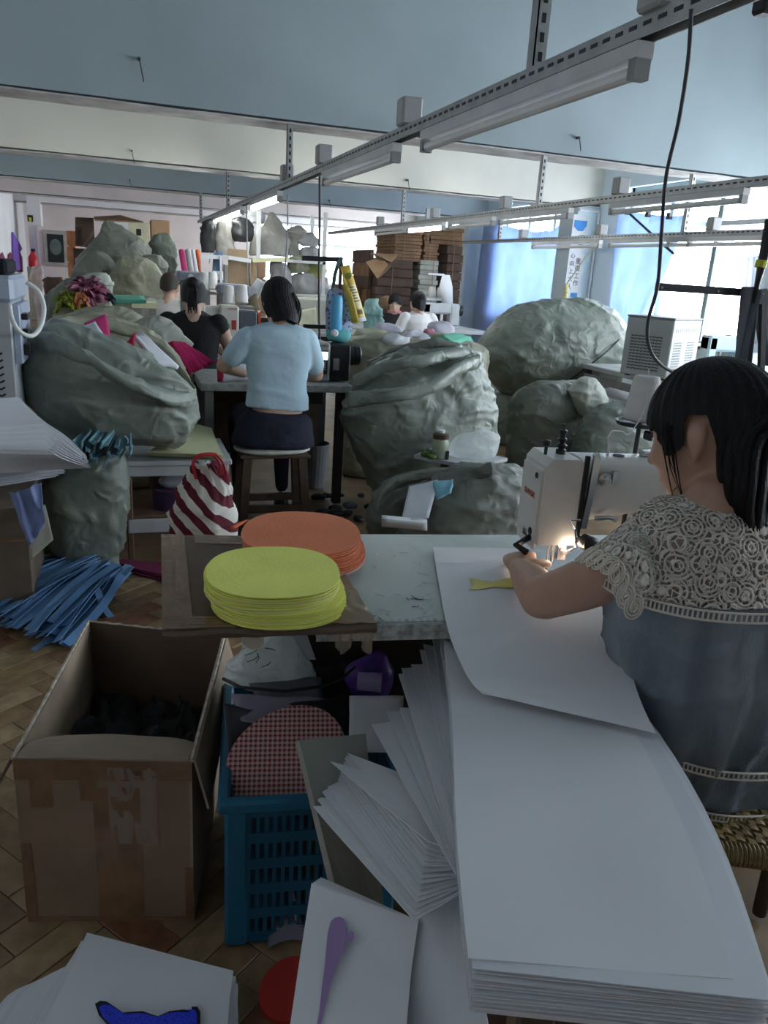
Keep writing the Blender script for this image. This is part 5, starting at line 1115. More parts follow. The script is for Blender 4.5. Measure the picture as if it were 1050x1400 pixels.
limb(s_, [AYp(340, 463), AYp(325, 480, .01), AYp(318, 488, .02)], [.068, .061, .058]); limb(s_, [AYp(418, 465), AYp(427, 490, .03), AYp(430, 500, .05)], [.068, .060, .056])
remesh(s_.build('shirt', m_bshirt, PB, smooth=True), .0085, 2)
m_navyp = mat('navy_trousers', (.010, .012, .028), .85, .2, 10, .3, 40)
p_ = blob([(338, 560, 420, 564), (326, 575, 428, 580), (319, 592, 429, 597), (318, 606, 428, 611)], 4.12, .62, 22, .014, 64, 7); hp = AYp(374, 592)
for s in (-1, 1): limb(p_, [hp + V((s * .09, .05, .0)), hp + V((s * .13, .42, .03)), hp + V((s * .13, .43, -.22)), hp + V((s * .13, .40, -.42))], [.085, .065, .052, .04])
remesh(p_.build('trousers', m_navyp, PB, smooth=True), .014, 2)
for s in (-1, 1): q = hp + V((s * .13, .40, 0)); MB().loft([((q.x, q.y - .06, .0), (.04, 0, 0), (0, .05, 0)), ((q.x, q.y, 0), (.042, 0, 0), (0, .11, 0)), ((q.x, q.y, .05), (.038, 0, 0), (0, .10, 0)), ((q.x, q.y - .03, .09), (.03, 0, 0), (0, .05, 0))], 14).build('shoe', m_black, PB, smooth=True)
LH = [(0, 1.25), (.8, 1.5), (1.2, 2.2), (1.6, 2.9), (2.4, 3.05), (3.2, 3.05)]
def long_hair(a, v):
    p = V(hcap(a, v, LH)); aa = abs((a + PI) % (2 * PI) - PI)
    if p.z < 0: p.y += p.z * .12; p.x += (.03 if True else 0) * min(1, -p.z / .1)
    return p
m = MB(); strand_cap(m, hc, R2, long_hair); hr = m.build('hair', m_hair, PB, smooth=True)
m = MB(); random.seed(6)
for k in range(46):
    a0 = random.uniform(0, 1); st = hc + R2 @ V((.02 + .065 * a0, -.06 + .03 * math.sin(k), .02)); en = AYp(392 + 14 * a0 + random.uniform(-2, 2), 437 + random.uniform(-4, 9) + 4 * a0, -.0 + .03 * math.cos(k))
    m.tube([V(q) for q in cat([tuple(st), tuple((st + en) / 2 + V((.022, -.012, .01))), tuple(en)], 4)], [.006] * 7 + [.004, .0015], 5)
m.build('hair_lock', m_hair, hr, smooth=True)
# her stool
c = AZ(377, 618, .46); c = V((c.x, 4.14, 0)); t = thing('wooden_stool', 'dark wooden stool with a white cloth pad under the blue shirt woman', 'stool', c)
MB().box(c.x - .19, c.y - .13, .425, c.x + .19, c.y + .14, .445, .004).build('seat', m_wood_d, t)
tag(cushion(MB(), (c.x, c.y, .459), .215, .15, .018, 5, .008, 40, .3).build('seat_pad', mat('off_white_cloth', (.50, .50, .46), .9, .15, 14, .2, 60), t, smooth=True))
for sx in (-1, 1):
    for sy in (-1, 1): MB().bar((c.x + sx * .15, c.y + sy * .1, .425), (c.x + sx * .18, c.y + sy * .13, 0), .045).build('leg', m_wood_d, t)
for sy in (-1, 1): MB().bar((c.x - .165, c.y + sy * .115, .14), (c.x + .165, c.y + sy * .115, .14), .03, .04).build('stretcher', m_wood_d, t)
# her table and machine
t = thing('sewing_table', 'long grey sewing table of the woman in the pale blue shirt', 'table', (.42, 4.46, 0))
MB().box(.40, 4.46, .715, 1.30, 5.1, .76, .006).build('table_top', m_tbl2, t)
for x in (.43, 1.22):
    for y in (4.52, 5.0): MB().box(x, y, 0, x + .05, y + .05, .715).build('leg', m_galv_d if x < 1 else m_steel_d, t)
MB().box(.50, 4.9, .25, 1.2, 4.92, .66).build('panel', m_wood_d, t)
MB().box(.98, 4.6, .62, 1.16, 4.85, .715, .01).build('motor_box', m_steel_d, t)
zt_ = .76; c = AY(443, 495, 4.58); t = thing('sewing_machine', 'computerised grey sewing machine with keypad and black motor beside the blue shirt', 'sewing machine', (c.x, c.y, zt_))
x0, x1, x2 = AY(435, 495, 4.56).x, AY(452, 495, 4.56).x, AY(474, 495, 4.56).x; zA = AY(443, 470, 4.56).z
m_mgrey = mat('machine_grey', (.36, .37, .36), .4, .05, 6)
MB().box(x0 - .03, 4.56, zt_, x1, 4.80, zA + .005, .015).build('head_casing', m_mgrey, t)
MB().box(x0 - .45, 4.60, zA - .10, x0 - .02, 4.74, zA, .02).build('arm', m_mgrey, t); MB().box(x0 - .48, 4.60, zt_ + .05, x0 - .37, 4.74, zA, .02).build('needle_head', m_mgrey, t)
MB().box(x1, 4.57, zt_ + .01, x2 + .03, 4.78, zA - .004, .012).build('motor_housing', m_black, t)
MB().lathe([(0, 0), (.058, 0), (.062, .02), (.062, .05), (.055, .055), (.06, .06), (.06, .09), (.05, .1), (0, .1)], 24, (x2 + .01, 4.66, zA - .075), axis=(1, 0, 0)).build('hand_wheel', m_black, t)
a_, b_ = AY(437.5, 479, 4.555), AY(447.5, 512, 4.555)
MB().box(a_.x, 4.552, b_.z, b_.x, 4.560, a_.z, .003).build('control_panel', m_black, t)
MB().box(a_.x + .004, 4.550, a_.z - .055, b_.x - .002, 4.552, a_.z - .008).build('screen', mat('lit_display', (.8, .9, .9), .3, emit=((.8, .95, 1), 1.2)), t)
for r in range(4):
    for q in range(3): MB().box(a_.x + .005 + q * .012, 4.549, a_.z - .075 - r * .014, a_.x + .013 + q * .012, 4.552, a_.z - .066 - r * .014).build('key', m_mgrey, t)
Rn = Matrix(((1, 0, 0), (0, 0, -1), (0, 1, 0)))
text('JEMPU', .022, V(((x0 + x1) / 2 - .005, 4.559, zA - .012)), Rn, m_black, 'brand_lettering', t)
MB().box(AY(456, 490, 4.57).x, 4.566, AY(456, 506, 4.57).z, AY(464, 490, 4.57).x, 4.569, AY(456, 490, 4.57).z).build('rating_plate', m_galv_d, t)
wedge([(298, 488), (336, 486), (338, 518), (300, 521)], [4.62, 4.66, 4.5, 4.5], 'sewn_piece', m_white2, 'white felt piece under the hands of the blue shirt woman', th=.015)
wedge([(297, 492), (305, 487), (303, 519), (297, 521)], [4.58, 4.6, 4.47, 4.48], 'red_piece', m_crim, 'red felt edge beside the white piece on the grey table', th=.015)
wedge([(330, 478), (352, 476), (352, 494), (336, 492)], [4.72, 4.72, 4.66, 4.66], 'yellow_piece', m_yel_e, 'yellow felt piece on the grey table behind the blue shirt sleeve', th=.01)
random.seed(31)
for i in range(14):
    k = i / 11; q = [(222 + 6 * k, 470 + 28 * k * .4), (232 + 8 * k, 467 + 12 * k), (288 - 8 * k, 506 - 6 * k), (262 - 10 * k + 10, 511 - 4 * k)]
    Yb = 4.50 + .010 * i
    wedge([(224 + 2 * k, 470 - .6 * k), (236 + 14 * k, 466 + 1 * k), (262 + 26 * k, 512 - 14 * k - (i % 3)), (250 + 32 * k, 514 - 12 * k - (i % 3) * 1.5)], [Yb + .12, Yb + .12, Yb, Yb], 'crimson_piece', m_mag if i % 3 else m_crim, 'crimson felt piece, %s from the left in the fan at the grey table end' % ORDW[i], th=.004, group='crimson fan on the grey table')
o = thing('parts_rack', 'low wire rack holding the crimson fan up at the table end', 'rack', (.3, 4.75, 0)); MB().box(.12, 4.62, 0, .38, 4.95, .70, .01).build('body', m_wood_d, o)
# tool arm with hanging bags
t = thing('clamp_arm', 'black clamp arm on the grey table carrying the flowered bag', 'clamp arm', AZ(470, 520, .76)); q = 4.86
MB().bar(AY(413, 353, q), AY(468, 355, q), .018, .03).build('bar', m_black, t); MB().bar(AY(415, 446, q), AY(446, 447, q), .018, .025).build('bar', m_black, t)
MB().bar(AY(466, 352, q + .01), AY(461, 500, q + .01), .018, .018).build('post', m_black, t); pb_ = AZ(461, 512, .76); MB().box(pb_.x - .04, q - .02, .76, pb_.x + .03, q + .05, .80, .004).build('clamp', m_black, t)
MB().bar(AY(461, 500, q + .01), V((pb_.x, q + .01, .78)), .018, .018).build('post', m_black, t)
m_flor = two_tone('blue_flower_print', (.20, .12, .22), (.35, .45, .62), 'flowers', .7, 45, thr=.4)
fb = tag(blob([(450, 396, 468, 398), (446, 402, 480, 406), (444, 430, 482, 430), (444, 452, 481, 452), (448, 462, 476, 463)], q - .06, .35, 3, .008, 40, 6).build('flowered_bag', m_flor, smooth=True), 'blue flower print bag hanging from the clamp arm', 'bag')
for pts in (((455, 396), (458, 375), (463, 358), (468, 352)), ((474, 400), (470, 378), (467, 358), (465, 352))):
    MB().tube([tuple(AY(x, y, q - .06)) for x, y in pts], .012, 6, flat=.4).build('strap', mat('grey_green_strap', (.13, .19, .19), .8), fb)
tag(MB().lathe([(0, 0), (.036, .0), (.038, .01), (.038, .17), (.033, .20), (.03, .21), (0, .21)], 20, AY(459, 452, q - .145), sy=.8).build('blue_bottle', mat('sky_blue_plastic', (.10, .42, .68), .35, .05, 5), smooth=True), 'sky blue bottle standing in the front of the flowered bag', 'bottle')
MB().lathe([(0, 0), (.022, 0), (.022, .02), (.012, .03), (0, .03)], 14, AY(457, 455, q - .19), axis=(0, -1, 0)).build('white_cap', m_white2, bpy.data.objects['blue_bottle'])
tag(cushion(MB(), tuple(AY(462, 459, q - .13)), .075, .05, .04, 6, .008).build('teal_cloth', mat('aqua_cloth', (.12, .42, .44), .7, .15, 8), smooth=True), 'aqua cloth tucked round the bottom of the flowered bag', 'cloth')
m_ybag = mat('yellow_packet', (.62, .44, .07), .4, .08, 8)
pq = [AY(466, 364, q - .1), AY(478, 362, q - .1), AY(501, 438, q - .12), AY(482, 441, q - .12)]
yb = tag(MB().patch(lambda u, v: bil(pq, u, v) + V((0, -.02 * math.sin(PI * u) * min(1, v * 3), 0)), 10, 10, .022).build('yellow_packet', m_ybag, smooth=True), 'tall yellow printed packet hanging beside the flowered bag', 'packet')
pt = lambda u, v: bil(pq, u, v) + V((0, -.02 * math.sin(PI * u) * min(1, v * 3) - .0045, 0))
MB().patch(lambda u, v: pt(.12 + .76 * u, .34 + .42 * v), 8, 6).build('label_panel', mat('pale_packet_label', (.66, .60, .36), .5), yb); MB().patch(lambda u, v: pt(.02 + .96 * u, .93 + .07 * v), 8, 2).build('white_base', m_white2, yb)
for k in range(6): MB().patch(lambda u, v: pt(.2 + (.5 + .1 * (k % 3)) * u, .37 + .05 * k + .018 * v) + V((0, -.002, 0)), 6, 1).build('print_line', mat('brown_print', (.12, .08, .03), .6), yb)
MB().lathe([(0, 0), (.020, 0), (.020, .001), (0, .001)], 16, pt(.45, .18) + V((0, -.002, 0)), axis=(0, -1, 0)).build('round_emblem', mat('olive_print', (.13, .16, .02), .6), yb)
MB().patch(lambda u, v: pt(.5 + .36 * u, .79 + .08 * v) + V((0, -.001, 0)), 4, 2).build('print_block', bpy.data.materials['brown_print'], yb)
# paper bin beside the stool, scraps on the floor
c = AZ(436, 675, 0); tag(MB().lathe([(.085, 0), (.11, .30), (.105, .30), (.08, .01), (0, .01)], 24, (c.x, 4.95, 0)).build('waste_bin', mat('grey_bin', (.20, .21, .23), .6, .1, 6)), 'grey waste bin under the grey table', 'bin')
random.seed(44)
for i in range(16):
    c = AZ(random.uniform(430, 505), random.uniform(675, 725), .02); tag(cushion(MB(), (c.x, c.y, .022), random.uniform(.02, .05), random.uniform(.02, .04), .018, i, .012, 12).build('fabric_scrap', (m_dk, m_gry, m_dk)[i % 3], smooth=True), 'dark crumpled fabric scrap on the floor right of the stool', 'scrap', 'fabric scraps on the floor')
# ---- sacks right of the table
s1 = sack([(556, 474, 628, 472), (512, 496, 652, 486), (486, 522, 664, 508), (472, 550, 674, 540), (470, 575, 680, 568), (482, 605, 681, 595), (496, 640, 679, 625), (504, 672, 674, 650), (510, 695, 668, 670)], 4.36, 51, 'large upright green woven sack in the middle of the aisle', W1, .50, .030, zb=0, lip=.05, nu=110, sub=10)
collar([(474, 545, 4.2), (520, 540, 3.98), (575, 530, 3.95), (625, 505, 4.05), (655, 490, 4.25)], 0, .04, W1, s1, 15)
collar([(480, 528, 4.3), (525, 505, 4.15), (580, 490, 4.1), (630, 478, 4.25), (655, 486, 4.35)], 0, .035, W1, s1, 18)
collar([(500, 500, 4.5), (545, 478, 4.45), (600, 470, 4.4), (640, 476, 4.42)], 0, .03, W5, s1, 19)
sack([(480, 462, 610, 455), (470, 480, 655, 472), (470, 510, 665, 510)], 5.3, 53, 'olive sack heaped with pillows behind the large aisle sack', W3, .45, .03, zb=0)
s2 = sack([(742, 410, 800, 408), (706, 422, 838, 428), (672, 450, 856, 458), (656, 478, 854, 492), (660, 508, 838, 520), (688, 535, 800, 540), (715, 545, 780, 548)], 6.3, 55, 'huge rounded green sack lying high in front of the blue curtain', W1, .50, .026, nu=110, sub=10)
MB().tube([tuple(AY(x, y, Y)) for x, y, Y in cat(((857, 452, 6.1), (835, 476, 5.90), (805, 500, 5.86), (775, 522, 5.90), (750, 538, 6.0)), 6)], .007, 6).build('tie_cord', m_black, s2, smooth=True)
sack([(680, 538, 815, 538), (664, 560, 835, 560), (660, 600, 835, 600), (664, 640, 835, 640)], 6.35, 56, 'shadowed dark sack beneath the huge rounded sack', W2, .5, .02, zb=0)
s3 = sack([(735, 524, 800, 522), (710, 538, 826, 540), (702, 560, 834, 565), (697, 595, 834, 595), (695, 625, 832, 630), (700, 655, 828, 655)], 5.0, 57, 'grey green sack with crumpled neck below the huge rounded sack', W5, .5, .028, zb=0)
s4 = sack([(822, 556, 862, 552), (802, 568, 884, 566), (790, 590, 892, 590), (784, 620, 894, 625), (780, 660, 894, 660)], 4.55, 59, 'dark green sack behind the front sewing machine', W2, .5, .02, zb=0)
sack([(790, 522, 812, 520), (783, 535, 824, 535), (786, 552, 826, 556), (796, 566, 822, 568)], 4.78, 61, 'pale crumpled neck of a tied sack between the two lower sacks', W4, .6, .03)
s5 = sack([(622, 640, 698, 637), (598, 656, 730, 652), (574, 685, 738, 682), (556, 715, 740, 715), (545, 740, 740, 740)], 3.42, 63, 'dark green sack spilling open right behind the front table', W5, .6, .028, zb=0, nu=100)
s6 = sack([(545, 654, 610, 640), (522, 672, 610, 665), (508, 700, 600, 700), (502, 730, 590, 730)], 3.72, 64, 'dark sack side beside the white felt poking from the open sack', W5, .5, .025, zb=0)
collar([(513, 700, 3.5), (522, 676, 3.52), (545, 656, 3.55), (590, 646, 3.5), (630, 644, 3.4), (670, 640, 3.25)], 0, .03, W5, s5, 33)
wedge([(560, 664), (600, 656), (586, 706), (548, 712)], [3.42, 3.42, 3.2, 3.25], 'white_piece', m_white2, 'white felt piece rolled in the open sack behind the table', th=.01)
tag(MB().patch(lambda u, v: AY(522 + 62 * u, 708 + 6 * u + 14 * math.sin(v * 3) - 6 * v, 3.12 + .12 * v), 8, 8, .003).build('white_piece', m_white2, smooth=True), 'white felt sheet curling at the lip of the open sack', 'felt piece')
wedge([(592, 658), (620, 655), (616, 672), (596, 682)], [3.3, 3.3, 3.15, 3.15], 'pale_blue_piece', mat('pale_blue_felt', (.20, .42, .52), .8), 'pale blue felt piece in the mouth of the open sack', th=.01)
# small board table with jar and clear bag
q = [AZ(566, 622, .46), AZ(600, 608, .46), AZ(694, 626, .46), AZ(650, 638, .46)]; c = sum(q, V()) / 4
t = thing('board_stool', 'low pale board holding a glass jar and clear plastic bag', 'stool', (c.x, c.y, 0))
slab(MB(), q, .02).build('board', m_formica, t); MB().box(c.x - .08, c.y - .05, 0, c.x + .1, c.y + .06, .44).build('pedestal', m_wood_d, t)
p = AZ(601, 626, .461); t = thing('glass_jar', 'glass tea jar with a brown lid on the pale board', 'jar', p)
m_jar = clear('jar_glass', (.62, .68, .55), .45, .05)
MB().lathe([(0, 0), (.042, 0), (.045, .008), (.045, .095), (.036, .108), (.036, .112)], 20, p).build('body', m_jar, t, smooth=True); MB().lathe([(0, .002), (.039, .002), (.039, .06), (0, .06)], 20, p).build('tea', mat('green_tea', (.16, .19, .05), .3), t)
MB().lathe([(.038, .108), (.046, .11), (.046, .135), (.03, .142), (0, .142)], 20, p).build('lid', mat('brown_lid', (.08, .05, .03), .4), t); MB().lathe([(0, .142), (.018, .142), (.018, .155), (0, .157)], 12, p).build('lid_knob', m_white2, t)
MB().box(p.x + .015, p.y - .05, p.z, p.x + .035, p.y - .04, p.z + .05, .003).build('strap', m_black, t)
tag(blob([(640, 590, 672, 590), (622, 598, 682, 598), (614, 612, 682, 614), (616, 624, 676, 627)], AZ(650, 624, .46).y, .5, 8, .02, 60, 6).build('clear_bag', m_bag2, smooth=True), 'clear crumpled plastic bag on the pale board beside the jar', 'plastic bag')
for i, x in enumerate((588, 582, 590)): tag(cushion(MB(), tuple(AZ(x, 618 + i * 3, .475)), .028, .028, .016, i, .006, 14).build('green_fruit', mat('leaf_green', (.08, .14, .02), .5), smooth=True), 'small green fruit, %s of three left of the glass jar' % ORDW[i], 'fruit', 'green fruits on the pale board')
# ---- pillows and pieces on the heap behind the aisle sack
m_lilw = mat('lilac_white_cloth', (.60, .58, .66), .8, .05, 5); m_pinkc = mat('candy_pink_cloth', (.62, .26, .36), .8, .15, 8); m_mint = mat('mint_felt', (.18, .55, .40), .8, .08, 8); m_creamc = mat('cream_cloth', (.55, .54, .40), .8, .1, 8)
for i, (x, y, rx, ry, rz, Y, m, lab) in enumerate(((568, 462, .11, .08, .045, 5.2, m_lilw, 'plump lilac white pillow on the olive heap'), (530, 454, .11, .1, .045, 5.5, m_lilw, 'white cloth bundle left of the plump pillow on the heap'), (508, 458, .12, .08, .035, 5.45, m_creamc, 'cream cloth bundle at the left of the olive heap'), (545, 466, .10, .08, .04, 5.15, m_white2, 'flat white bundle in front of the plump pillow'), (588, 456, .05, .05, .05, 5.35, m_pinkc, 'candy pink cloth bundle right of the plump pillow'), (604, 452, .09, .07, .06, 5.5, m_lilw, 'white plastic bundle behind the candy pink cloth'), (560, 456, .1, .08, .04, 5.5, m_creamc, 'cream bundle behind the white cloths on the heap'))):
    tag(cushion(MB(), tuple(AY(x, y, Y)), rx, ry, rz, i + 70, .035, 32, .7).build('cloth_bundle', m, smooth=True), lab, 'bundle')
for i in range(5): wedge([(598 + 2 * i, 462 - i), (622, 458 - i), (648 - i, 466 - 1.5 * i), (618, 472 - i)], [5.1, 5.25, 5.25, 5.05], 'mint_piece', m_mint, 'mint green felt piece, %s from the bottom, beside the huge sack' % ORDW[i], th=.006, group='mint pieces on the heap')
# ---- right hand table with the second cooler
zt_ = .78; q0 = AZ(838, 516, zt_); t = thing('work_table', 'cluttered pale work table in front of the right windows', 'table', (3.95, 5.2, 0))
MB().box(3.74, 4.9, zt_ - .04, 5.5, 5.85, zt_, .005).build('table_top', m_formica, t)
for x in (3.78, 5.4):
    for y in (4.9, 5.8): MB().box(x, y, 0, x + .05, y + .05, zt_ - .04).build('leg', m_steel_d, t)
MB().box(3.78, 4.95, .55, 5.4, 5.8, .575).build('shelf', m_formica, t)
MB().box(3.75, 4.92, .64, 3.77, 5.8, .70).build('side_rail', m_galv_d, t)
c = AZ(860, 516, zt_); X0 = AY(858, 500, 5.15).x; X1 = AY(910, 500, 5.15).x; Z1 = AY(880, 433, 5.15).z
Ru = Matrix.Rotation(-1.08, 4, 'Z'); Wd, Dp = .37, .50; cn = AZ(909, 521, zt_); c0 = cn - Ru.to_3x3() @ V((Wd, 0, 0)); t = thing('cooling_unit', 'pale louvred cooling unit on the work table by the windows', 'cooling unit', (c0.x, c0.y, zt_))
H_ = AY(909, 437, cn.y).z - zt_
def UB(): m = MB(); m.T = Matrix.Translation((c0.x, c0.y, zt_)) @ Ru; return m
UB().box(0, 0, .012, Wd, Dp, H_, .008).build('body', m_unit, t); UB().box(-.004, -.004, H_, Wd + .004, Dp + .004, H_ + .012, .003).build('lid', m_galv_d, t)
m = UB(); tag(chevrons(m, V((.05, 0, .06)), V((1, 0, 0)), V((0, 0, 1)), 9, 12, .028, .022, V((0, -1, 0))).build('louvre_slots', m_dark, t), kind='stuff')
m = UB(); chevrons(m, V((Wd, .05, .06)), V((0, 1, 0)), V((0, 0, 1)), 5, 12, .028, .019, V((1, 0, 0))); chevrons(m, V((Wd, .28, .06)), V((0, 1, 0)), V((0, 0, 1)), 5, 12, .028, .019, V((1, 0, 0)))
for k in range(11): m.box(Wd, .05 + .036 * k, H_ - .09, Wd + .0015, .062 + .036 * k, H_ - .06)
tag(m.build('louvre_slots', mat('pale_slot', (.30, .36, .38), .6), t), kind='stuff')
for x in (.03, Wd - .05):
    for y in (.03, Dp - .06): UB().box(x, y, 0, x + .03, y + .03, .012).build('foot', m_black, t)
m_or2 = mat('tangerine_felt', (.80, .24, .03), .8, .05, 8)
oval_stack(921, 500, .86, 23, 492, 507, 12, .7815, (m_or2, m_or2), 'topmost tangerine oval of the stack beside the right cooling unit', 'tangerine felt oval, %s from the top beside the right cooling unit', 'tangerine ovals by the cooling unit', 0, 9)
oval_stack(926, 493, .875, 16, 489, 498, 3, .8615, (mat('apricot_felt', (.85, .45, .10), .8, .05, 8),), 'topmost apricot oval lying on the tangerine stack', 'apricot felt oval, %s from the top on the tangerine stack', 'apricot ovals by the cooling unit', 0, 10)
def far_machine(px, py, Y, w, label, zt, mm=None, rz=0):
    c = AY(px, py, Y); s = w / .5; t = thing('sewing_machine', label, 'sewing machine', (c.x, c.y, zt), rz)
    def k(): return MB()
    L = lambda o: o
    def put(m, n, ma): o = m.build(n, ma); o.parent = t; o.location = (0, 0, 0); return o
    put(k().box(-.25 * s, -.08, 0, .25 * s, .09, .03, .006), 'bed', mm or m_mach); put(k().box(.12 * s, -.07, .03, .25 * s, .07, .30, .02), 'column', mm or m_mach)
    put(k().box(-.25 * s, -.06, .17, .14 * s, .06, .30, .02), 'arm', mm or m_mach); put(k().box(-.25 * s, -.06, .08, -.14 * s, .06, .30, .015), 'needle_head', mm or m_mach)
    put(k().lathe([(0, 0), (.07, 0), (.07, .04), (.05, .05), (0, .05)], 20, (.25 * s, 0, .22), axis=(1, 0, 0)), 'hand_wheel', m_black); put(k().tube([(-.2 * s, 0, .08), (-.2 * s, 0, .03)], .006, 6), 'needle', m_chrome)
    return t
far_machine(985, 500, 5.5, .42, 'pale blue sewing machine beneath two thread spools by the window', zt_, mat('pale_blue_enamel', (.42, .58, .64), .35, .06, 6))
for px, c_, n in ((980, (.10, .22, .50), 'blue thread spool above the window side machine'), (993, (.03, .03, .035), 'black thread spool above the window side machine')):
    p = AY(px, 474, 5.62); tag(MB().lathe([(0, 0), (.05, 0), (.036, .01), (.026, .10), (.026, .105), (0, .105)], 16, p).build('thread_spool', mat('spool_%d' % px, c_, .7)), n, 'thread spool')
t = thing('thread_stand', 'thread shelf above the pale blue machine by the window', 'thread stand', (AY(985, 480, 5.62).x, 5.62, zt_)); p = AY(985, 478, 5.62); p.z = AY(980, 474, 5.62).z - .012
MB().box(p.x - .2, 5.5, p.z - .018, p.x + .12, 5.74, p.z + .006, .003).build('shelf', m_wood_d, t); MB().box(p.x + .07, 5.7, zt_, p.x + .09, 5.72, p.z - .01).build('post', m_galv_d, t)
tag(cushion(MB(), tuple(AZ(1030, 498, .85)), .2, .15, .08, 88, .02, 28).build('clear_bundle', m_bag, smooth=True), 'translucent plastic bundle at the right edge behind the seamstress', 'bundle')
# ================================================================== FAR PART OF THE ROOM
# ---- curtains and the wall notice
m_curt = mat('pale_blue_curtain', (.52, .63, .84), .8, .05, 4, .05, 30, transl=.4); m_curt_w = mat('white_curtain', (.75, .78, .82), .8, .05, 4, transl=.45)
def curtain(name, top, bot, X, m, lab, n=40, amp=.03):
    tp = cat([tuple(AX(x, y, X)) for x, y in top], 8); bt = cat([tuple(AX(x, y, X)) for x, y in bot], 8)
    def pick(L, u): k = u * (len(L) - 1); i = min(int(k), len(L) - 2); return V(L[i]).lerp(V(L[i + 1]), k - i)
    def fn(u, v): p = pick(tp, u).lerp(pick(bt, u), v); return p + V((-.5 * amp + amp * math.sin(u * 21 + 2 * nz((u * 3, v, 0), 1, 3)) * (.3 + .7 * v), 0, 0))
    return tag(MB().patch(fn, n, 14, .003).build(name, m, smooth=True), lab, 'curtain')
XC = 5.96
c1 = curtain('window_curtain', [(664, 306), (690, 309), (715, 314), (735, 318), (748, 315), (756, 317), (776, 296)], [(640, 478), (660, 490), (690, 500), (720, 500), (740, 500), (756, 500), (770, 500)], XC, m_curt, 'pale blue cloth curtain sagging across the far window', amp=.04)
c2 = curtain('window_curtain', [(848, 289), (870, 291), (900, 294), (925, 296), (943, 293)], [(826, 470), (836, 474), (850, 474), (862, 470), (872, 460)], XC, m_curt, 'pale blue cloth curtain hung at the left of the near window', amp=.04)
curtain('window_curtain', [(1022, 352), (1035, 350), (1060, 345)], [(1008, 470), (1030, 470), (1070, 470)], 5.9, m_curt_w, 'sheer white curtain at the right edge behind the clamp arm')
for x, y in ((858, 290), (886, 293), (915, 296)): MB().box(*(AX(x, y, XC - .05) - V((.02, .03, .03))), *(AX(x, y, XC - .05) + V((.02, .03, .04)))).build('clip', m_black, c2)
P0, P1 = AY(781, 291, 9.47), AY(799, 420, 9.47)
x0 = AY(780, 291, 9.47).x; x1 = AY(799, 295, 9.47).x
x0, x1 = AY(778, 350, 9.47).x + .0, AY(798, 350, 9.47).x
z1, z0 = AY(788, 293, 9.47).z, AY(775, 425, 9.47).z
pa = MB().box(x0, 9.478, z0, x1, 9.485, z1).build('wall_notice', mat('white_notice', (.62, .62, .62), .5, .03, 5)); tag(pa, 'tall narrow white wall notice with vertical black characters on the pillar', 'notice')
m_blu = mat('blue_print', (.03, .20, .50), .5); m_ink = mat('black_print', (.01, .01, .01), .6)
MB().prism([(x0 + .02, z1 - .07), (x1 - .01, z1 - .07), (x1 - .01, z1 - .13), (x1 - .06, z1 - .20), (x0 + .09, z1 - .20), (x0 + .02, z1 - .15)], 9.475, 9.479, Matrix(((1, 0, 0, 0), (0, 0, 1, 0), (0, 1, 0, 0), (0, 0, 0, 1)))).build('blue_emblem', m_blu, pa)
MB().box(x0 + .10, 9.474, z0 + .18, x1 - .02, 9.478, z0 + .24).build('blue_stripe', m_blu, pa)
for i, ch in enumerate('质量重视工作'): text(ch, .085, V((x1 - .07, 9.474, z1 - .29 - .095 * i - (.1 if i > 1 else 0))), Rn, m_ink, 'notice_character', pa)
for i, ch in enumerate('一心向上大人'): text(ch, .075, V((x0 + .06, 9.474, z1 - .42 - .098 * i)), Rn, m_ink, 'notice_character', pa)
cd_ = MB().tube([(5.72, 9.47, 2.36), (6.02, 9.47, 2.36), (6.02, 9.47, 2.34), (6.02, 9.46, .9)], .016, 8).build('cable_conduit', m_wall); tag(cd_, 'white conduit running along the top and side of the near pillar', 'conduit')
m = MB(); m.tube([tuple(AX(818, 331, 4.8)), tuple(AX(800, 352, 4.95)), tuple(AX(775, 388, 5.1))], .008, 6)
tag(m.build('pull_string', m_creamc), 'white string slanting from the window rail to the notice', 'string')
m = MB(); p = AX(775, 388, 5.1)
for k in range(7): m.tube([p, p + V((.0, .02 * math.sin(k), -.09)), p + V((.01, .05 * math.sin(k * 1.7), -.26 + .02 * (k % 3)))], [.02, .022, .006], 6)
tag(m.build('yellow_tassel', mat('pale_yellow_cloth', (.62, .56, .28), .8)), 'pale yellow rag knotted at the end of the string', 'rag')
# ---- flattened cartons tied in bundles
m_c1 = mat('bundle_brown', (.20, .115, .065), .8, .2, 8, .1, 50); m_c2 = mat('bundle_dark', (.085, .052, .04), .8, .2, 8, .1, 50); m_c3 = mat('bundle_grey', (.34, .34, .30), .8, .15, 8, .1, 50)
def bundle(xl, yt, xr, yb, Y, dep, n, mats, lab, group=None, c_='cartons', zb=None):
    a, b_ = AY(xl, yb, Y), AY(xr, yt, Y); z0 = a.z if zb is None else zb; z1 = b_.z; r = random.Random(int(xl * 7 + yt)); t = thing('carton_bundle', lab, c_, ((a.x + b_.x) / 2, Y, z0), 0, group); h = (z1 - z0) / n
    for i in range(n):
        j = r.uniform(-.012, .012); k = r.uniform(-.02, .02)
        o = MB().box(a.x + j, Y + k, z0 + h * i + h * .06, b_.x + j, Y + dep + k, z0 + h * (i + 1), .004).build('flat_carton', mats[i % len(mats)], t)
    MB().box(a.x + .02, Y + .03, z0, b_.x - .02, Y + dep - .02, z1 - .004).build('core', mats[0], t)  # added filler, stops light showing between the flat cartons
    x = a.x + (b_.x - a.x) * r.uniform(.3, .7); MB().box(x - .005, Y - .024, z0, x + .005, Y - .020, z1 + .002).build('strap', m_card, t)
    return t
bundle(510, 357, 566, 470, 10.0, .9, 14, [m_c2], 'tall dark bundle of flattened cartons behind the open carton flap', zb=0)
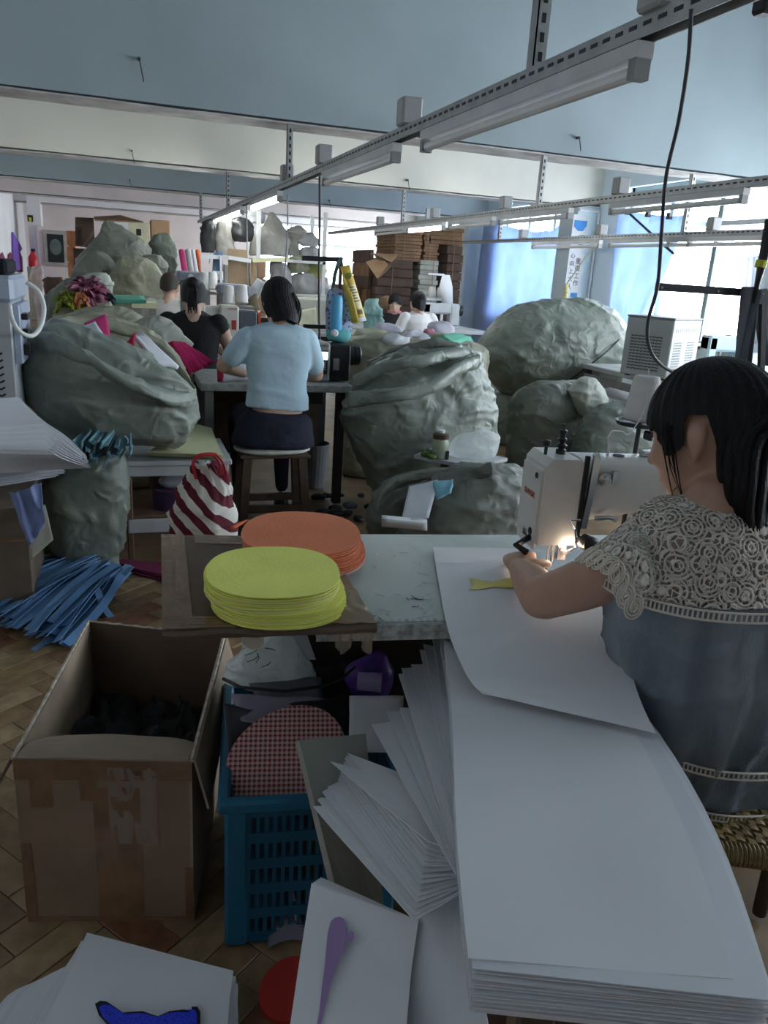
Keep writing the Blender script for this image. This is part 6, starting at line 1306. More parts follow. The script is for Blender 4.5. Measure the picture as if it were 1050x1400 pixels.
bundle(567, 357, 600, 470, 10.0, .7, 26, [m_c3, m_c3, mat('bundle_grey_shade', (.27, .27, .24), .8)], 'grey edged bundle of flattened cartons in the middle of the stack', zb=0)
bundle(602, 337, 634, 470, 10.15, .7, 16, [m_c2], 'narrow dark bundle of flattened cartons next to the pillar', zb=0)
bundle(498, 342, 511, 470, 10.2, .8, 10, [m_c1, m_c2], 'narrow brown bundle at the left end of the carton stack', zb=0)
bundle(538, 317, 578, 356, 10.05, .8, 9, [m_c1], 'brown bundle of flattened cartons on top of the stack, left one')
bundle(579, 334, 600, 356, 10.05, .7, 6, [m_c1], 'small brown bundle on the stack between two larger ones')
bundle(588, 313, 634, 333, 10.25, .7, 4, [m_c1], 'brown carton bundle topmost near the pillar, tied with pale string')
bundle(579, 318, 588, 334, 10.1, .7, 3, [m_c1], 'smallest brown carton scrap at the top of the stack')
t = thing('open_carton', 'open light brown carton with hanging flaps on the stack', 'box', AY(522, 362, 9.9)); m_c4 = mat('light_carton', (.36, .22, .13), .8, .1, 8)
def pq(pts, Ys, name, m, par, th=.008): q = [AY(x, y, Y) for (x, y), Y in zip(pts, Ys)]; return MB().patch(lambda u, v: bil(q, u, v), 3, 3, th).build(name, m, par)
pq([(506, 346), (545, 347), (536, 358), (524, 352)], [9.95, 9.95, 9.75, 9.75], 'flap', m_c4, t); pq([(500, 358), (522, 350), (530, 362), (516, 381)], [9.85, 9.9, 9.7, 9.65], 'flap', m_c4, t); pq([(522, 350), (536, 352), (534, 364), (518, 380)], [9.9, 9.9, 9.72, 9.66], 'flap', m_card, t)
m = MB(); q = AY(520, 352, 9.95); m.box(q.x - .16, 9.9, q.z - .1, q.x + .2, 10.0 - .02, q.z - .012); m.build('body', m_c2, t)
bundle(468, 392, 500, 470, 10.4, .5, 5, [m_c1], 'brown bundle of cartons behind the yellow packet', zb=0)
# ---- seated people further back
def seated(px, py_head, Y, rz, lab, shirt, trousers, hairline, sleeve_len=1, scale=1.0, lean=.16, arms=((-.27, .16, .74), (.27, .16, .74)), hands=((-.10, .40, .80), (.10, .40, .80)), face=False, bun=False, seat=None, collar_m=None, hm=None, pitch=-.35, yaw=0, hs=1.0):
    top = AY(px, py_head, Y); k = scale; dz = top.z - 1.245 * k; seat_z = .47 + dz
    p = thing('person', lab, 'person', (top.x, Y, 0)); Rz = Matrix.Rotation(rz, 4, 'Z')
    T = Matrix.Translation((top.x, Y, 0)) @ Rz @ Matrix.Translation((0, -lean * 1.05, dz))
    M = lambda: (lambda q: (setattr(q, 'T', T), q)[1])(MB())
    hc = T @ V((0, lean * 1.05 + .03, 1.12)); Rh = (Rz.to_3x3() @ frame((math.sin(yaw), math.cos(yaw), pitch)))
    b = M(); b.T = Matrix.Identity(4); head(b, hc, Rh, hs); b.T = T
    limb(b, [(0, lean + .01, 1.08), (0, lean * .85, 1.03), (0, lean * .7, .96)], [.05, .052, .08], 14)
    for s, e, h_ in ((-1, arms[0], hands[0]), (1, arms[1], hands[1])):
        S = V((s * .17, lean * .75, .97)); e, h_ = V(e), V(h_)
        limb(b, [S, S * .45 + e * .55, e], [.052, .045, .038], 12); limb(b, [e, e * .5 + h_ * .5, h_], [.038, .034, .025], 12); hand(b, h_, (h_ - e), V((0, 0, 1)), 1, .5, s * -1)
    remesh(b.build('body', m_skin2, p, smooth=True), .011, 2)
    if face: face_bits(p, hc, Rh)
    m = M(); m.loft([((0, 0, .50), (.16, 0, 0), (0, .11, 0)), ((0, .0, .56), (.165, 0, 0), (0, .115, 0)), ((0, .015, .68), (.155, 0, 0), (0, .105, 0)), ((0, lean * .45, .82), (.175, 0, 0), (0, .115, 0)), ((0, lean * .7, .93), (.19, 0, 0), (0, .11, 0)), ((0, lean * .82, .995), (.15, 0, 0), (0, .085, .01)), ((0, lean * .9, 1.03), (.07, 0, 0), (0, .065, .015))], 32)
    for i, v in enumerate(m.v): m.v[i] = tuple(V(v) + (V(v) - V((top.x, Y, v[2]))).normalized() * crumple(v, px, .012))
    for s, e in ((-1, arms[0]), (1, arms[1])):
        S = V((s * .165, lean * .75, .965)); e = V(e); limb(m, [S, S.lerp(e, .35 * sleeve_len), S.lerp(e, .7 * sleeve_len)], [.068, .064, .060], 12)
    remesh(m.build('shirt', shirt, p, smooth=True), .012, 2)
    if collar_m: c_ = M(); c_.tube([(.075 * math.cos(a), lean * .9 + .07 * math.sin(a) + .02, 1.02 + .02 * math.sin(a)) for a in [2 * PI * i / 20 for i in range(21)]], .022, 8); c_.build('scarf', collar_m, p, smooth=True)
    m = M(); m.loft([((0, 0, .46), (.13, 0, 0), (0, .1, 0)), ((0, 0, .49), (.17, 0, 0), (0, .13, 0)), ((0, 0, .56), (.16, 0, 0), (0, .11, 0))], 24)
    for s in (-1, 1): limb(m, [(s * .09, .04, .55), (s * .12, .44, .56), (s * .12, .44, .30), (s * .12, .40, .08 - dz if .08 - dz < .3 else .1)], [.085, .065, .05, .04], 12)
    remesh(m.build('trousers', trousers, p, smooth=True), .016, 2)
    h = MB(); strand_cap(h, hc, Rh @ Matrix.Scale(hs, 3), lambda a, v: hcap(a, v, hairline), 64, 16); ho = h.build('hair', hm or m_hair, p, smooth=True)
    if bun:
        h = MB(); ball(h, hc + Rh @ V((0, -.11, .05)), .045, 1, .8, 1); h.build('hair_bun', m_hair, ho, smooth=True)
        if bun == 2:
            h = MB()
            for k_ in range(14): h.tube([hc + Rh @ V((.01 * math.sin(k_), -.12, .05)), hc + Rh @ V((.025 * math.sin(k_ * 2), -.15, -.03)), hc + Rh @ V((.03 * math.sin(k_ * 3), -.14, -.13 - .02 * (k_ % 3)))], [.012, .012, .003], 6)
            h.build('ponytail', m_hair, ho, smooth=True)
    s = thing('plain_stool', 'plain wooden stool under the ' + seat, 'stool', (top.x, Y, 0)); q = T @ V((0, 0, 0)); zs = seat_z - .012
    MB().box(q.x - .17, q.y - .14, zs - .03, q.x + .17, q.y + .14, zs, .005).build('seat', m_wood_d, s)
    for sx in (-1, 1):
        for sy in (-1, 1): MB().bar((q.x + sx * .14, q.y + sy * .11, zs - .03), (q.x + sx * .15, q.y + sy * .12, 0), .035).build('leg', m_wood_d, s)
    return p
SHORT = [(0, 1.35), (1.1, 1.8), (1.5, 1.6), (1.9, 2.3), (3.2, 2.7)]
seated(264, 381, 5.5, -.12, 'woman in a sleeveless black top with tied black hair, seen from behind', mat('black_cotton', (.010, .010, .012), .8, .2, 10, .3, 40), m_navyp, SHORT, .22, 1, .14, ((-.30, .20, .80), (.28, .10, .70)), ((-.12, .44, .80), (.13, .40, .80)), bun=2, pitch=-.5, seat='woman in the sleeveless black top')
seated(231, 366, 7.9, -.35, 'man with short hair in a white T-shirt at the far left', mat('white_cotton', (.62, .61, .58), .85, .05, 8, .2, 40), m_navyp, [(0, 1.1), (1.2, 1.35), (1.6, 1.3), (2.1, 2.1), (3.2, 2.4)], .8, 1.05, .14, hm=mat('short_dark_hair', (.03, .022, .018), .6, .2, 60), hs=1.1, seat='man in the white T-shirt')
seated(574, 390, 8.4, .1, 'person in a loose white shirt with pinned up hair, seen from behind', mat('bright_white_cotton', (.72, .70, .72), .85, .05, 8, .2, 40), m_navyp, SHORT, 1.1, 1.06, .08, ((-.30, .05, .72), (.30, .05, .72)), bun=1, pitch=-.25, hs=1.05, seat='person in the loose white shirt')
seated(541, 402, 9.4, PI - .35, 'smiling woman in dark clothes with a pink scarf before the cartons', mat('charcoal_cotton', (.02, .02, .024), .8, .2, 10), m_navyp, SHORT, 1, 1, .10, face=True, collar_m=m_pinkc, pitch=-.15, yaw=.0, seat='smiling woman in dark clothes')
# ---- tables and machines of the second row
def table2(x0, y0, x1, y1, z, lab, m=m_tbl2):
    t = thing('sewing_table', lab, 'table', (x0, y0, 0)); MB().box(x0, y0, z - .035, x1, y1, z, .004).build('table_top', m, t)
    for x in (x0 + .03, x1 - .07):
        for y in (y0 + .03, y1 - .07): MB().box(x, y, 0, x + .04, y + .04, z - .035).build('leg', m_steel_d, t)
    MB().box(x0 + .2, y0 + .15, z - .16, x0 + .5, y1 - .1, z - .035, .01).build('motor_box', m_steel_d, t); return t
table2(.15, 5.85, 1.35, 6.45, .76, 'grey sewing table in front of the woman in black')
c = AZ(314, 452, .76); Yc = 6.05
x0, x1 = AY(301, 430, Yc).x, AY(327, 430, Yc).x; zt_ = AY(314, 418, Yc).z
t = thing('sewing_machine', 'white sewing machine with red stickers right of the woman in black', 'sewing machine', (x0, Yc, .76)); m_wm = mat('white_machine', (.62, .60, .55), .35, .04, 6)
MB().box(x0, Yc, .76, x1, Yc + .2, zt_, .012).build('head_casing', m_wm, t); MB().box(x0 - .16, Yc + .04, zt_ - .12, x0 + .01, Yc + .16, zt_ - .01, .015).build('arm', m_wm, t); MB().box(x0 - .18, Yc + .03, .80, x0 - .10, Yc + .17, zt_ - .01, .015).build('needle_head', m_wm, t)
MB().box(x1, Yc + .02, .80, x1 + .14, Yc + .18, zt_ - .03, .01).build('motor_housing', mat('motor_grey', (.09, .10, .12), .5), t); MB().lathe([(0, 0), (.07, 0), (.07, .02), (0, .02)], 20, (x1 + .15, Yc + .1, zt_ - .1), axis=(1, 0, 0)).build('red_hand_wheel', mat('red_wheel', (.55, .07, .03), .4), t)
MB().lathe([(0, 0), (.02, 0), (.02, .08), (0, .08)], 12, (x1 + .17, Yc + .1, zt_ - .1), axis=(1, 0, 0)).build('wheel_hub', m_black, t)
text('SUNSIR', .022, V(((x0 + x1) / 2 + .02, Yc - .001, zt_ - .025)), Rn, m_redp, 'brand_lettering', t)
for (a0, b0, a1, b1), mm in (((.60, .30, .85, .50), m_redp), ((.35, .38, .52, .48), m_lime), ((.35, .52, .52, .66), mat('yellow_green_sticker', (.5, .6, .08), .5)), ((.55, .66, .95, .70), m_redp), ((.5, .78, .75, .86), m_dark)):
    MB().box(x0 + (x1 - x0) * a0, Yc - .002, zt_ + (.76 - zt_) * b1, x0 + (x1 - x0) * a1, Yc, zt_ + (.76 - zt_) * b0).build('sticker', mm, t)
def spool_rack(xl, xr, yt, yb, Y, lab, cones, z_base):
    a, b_ = AY(xl, yb, Y), AY(xr, yt, Y); t = thing('control_console', lab, 'console', ((a.x + b_.x) / 2, Y, z_base))
    MB().box(a.x, Y, a.z, b_.x, Y + .25, b_.z, .01).build('body', mat('blue_grey_console', (.24, .26, .32), .5, .08, 6), t); MB().box(a.x + .02, Y + .1, z_base, a.x + .06, Y + .14, a.z).build('post', m_galv_d, t); MB().box(b_.x - .06, Y + .1, z_base, b_.x - .02, Y + .14, a.z).build('post', m_galv_d, t)
    for f in (.35, .75): MB().lathe([(0, 0), (.022, 0), (.022, .004), (0, .004)], 14, (a.x + (b_.x - a.x) * f, Y, (a.z + b_.z) / 2), axis=(0, -1, 0)).build('knob', m_white2, t)
    for px, py, l2 in cones:
        p = AY(px, py, Y - .12); tag(MB().lathe([(0, -.01), (.05, -.01), (.05, 0), (.048, .0), (.040, .12), (.03, .13), (0, .13)], 16, p).build('thread_cone', m_cone, smooth=True), l2, 'thread cone')
    m = MB(); m.box(a.x + .05, Y - .2, AY(xl, cones[0][1], Y).z - .03, b_.x, Y - .04, AY(xl, cones[0][1], Y).z - .013); m.build('cone_shelf', m_galv_d, t)
spool_rack(244, 292, 373, 384, 6.9, 'blue grey console behind the woman in black, left one', ((280, 394, 'white thread cone left of the pair behind the woman in black'), (290, 394, 'white thread cone right of the pair behind the woman in black')), 0)
spool_rack(300, 342, 390, 402, 6.6, 'blue grey console above the white machine with red stickers', ((313, 413, 'white thread cone above the white machine, left of two'), (331, 412, 'white thread cone above the white machine, right of two')), 0)
# cardboard sheet, white frames and rolls behind
bq = [AY(312, 340, 7.6), AY(338, 342, 7.6)]; bq += [V((bq[1].x + .02, 7.58, .0)), V((bq[0].x + .02, 7.58, .0))]; bq2 = MB().patch(lambda u, v: bil(bq, u, v), 2, 2, .02)
t = tag(bq2.build('cardboard_sheet', mat('tan_cardboard', (.30, .21, .13), .8, .1, 8, .1, 60)), 'tan cardboard sheet standing upright behind the white sewing machine', 'cardboard')
for (xa, ya, xb, yb), l in (((275, 350, 303, 352), 'white horizontal thread rod left of the cardboard sheet'), ((312, 352, 343, 357), 'white thread rod across the cardboard sheet'), ((345, 356, 395, 354), 'cream card sheet seen edge on right of the cardboard')):
    tag(MB().bar(AY(xa, ya, 7.555), AY(xb, yb, 7.555), .03, .035).build('thread_rod', m_white2 if 'cream' not in l else m_lemonp), l, 'rod')
tag(MB().bar(AY(276, 350, 7.53), V((AY(277, 374, 7.53).x, 7.53, 0)), .02).bar(AY(302, 350, 7.53), V((AY(303, 374, 7.53).x, 7.53, 0)), .02).bar(AY(276, 373, 7.53), AY(303, 373, 7.53), .02).build('white_stand', m_white2), 'white wire stand carrying the thread rod', 'stand')
for i, (x, w, mm, l) in enumerate(((248, 8, m_hot, 'hot pink fabric roll leaning beside the grey one'), (257, 9, mat('silver_fabric', (.45, .44, .47), .5), 'silver grey fabric roll between hot pink and white'), (264, 6, m_white, 'white fabric roll between silver and orange'), (270, 6, mat('vermilion_fabric', (.72, .14, .04), .7), 'vermilion fabric roll at the right of the leaning rolls'))):
    a, b_ = AY(x, 343, 8.6), AY(x + 5, 373, 8.4); tag(MB().tube([a, b_, V((b_.x + .04, b_.y, 0))], w * .0036, 12).build('fabric_roll', mm), l, 'fabric roll')
ysheet([(292, 345), (304, 343), (305, 372), (290, 372)], [7.6, 7.6, 7.55, 7.55], 'denim_cloth', mat('denim_cloth', (.09, .14, .22), .8, .15, 8), 'blue denim cloth hanging left of the cardboard sheet', 'cloth'); ysheet([(291, 370), (305, 371), (305, 383), (291, 383)], [7.54, 7.54, 7.53, 7.53], 'white_bag', m_white, 'small white paper bag beside the cardboard sheet', 'bag')
ysheet([(340, 352), (350, 354), (352, 395), (342, 390)], [7.58, 7.58, 7.56, 7.56], 'brown_paper', mat('kraft_paper', (.34, .24, .16), .8, .1, 8), 'kraft paper drooping at the right edge of the cardboard sheet', 'paper'); ysheet([(338, 398), (352, 380), (362, 386), (348, 420)], [6.7, 6.7, 6.6, 6.6], 'white_paper', m_white2, 'white paper wedge above the brown rag near the long black hair', 'paper')
sack([(338, 410, 352, 402), (336, 425, 356, 425), (338, 445, 354, 445)], 6.6, 77, 'brown rag hanging beside the red machine wheel', mat('brown_rag', (.16, .13, .09), .9, .15, 8), .5, .02, zb=.0, name='brown_rag', c='rag')
# ---- shelf of bags
t = thing('storage_shelf', 'tall white metal shelf loaded with grey bags beyond the seamstresses', 'shelf', AY(360, 350, 9.0)); a, b_ = AY(268, 349, 9.0), AY(446, 351, 9.0)
for z in (a.z + .02, a.z - .55, a.z - 1.1): MB().box(a.x, 9.0, z - .03, b_.x, 9.7, z).build('shelf_board', m_lamp_body, t)
for x in (a.x, a.x + .66, b_.x - .04):
    for y in (9.0, 9.66): MB().box(x, y, 0, x + .04, y + .04, a.z + .55 if x > a.x + .1 else a.z + .02).build('upright', m_lamp_body, t)
Wg = woven('grey_burlap', (.25, .235, .21), (.38, .365, .33), .6); Wk = mat('black_bag', (.018, .018, .02), .5, .2, 10, .3, 20); Wl = woven('light_grey_bag', (.33, .33, .34), (.47, .47, .48), .5)
for rows, m_, l in (([(368, 293, 374, 293), (362, 303, 382, 302), (348, 320, 392, 318), (342, 335, 396, 335), (342, 349, 394, 349)], Wg, 'grey burlap sack tied at the top on the storage shelf'), ([(322, 296, 336, 297), (315, 306, 345, 308), (314, 320, 346, 322), (322, 328, 342, 329)], Wk, 'shiny black bag between grey sacks on the storage shelf'), ([(298, 305, 314, 302), (294, 325, 318, 325), (296, 347, 322, 348)], Wg, 'grey sack left of the shiny black bag on the shelf'), ([(346, 284, 358, 284), (341, 294, 362, 294), (343, 304, 360, 306)], Wl, 'pale tied bag peeping above the burlap sack'), ([(396, 310, 412, 308), (392, 318, 420, 316), (396, 326, 418, 326)], Wg, 'small mottled bag right of the burlap sack top'), ([(410, 320, 430, 319), (406, 330, 436, 330), (410, 337, 434, 338)], Wl, 'pale grey bag at the right end of the shelf'), ([(394, 322, 406, 322), (390, 336, 408, 336), (392, 349, 408, 349)], Wg, 'grey bag standing between burlap sack and pale bag'), ([(376, 330, 390, 330), (374, 340, 392, 340), (376, 350, 392, 350)], Wl, 'grey bag in front of the burlap sack at the shelf edge'), ([(276, 303, 292, 300), (273, 320, 296, 318), (276, 345, 294, 345)], Wk, 'black bag at the left end of the storage shelf'), ([(410, 338, 434, 338), (408, 344, 436, 344), (410, 350, 436, 350)], Wl, 'flat grey bag under the pale bag at the right shelf end')):
    sack(rows, 9.2, int(rows[0][0]), l, m_, .55, .03, name='storage_bag', c='bag', nu=40, sub=5)
for rows, m_, l in (([(398, 352, 420, 352), (394, 362, 426, 362), (396, 374, 424, 374)], W3, 'olive grey bundle hanging under the shelf board'), ([(372, 360, 392, 360), (368, 380, 398, 380), (372, 402, 396, 402)], Wl, 'pale plastic bundle on the lower shelf left'), ([(402, 375, 430, 374), (396, 390, 440, 390), (402, 404, 440, 404)], Wl, 'wide grey plastic bundle on the lower shelf'), ([(428, 355, 440, 355), (424, 370, 444, 368), (420, 380, 442, 380)], mat('lime_green_cloth', (.30, .33, .12), .8, .15, 8), 'lime green cloth bundle on the lower shelf'), ([(424, 378, 436, 376), (422, 384, 442, 384), (426, 390, 440, 391)], m_pinkc, 'small pink cloth bundle on the lower shelf'), ([(440, 380, 448, 380), (436, 395, 450, 395), (440, 410, 450, 410)], Wl, 'pale bundle at the right end of the lower shelf')):
    sack(rows, 9.15, int(rows[0][1]), l, m_, .55, .03, name='storage_bag', c='bag', nu=40, sub=5)
bundle(300, 362, 312, 420, 8.7, .3, 6, [m_c3], 'grey carton pile under the storage shelf', zb=0)
bundle(346, 358, 364, 420, 8.8, .3, 8, [m_c4], 'light brown carton pile right of the cardboard sheet', zb=0)
far_machine(412, 428, 7.2, .5, 'beige sewing machine behind the long haired woman', .86, mat('beige_machine', (.46, .45, .40), .4, .08, 6)); table2(1.25, 7.0, 2.45, 7.6, .86, 'grey table under the beige sewing machine', m_tbl2)
far_machine(432, 414, 8.0, .5, 'distant beige sewing machine below the storage shelf', .86, mat('beige_machine', (.46, .45, .40), .4)); table2(1.6, 7.8, 2.7, 8.35, .86, 'grey table under the distant beige machine', m_tbl2)
wedge([(405, 425), (432, 420), (434, 446), (408, 446)], [7.06, 7.06, 7.02, 7.02], 'cream_paper', m_creamc, 'cream folded cloth in front of the beige sewing machine', 'cloth'); far_machine(600, 440, 9.2, .5, 'sewing machine beside the person in the loose white shirt', .80, mat('grey_machine_far', (.40, .42, .44), .4)); table2(2.75, 8.75, 4.3, 9.75, .80, 'pale table shared by the two women before the cartons', m_formica)
t = thing('thread_stand', 'tall white thread stand with two cones next to the carton stack', 'thread stand', (AY(600, 400, 9.3).x, 9.45, .80)); a = AY(592, 408, 9.3); b_ = AY(616, 376, 9.3)
MB().box(a.x, 9.5, a.z - .03, b_.x + .1, 9.62, a.z).box(a.x, 9.5, b_.z - .015, b_.x, 9.53, b_.z + .01).build('shelf', m_white2, t); MB().box(b_.x + .02, 9.56, .80, b_.x + .05, 9.59, b_.z).build('post', m_white2, t)
for x, l in ((590, 'white cone left on the tall thread stand'), (602, 'white cone right on the tall thread stand')): tag(MB().lathe([(0, 0), (.055, 0), (.045, .13), (0, .14)], 14, V((AY(x, 405, 9.55).x, 9.55, a.z + .002))).build('thread_cone', m_cone, smooth=True), l, 'thread cone')
tag(MB().loft([((AY(614, 376, 9.3).x, 9.4, AY(614, 376, 9.3).z), (.05, 0, 0), (0, .03, 0)), ((AY(614, 390, 9.3).x, 9.4, AY(614, 392, 9.3).z), (.09, 0, 0), (0, .05, 0)), ((AY(616, 420, 9.3).x, 9.4, AY(616, 418, 9.3).z), (.07, 0, 0), (0, .05, 0))], 16).build('white_shield', m_white, smooth=True), 'white rounded machine panel hanging by the far pillar', 'panel')
sack([(498, 412, 515, 408), (495, 428, 522, 428), (498, 446, 522, 446)], 7.2, 71, 'aqua green crumpled bag behind the yellow packet', mat('aqua_bag', (.20, .36, .34), .4, .15, 8, .2, 30), .6, .03, name='plastic_bag', c='bag', zb=0)
sack([(520, 408, 532, 404), (518, 420, 532, 422)], 9.6, 72, 'brown sack left of the smiling woman', mat('brown_sack', (.22, .14, .08), .8, .1, 8), .6, .02, zb=0)
# ---- heap of sacks at the left
HP = 'sack in the green heap'
for rows, Y, m_, l, zb in (([(140, 302, 156, 302), (134, 318, 178, 316), (122, 335, 200, 332), (106, 352, 206, 348), (104, 372, 204, 365)], 9.4, W5, 'uppermost big sack of the green heap at the left wall', 0), ([(118, 346, 142, 345), (104, 362, 156, 360), (100, 380, 160, 380), (102, 405, 162, 405)], 8.8, W5, 'rounded sack low on the left of the green heap', 0), ([(166, 352, 190, 350), (152, 370, 212, 362), (148, 392, 226, 385), (152, 420, 226, 415), (156, 440, 224, 440)], 8.6, W3, 'wrinkled olive sack in the middle of the green heap', 0), ([(196, 350, 222, 348), (190, 365, 230, 362), (192, 390, 230, 390)], 9.0, W5, 'grey green sack tucked behind the olive one in the heap', 0), ([(210, 322, 228, 320), (204, 335, 240, 335), (206, 360, 243, 362), (210, 385, 242, 385)], 9.6, W2, 'darkest sack at the right end of the green heap', 0), ([(80, 386, 120, 378), (64, 402, 150, 395), (62, 425, 152, 425)], 6.6, W2, 'dark slumped sack in front of the green heap', 0), ([(118, 380, 140, 378), (104, 390, 150, 390), (108, 405, 150, 405)], 6.4, W4, 'pale green crumpled sack just behind the pink tuft', .0), ([(100, 425, 165, 418), (62, 440, 200, 436), (60, 470, 240, 470)], 5.2, W3, 'olive sack spread between the heap and the big open sack', 0)):
    sack(rows, Y, int(rows[1][0]), l, m_, .55, .026, zb=zb, nu=88)
sack([(190, 440, 225, 436), (176, 452, 246, 455), (180, 480, 262, 490)], 4.9, 93, 'pale sack mouth beside the crimson fan', W4, .4, .03, zb=.3)
t = thing('open_carton', 'open dark brown carton with raised lid behind the green heap', 'box', AY(115, 330, 10.2)); pq([(103, 297), (128, 298), (130, 340), (103, 336)], [10.2, 10.2, 10.2, 10.2], 'side_panel', m_c2, t, .03); pq([(128, 296), (165, 294), (196, 303), (130, 300)], [10.2, 10.4, 10.1, 9.9], 'flap', m_c1, t, .015)
q = AY(115, 340, 10.25); MB().box(q.x - .12, 10.24, 0, q.x + .13, 10.8, q.z + .0).build('body', m_c2, t)
for xa, ya, xb, yb, mm, l in ((150, 303, 176, 345, m_white2, 'white carton behind the uppermost sack'), (176, 305, 205, 345, m_creamc, 'cream carton with a dark hand hole behind the heap'), (207, 302, 232, 345, m_c4, 'brown carton right of the cream one behind the heap')):
    a, b_ = AY(xa, yb, 10.9), AY(xb, ya, 10.9); t = thing('carton', l, 'box', ((a.x + b_.x) / 2, 10.9, 0)); MB().box(a.x, 10.9, 0, b_.x, 11.3, b_.z, .01).build('body', mm, t)
    if 'hole' in l: MB().box(a.x + .1, 10.895, b_.z - .16, a.x + .16, 10.9, b_.z - .08).build('hand_hole', m_dark, t)
# tufts and strips on the heap
def tuft(px, py, Y, r, n, mats, lab, seed):
    random.seed(seed); c = AY(px, py, Y); t = thing('fringe_tuft', lab, 'tuft', c); ms = [MB() for _ in mats]
    for i in range(n):
        a, e = random.uniform(0, 2 * PI), random.uniform(-.5, 1.4); d = V((math.cos(a) * math.cos(e), math.sin(a) * math.cos(e), math.sin(e))); s = d.cross(V((random.uniform(-1, 1), random.uniform(-1, 1), .3))).normalized() * .014
        L = r * random.uniform(.7, 1.1); p0 = c + d * L * .2; p1 = c + d * L * .7 + V((0, 0, .01)); p2 = c + d * L + V((0, 0, -.02)); ms[i % len(mats)].add([p0 - s, p0 + s, p1 + s, p1 - s, p2 + s, p2 - s], [(0, 1, 2, 3), (3, 2, 4, 5)])
    for m_, mm in zip(ms, mats): tag(m_.build('strips', mm, t, fix=False), kind='stuff')
sack([(80, 418, 150, 412), (72, 432, 165, 430), (72, 450, 170, 450)], 5.5, 95, 'dim olive sack carrying the pink and yellow tufts', W3, .4, .02, zb=0)
tuft(121, 406, 5.55, .15, 220, [m_pinkc, mat('dusty_pink', (.55, .24, .34), .8), mat('plum_strip', (.12, .03, .07), .8)], 'bushy tuft of pink and plum strips on the olive sack', 2); tuft(95, 418, 5.45, .11, 130, [mat('yellow_green_strip', (.42, .44, .05), .8), mat('olive_strip', (.20, .22, .04), .8)], 'bushy tuft of yellow green strips left of the pink one', 4)
tuft(110, 411, 5.42, .06, 40, [mat('rust_strip', (.5, .18, .08), .8)], 'small rust orange tuft between the yellow green and pink ones', 6); tuft(144, 410, 5.6, .07, 70, [m_plum, m_dk], 'small dark purple tuft right of the pink one', 7)
for i in range(4): wedge([(136, 401 + i), (196, 405 + i * .8), (200, 410 + i), (138, 411 + i)], [5.7, 5.75, 5.6, 5.6], 'mint_piece', m_mint, 'long mint green felt piece, %s from the top beside the pink tuft' % ORDW[i], th=.008, group='mint pieces beside the pink tuft')
t = thing('wooden_trestle', 'pale wooden trestle end between green heap and black top', 'trestle', AY(200, 420, 6.2)); p = AY(180, 413, 6.2); q = AY(215, 415, 6.2)
MB().box(p.x, 6.2, p.z - .04, q.x, 6.5, p.z).build('top_board', m_lemonp, t)
for x in (p.x + .02, q.x - .06): MB().box(x, 6.22, 0, x + .05, 6.27, p.z - .04).build('leg', m_beige, t)
# ---- details at the far left wall
m_frame = mat('silver_frame', (.40, .36, .33), .5, .1, 8)
a, b_ = AY(66, 358, 19.0), AY(86, 321, 19.0); t = thing('framed_picture', 'dark framed picture with a pale blurred shape on the far wall', 'picture', ((a.x + b_.x) / 2, 19.0, a.z))
pn = thing('panel_board', 'pinkish board on which the dark picture hangs', 'board', ((a.x + b_.x) / 2, 19.1, 0)); a2, b2_ = AY(58, 430, 19.1), AY(94, 312, 19.1); MB().box(a2.x, 19.1, 0, b2_.x, 19.16, b2_.z, .01).build('panel', m_pink, pn)
MB().box(a.x - .08, 19.05, a.z - .08, b_.x + .08, 19.09, b_.z + .08, .01).build('frame', m_frame, t); MB().box(a.x, 19.04, a.z, b_.x, 19.05, b_.z).build('print', mat('dark_print', (.01, .018, .02), .3), t)
MB().lathe([(0, 0), (.12, 0), (.12, .004), (0, .004)], 20, (a.x * .5 + b_.x * .5, 19.039, a.z * .45 + b_.z * .55), sy=1.4, axis=(0, -1, 0)).build('pale_shape', mat('faded_print', (.12, .15, .13), .5), t)
struct(MB().box(AY(38, 300, 19.3).x, 19.28, 0, AY(56, 300, 19.3).x, 19.75, 3.0).build('pillar', m_wall))
def wallpiece(name, pts, X, m, lab, c_, th=.03):
    q = [AX(x, y, X) for x, y in pts]; n = len(q); return tag(MB().add([tuple(p) for p in q] + [(p.x + th, p.y, p.z) for p in q], [tuple(range(n - 1, -1, -1)), tuple(range(n, 2 * n))] + [(i, (i + 1) % n, (i + 1) % n + n, i + n) for i in range(n)]).build(name, m), lab, c_)
XW = XL + .012
wallpiece('purple_cloth', [(16, 317), (29, 340), (24, 346), (28, 368), (17, 370)], XW, mat('violet_cloth', (.20, .10, .48), .7, .1, 6), 'violet pointed cloth hung on the left wall', 'cloth'); 
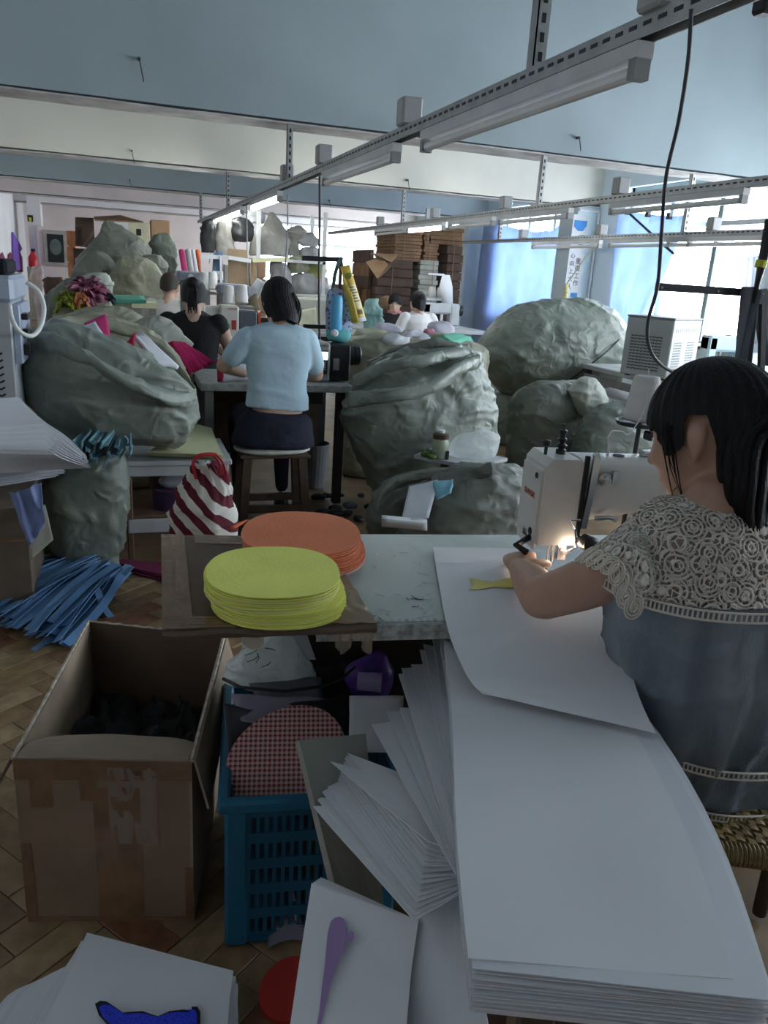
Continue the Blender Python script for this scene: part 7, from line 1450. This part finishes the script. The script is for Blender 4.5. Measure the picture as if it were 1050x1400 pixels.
for x, l in ((0, 'maroon hanging at the picture edge on the left wall'), (11, 'maroon hanging left of the violet cloth'), (24, 'maroon hanging partly behind the violet cloth')):
    wallpiece('maroon_hanging', [(x, 348), (x + 3, 345), (x + 6, 352), (x + 7, 372), (x - 1, 372)], XW, m_wine, l, 'hanging', .010)
c = AY(46, 365, 18.5); t = thing('fire_extinguisher', 'red fire extinguisher by the far pillar', 'extinguisher', (c.x, 18.5, 0)); zt2 = AY(46, 344, 18.5).z
MB().lathe([(0, c.z), (.09, c.z), (.095, c.z + .03), (.095, zt2 - .12), (.05, zt2 - .05), (.03, zt2), (0, zt2)], 18, (c.x, 18.5, 0)).build('cylinder', mat('red_enamel', (.45, .02, .025), .35), t, smooth=True); MB().box(c.x - .03, 18.47, zt2, c.x + .06, 18.53, zt2 + .06, .01).build('valve', m_black, t); MB().box(c.x - .12, 18.4, 0, c.x + .12, 18.62, c.z).build('stand', m_beige, t)
c = AY(41, 300, 19.25); tag(MB().box(c.x - .05, 19.25, AY(41, 303, 19.25).z, c.x + .06, 19.28, AY(41, 294, 19.25).z).build('exit_sign', m_dark), 'small black hanging sign with yellow mark beside the far pillar', 'sign'); MB().box(c.x - .02, 19.245, c.z - .04, c.x + .03, 19.25, c.z + .04).build('yellow_mark', bpy.data.materials['yellow_band'], bpy.data.objects['exit_sign'])
sack([(44, 366, 58, 364), (42, 380, 62, 380), (48, 400, 60, 400)], 14, 97, 'pinkish white plastic bag on the floor at the far left', mat('pinkish_plastic', (.60, .48, .46), .4, .1, 8), .6, .03, zb=0, name='plastic_bag', c='bag')
sack([(64, 380, 84, 378), (60, 392, 90, 392)], 12, 98, 'brown cloth pile below the framed picture', mat('brown_cloth', (.13, .09, .07), .9, .2, 8), .5, .04, zb=0)
bundle(94, 316, 103, 380, 14.5, .6, 7, [mat('orange_brown_carton', (.50, .20, .09), .8, .15, 8)], 'orange brown carton pile left of the dark carton', zb=0)
# ---- second fringe of cables and things at the right
tag(MB().box(*(AX(1046, 8, 1.6) - V((.02, .02, .02))), *(AX(1046, 8, 1.6) + V((.03, .03, .03))), .008).build('ceiling_sensor', m_black), 'dark corner of a fitting at the top right', 'fitting')
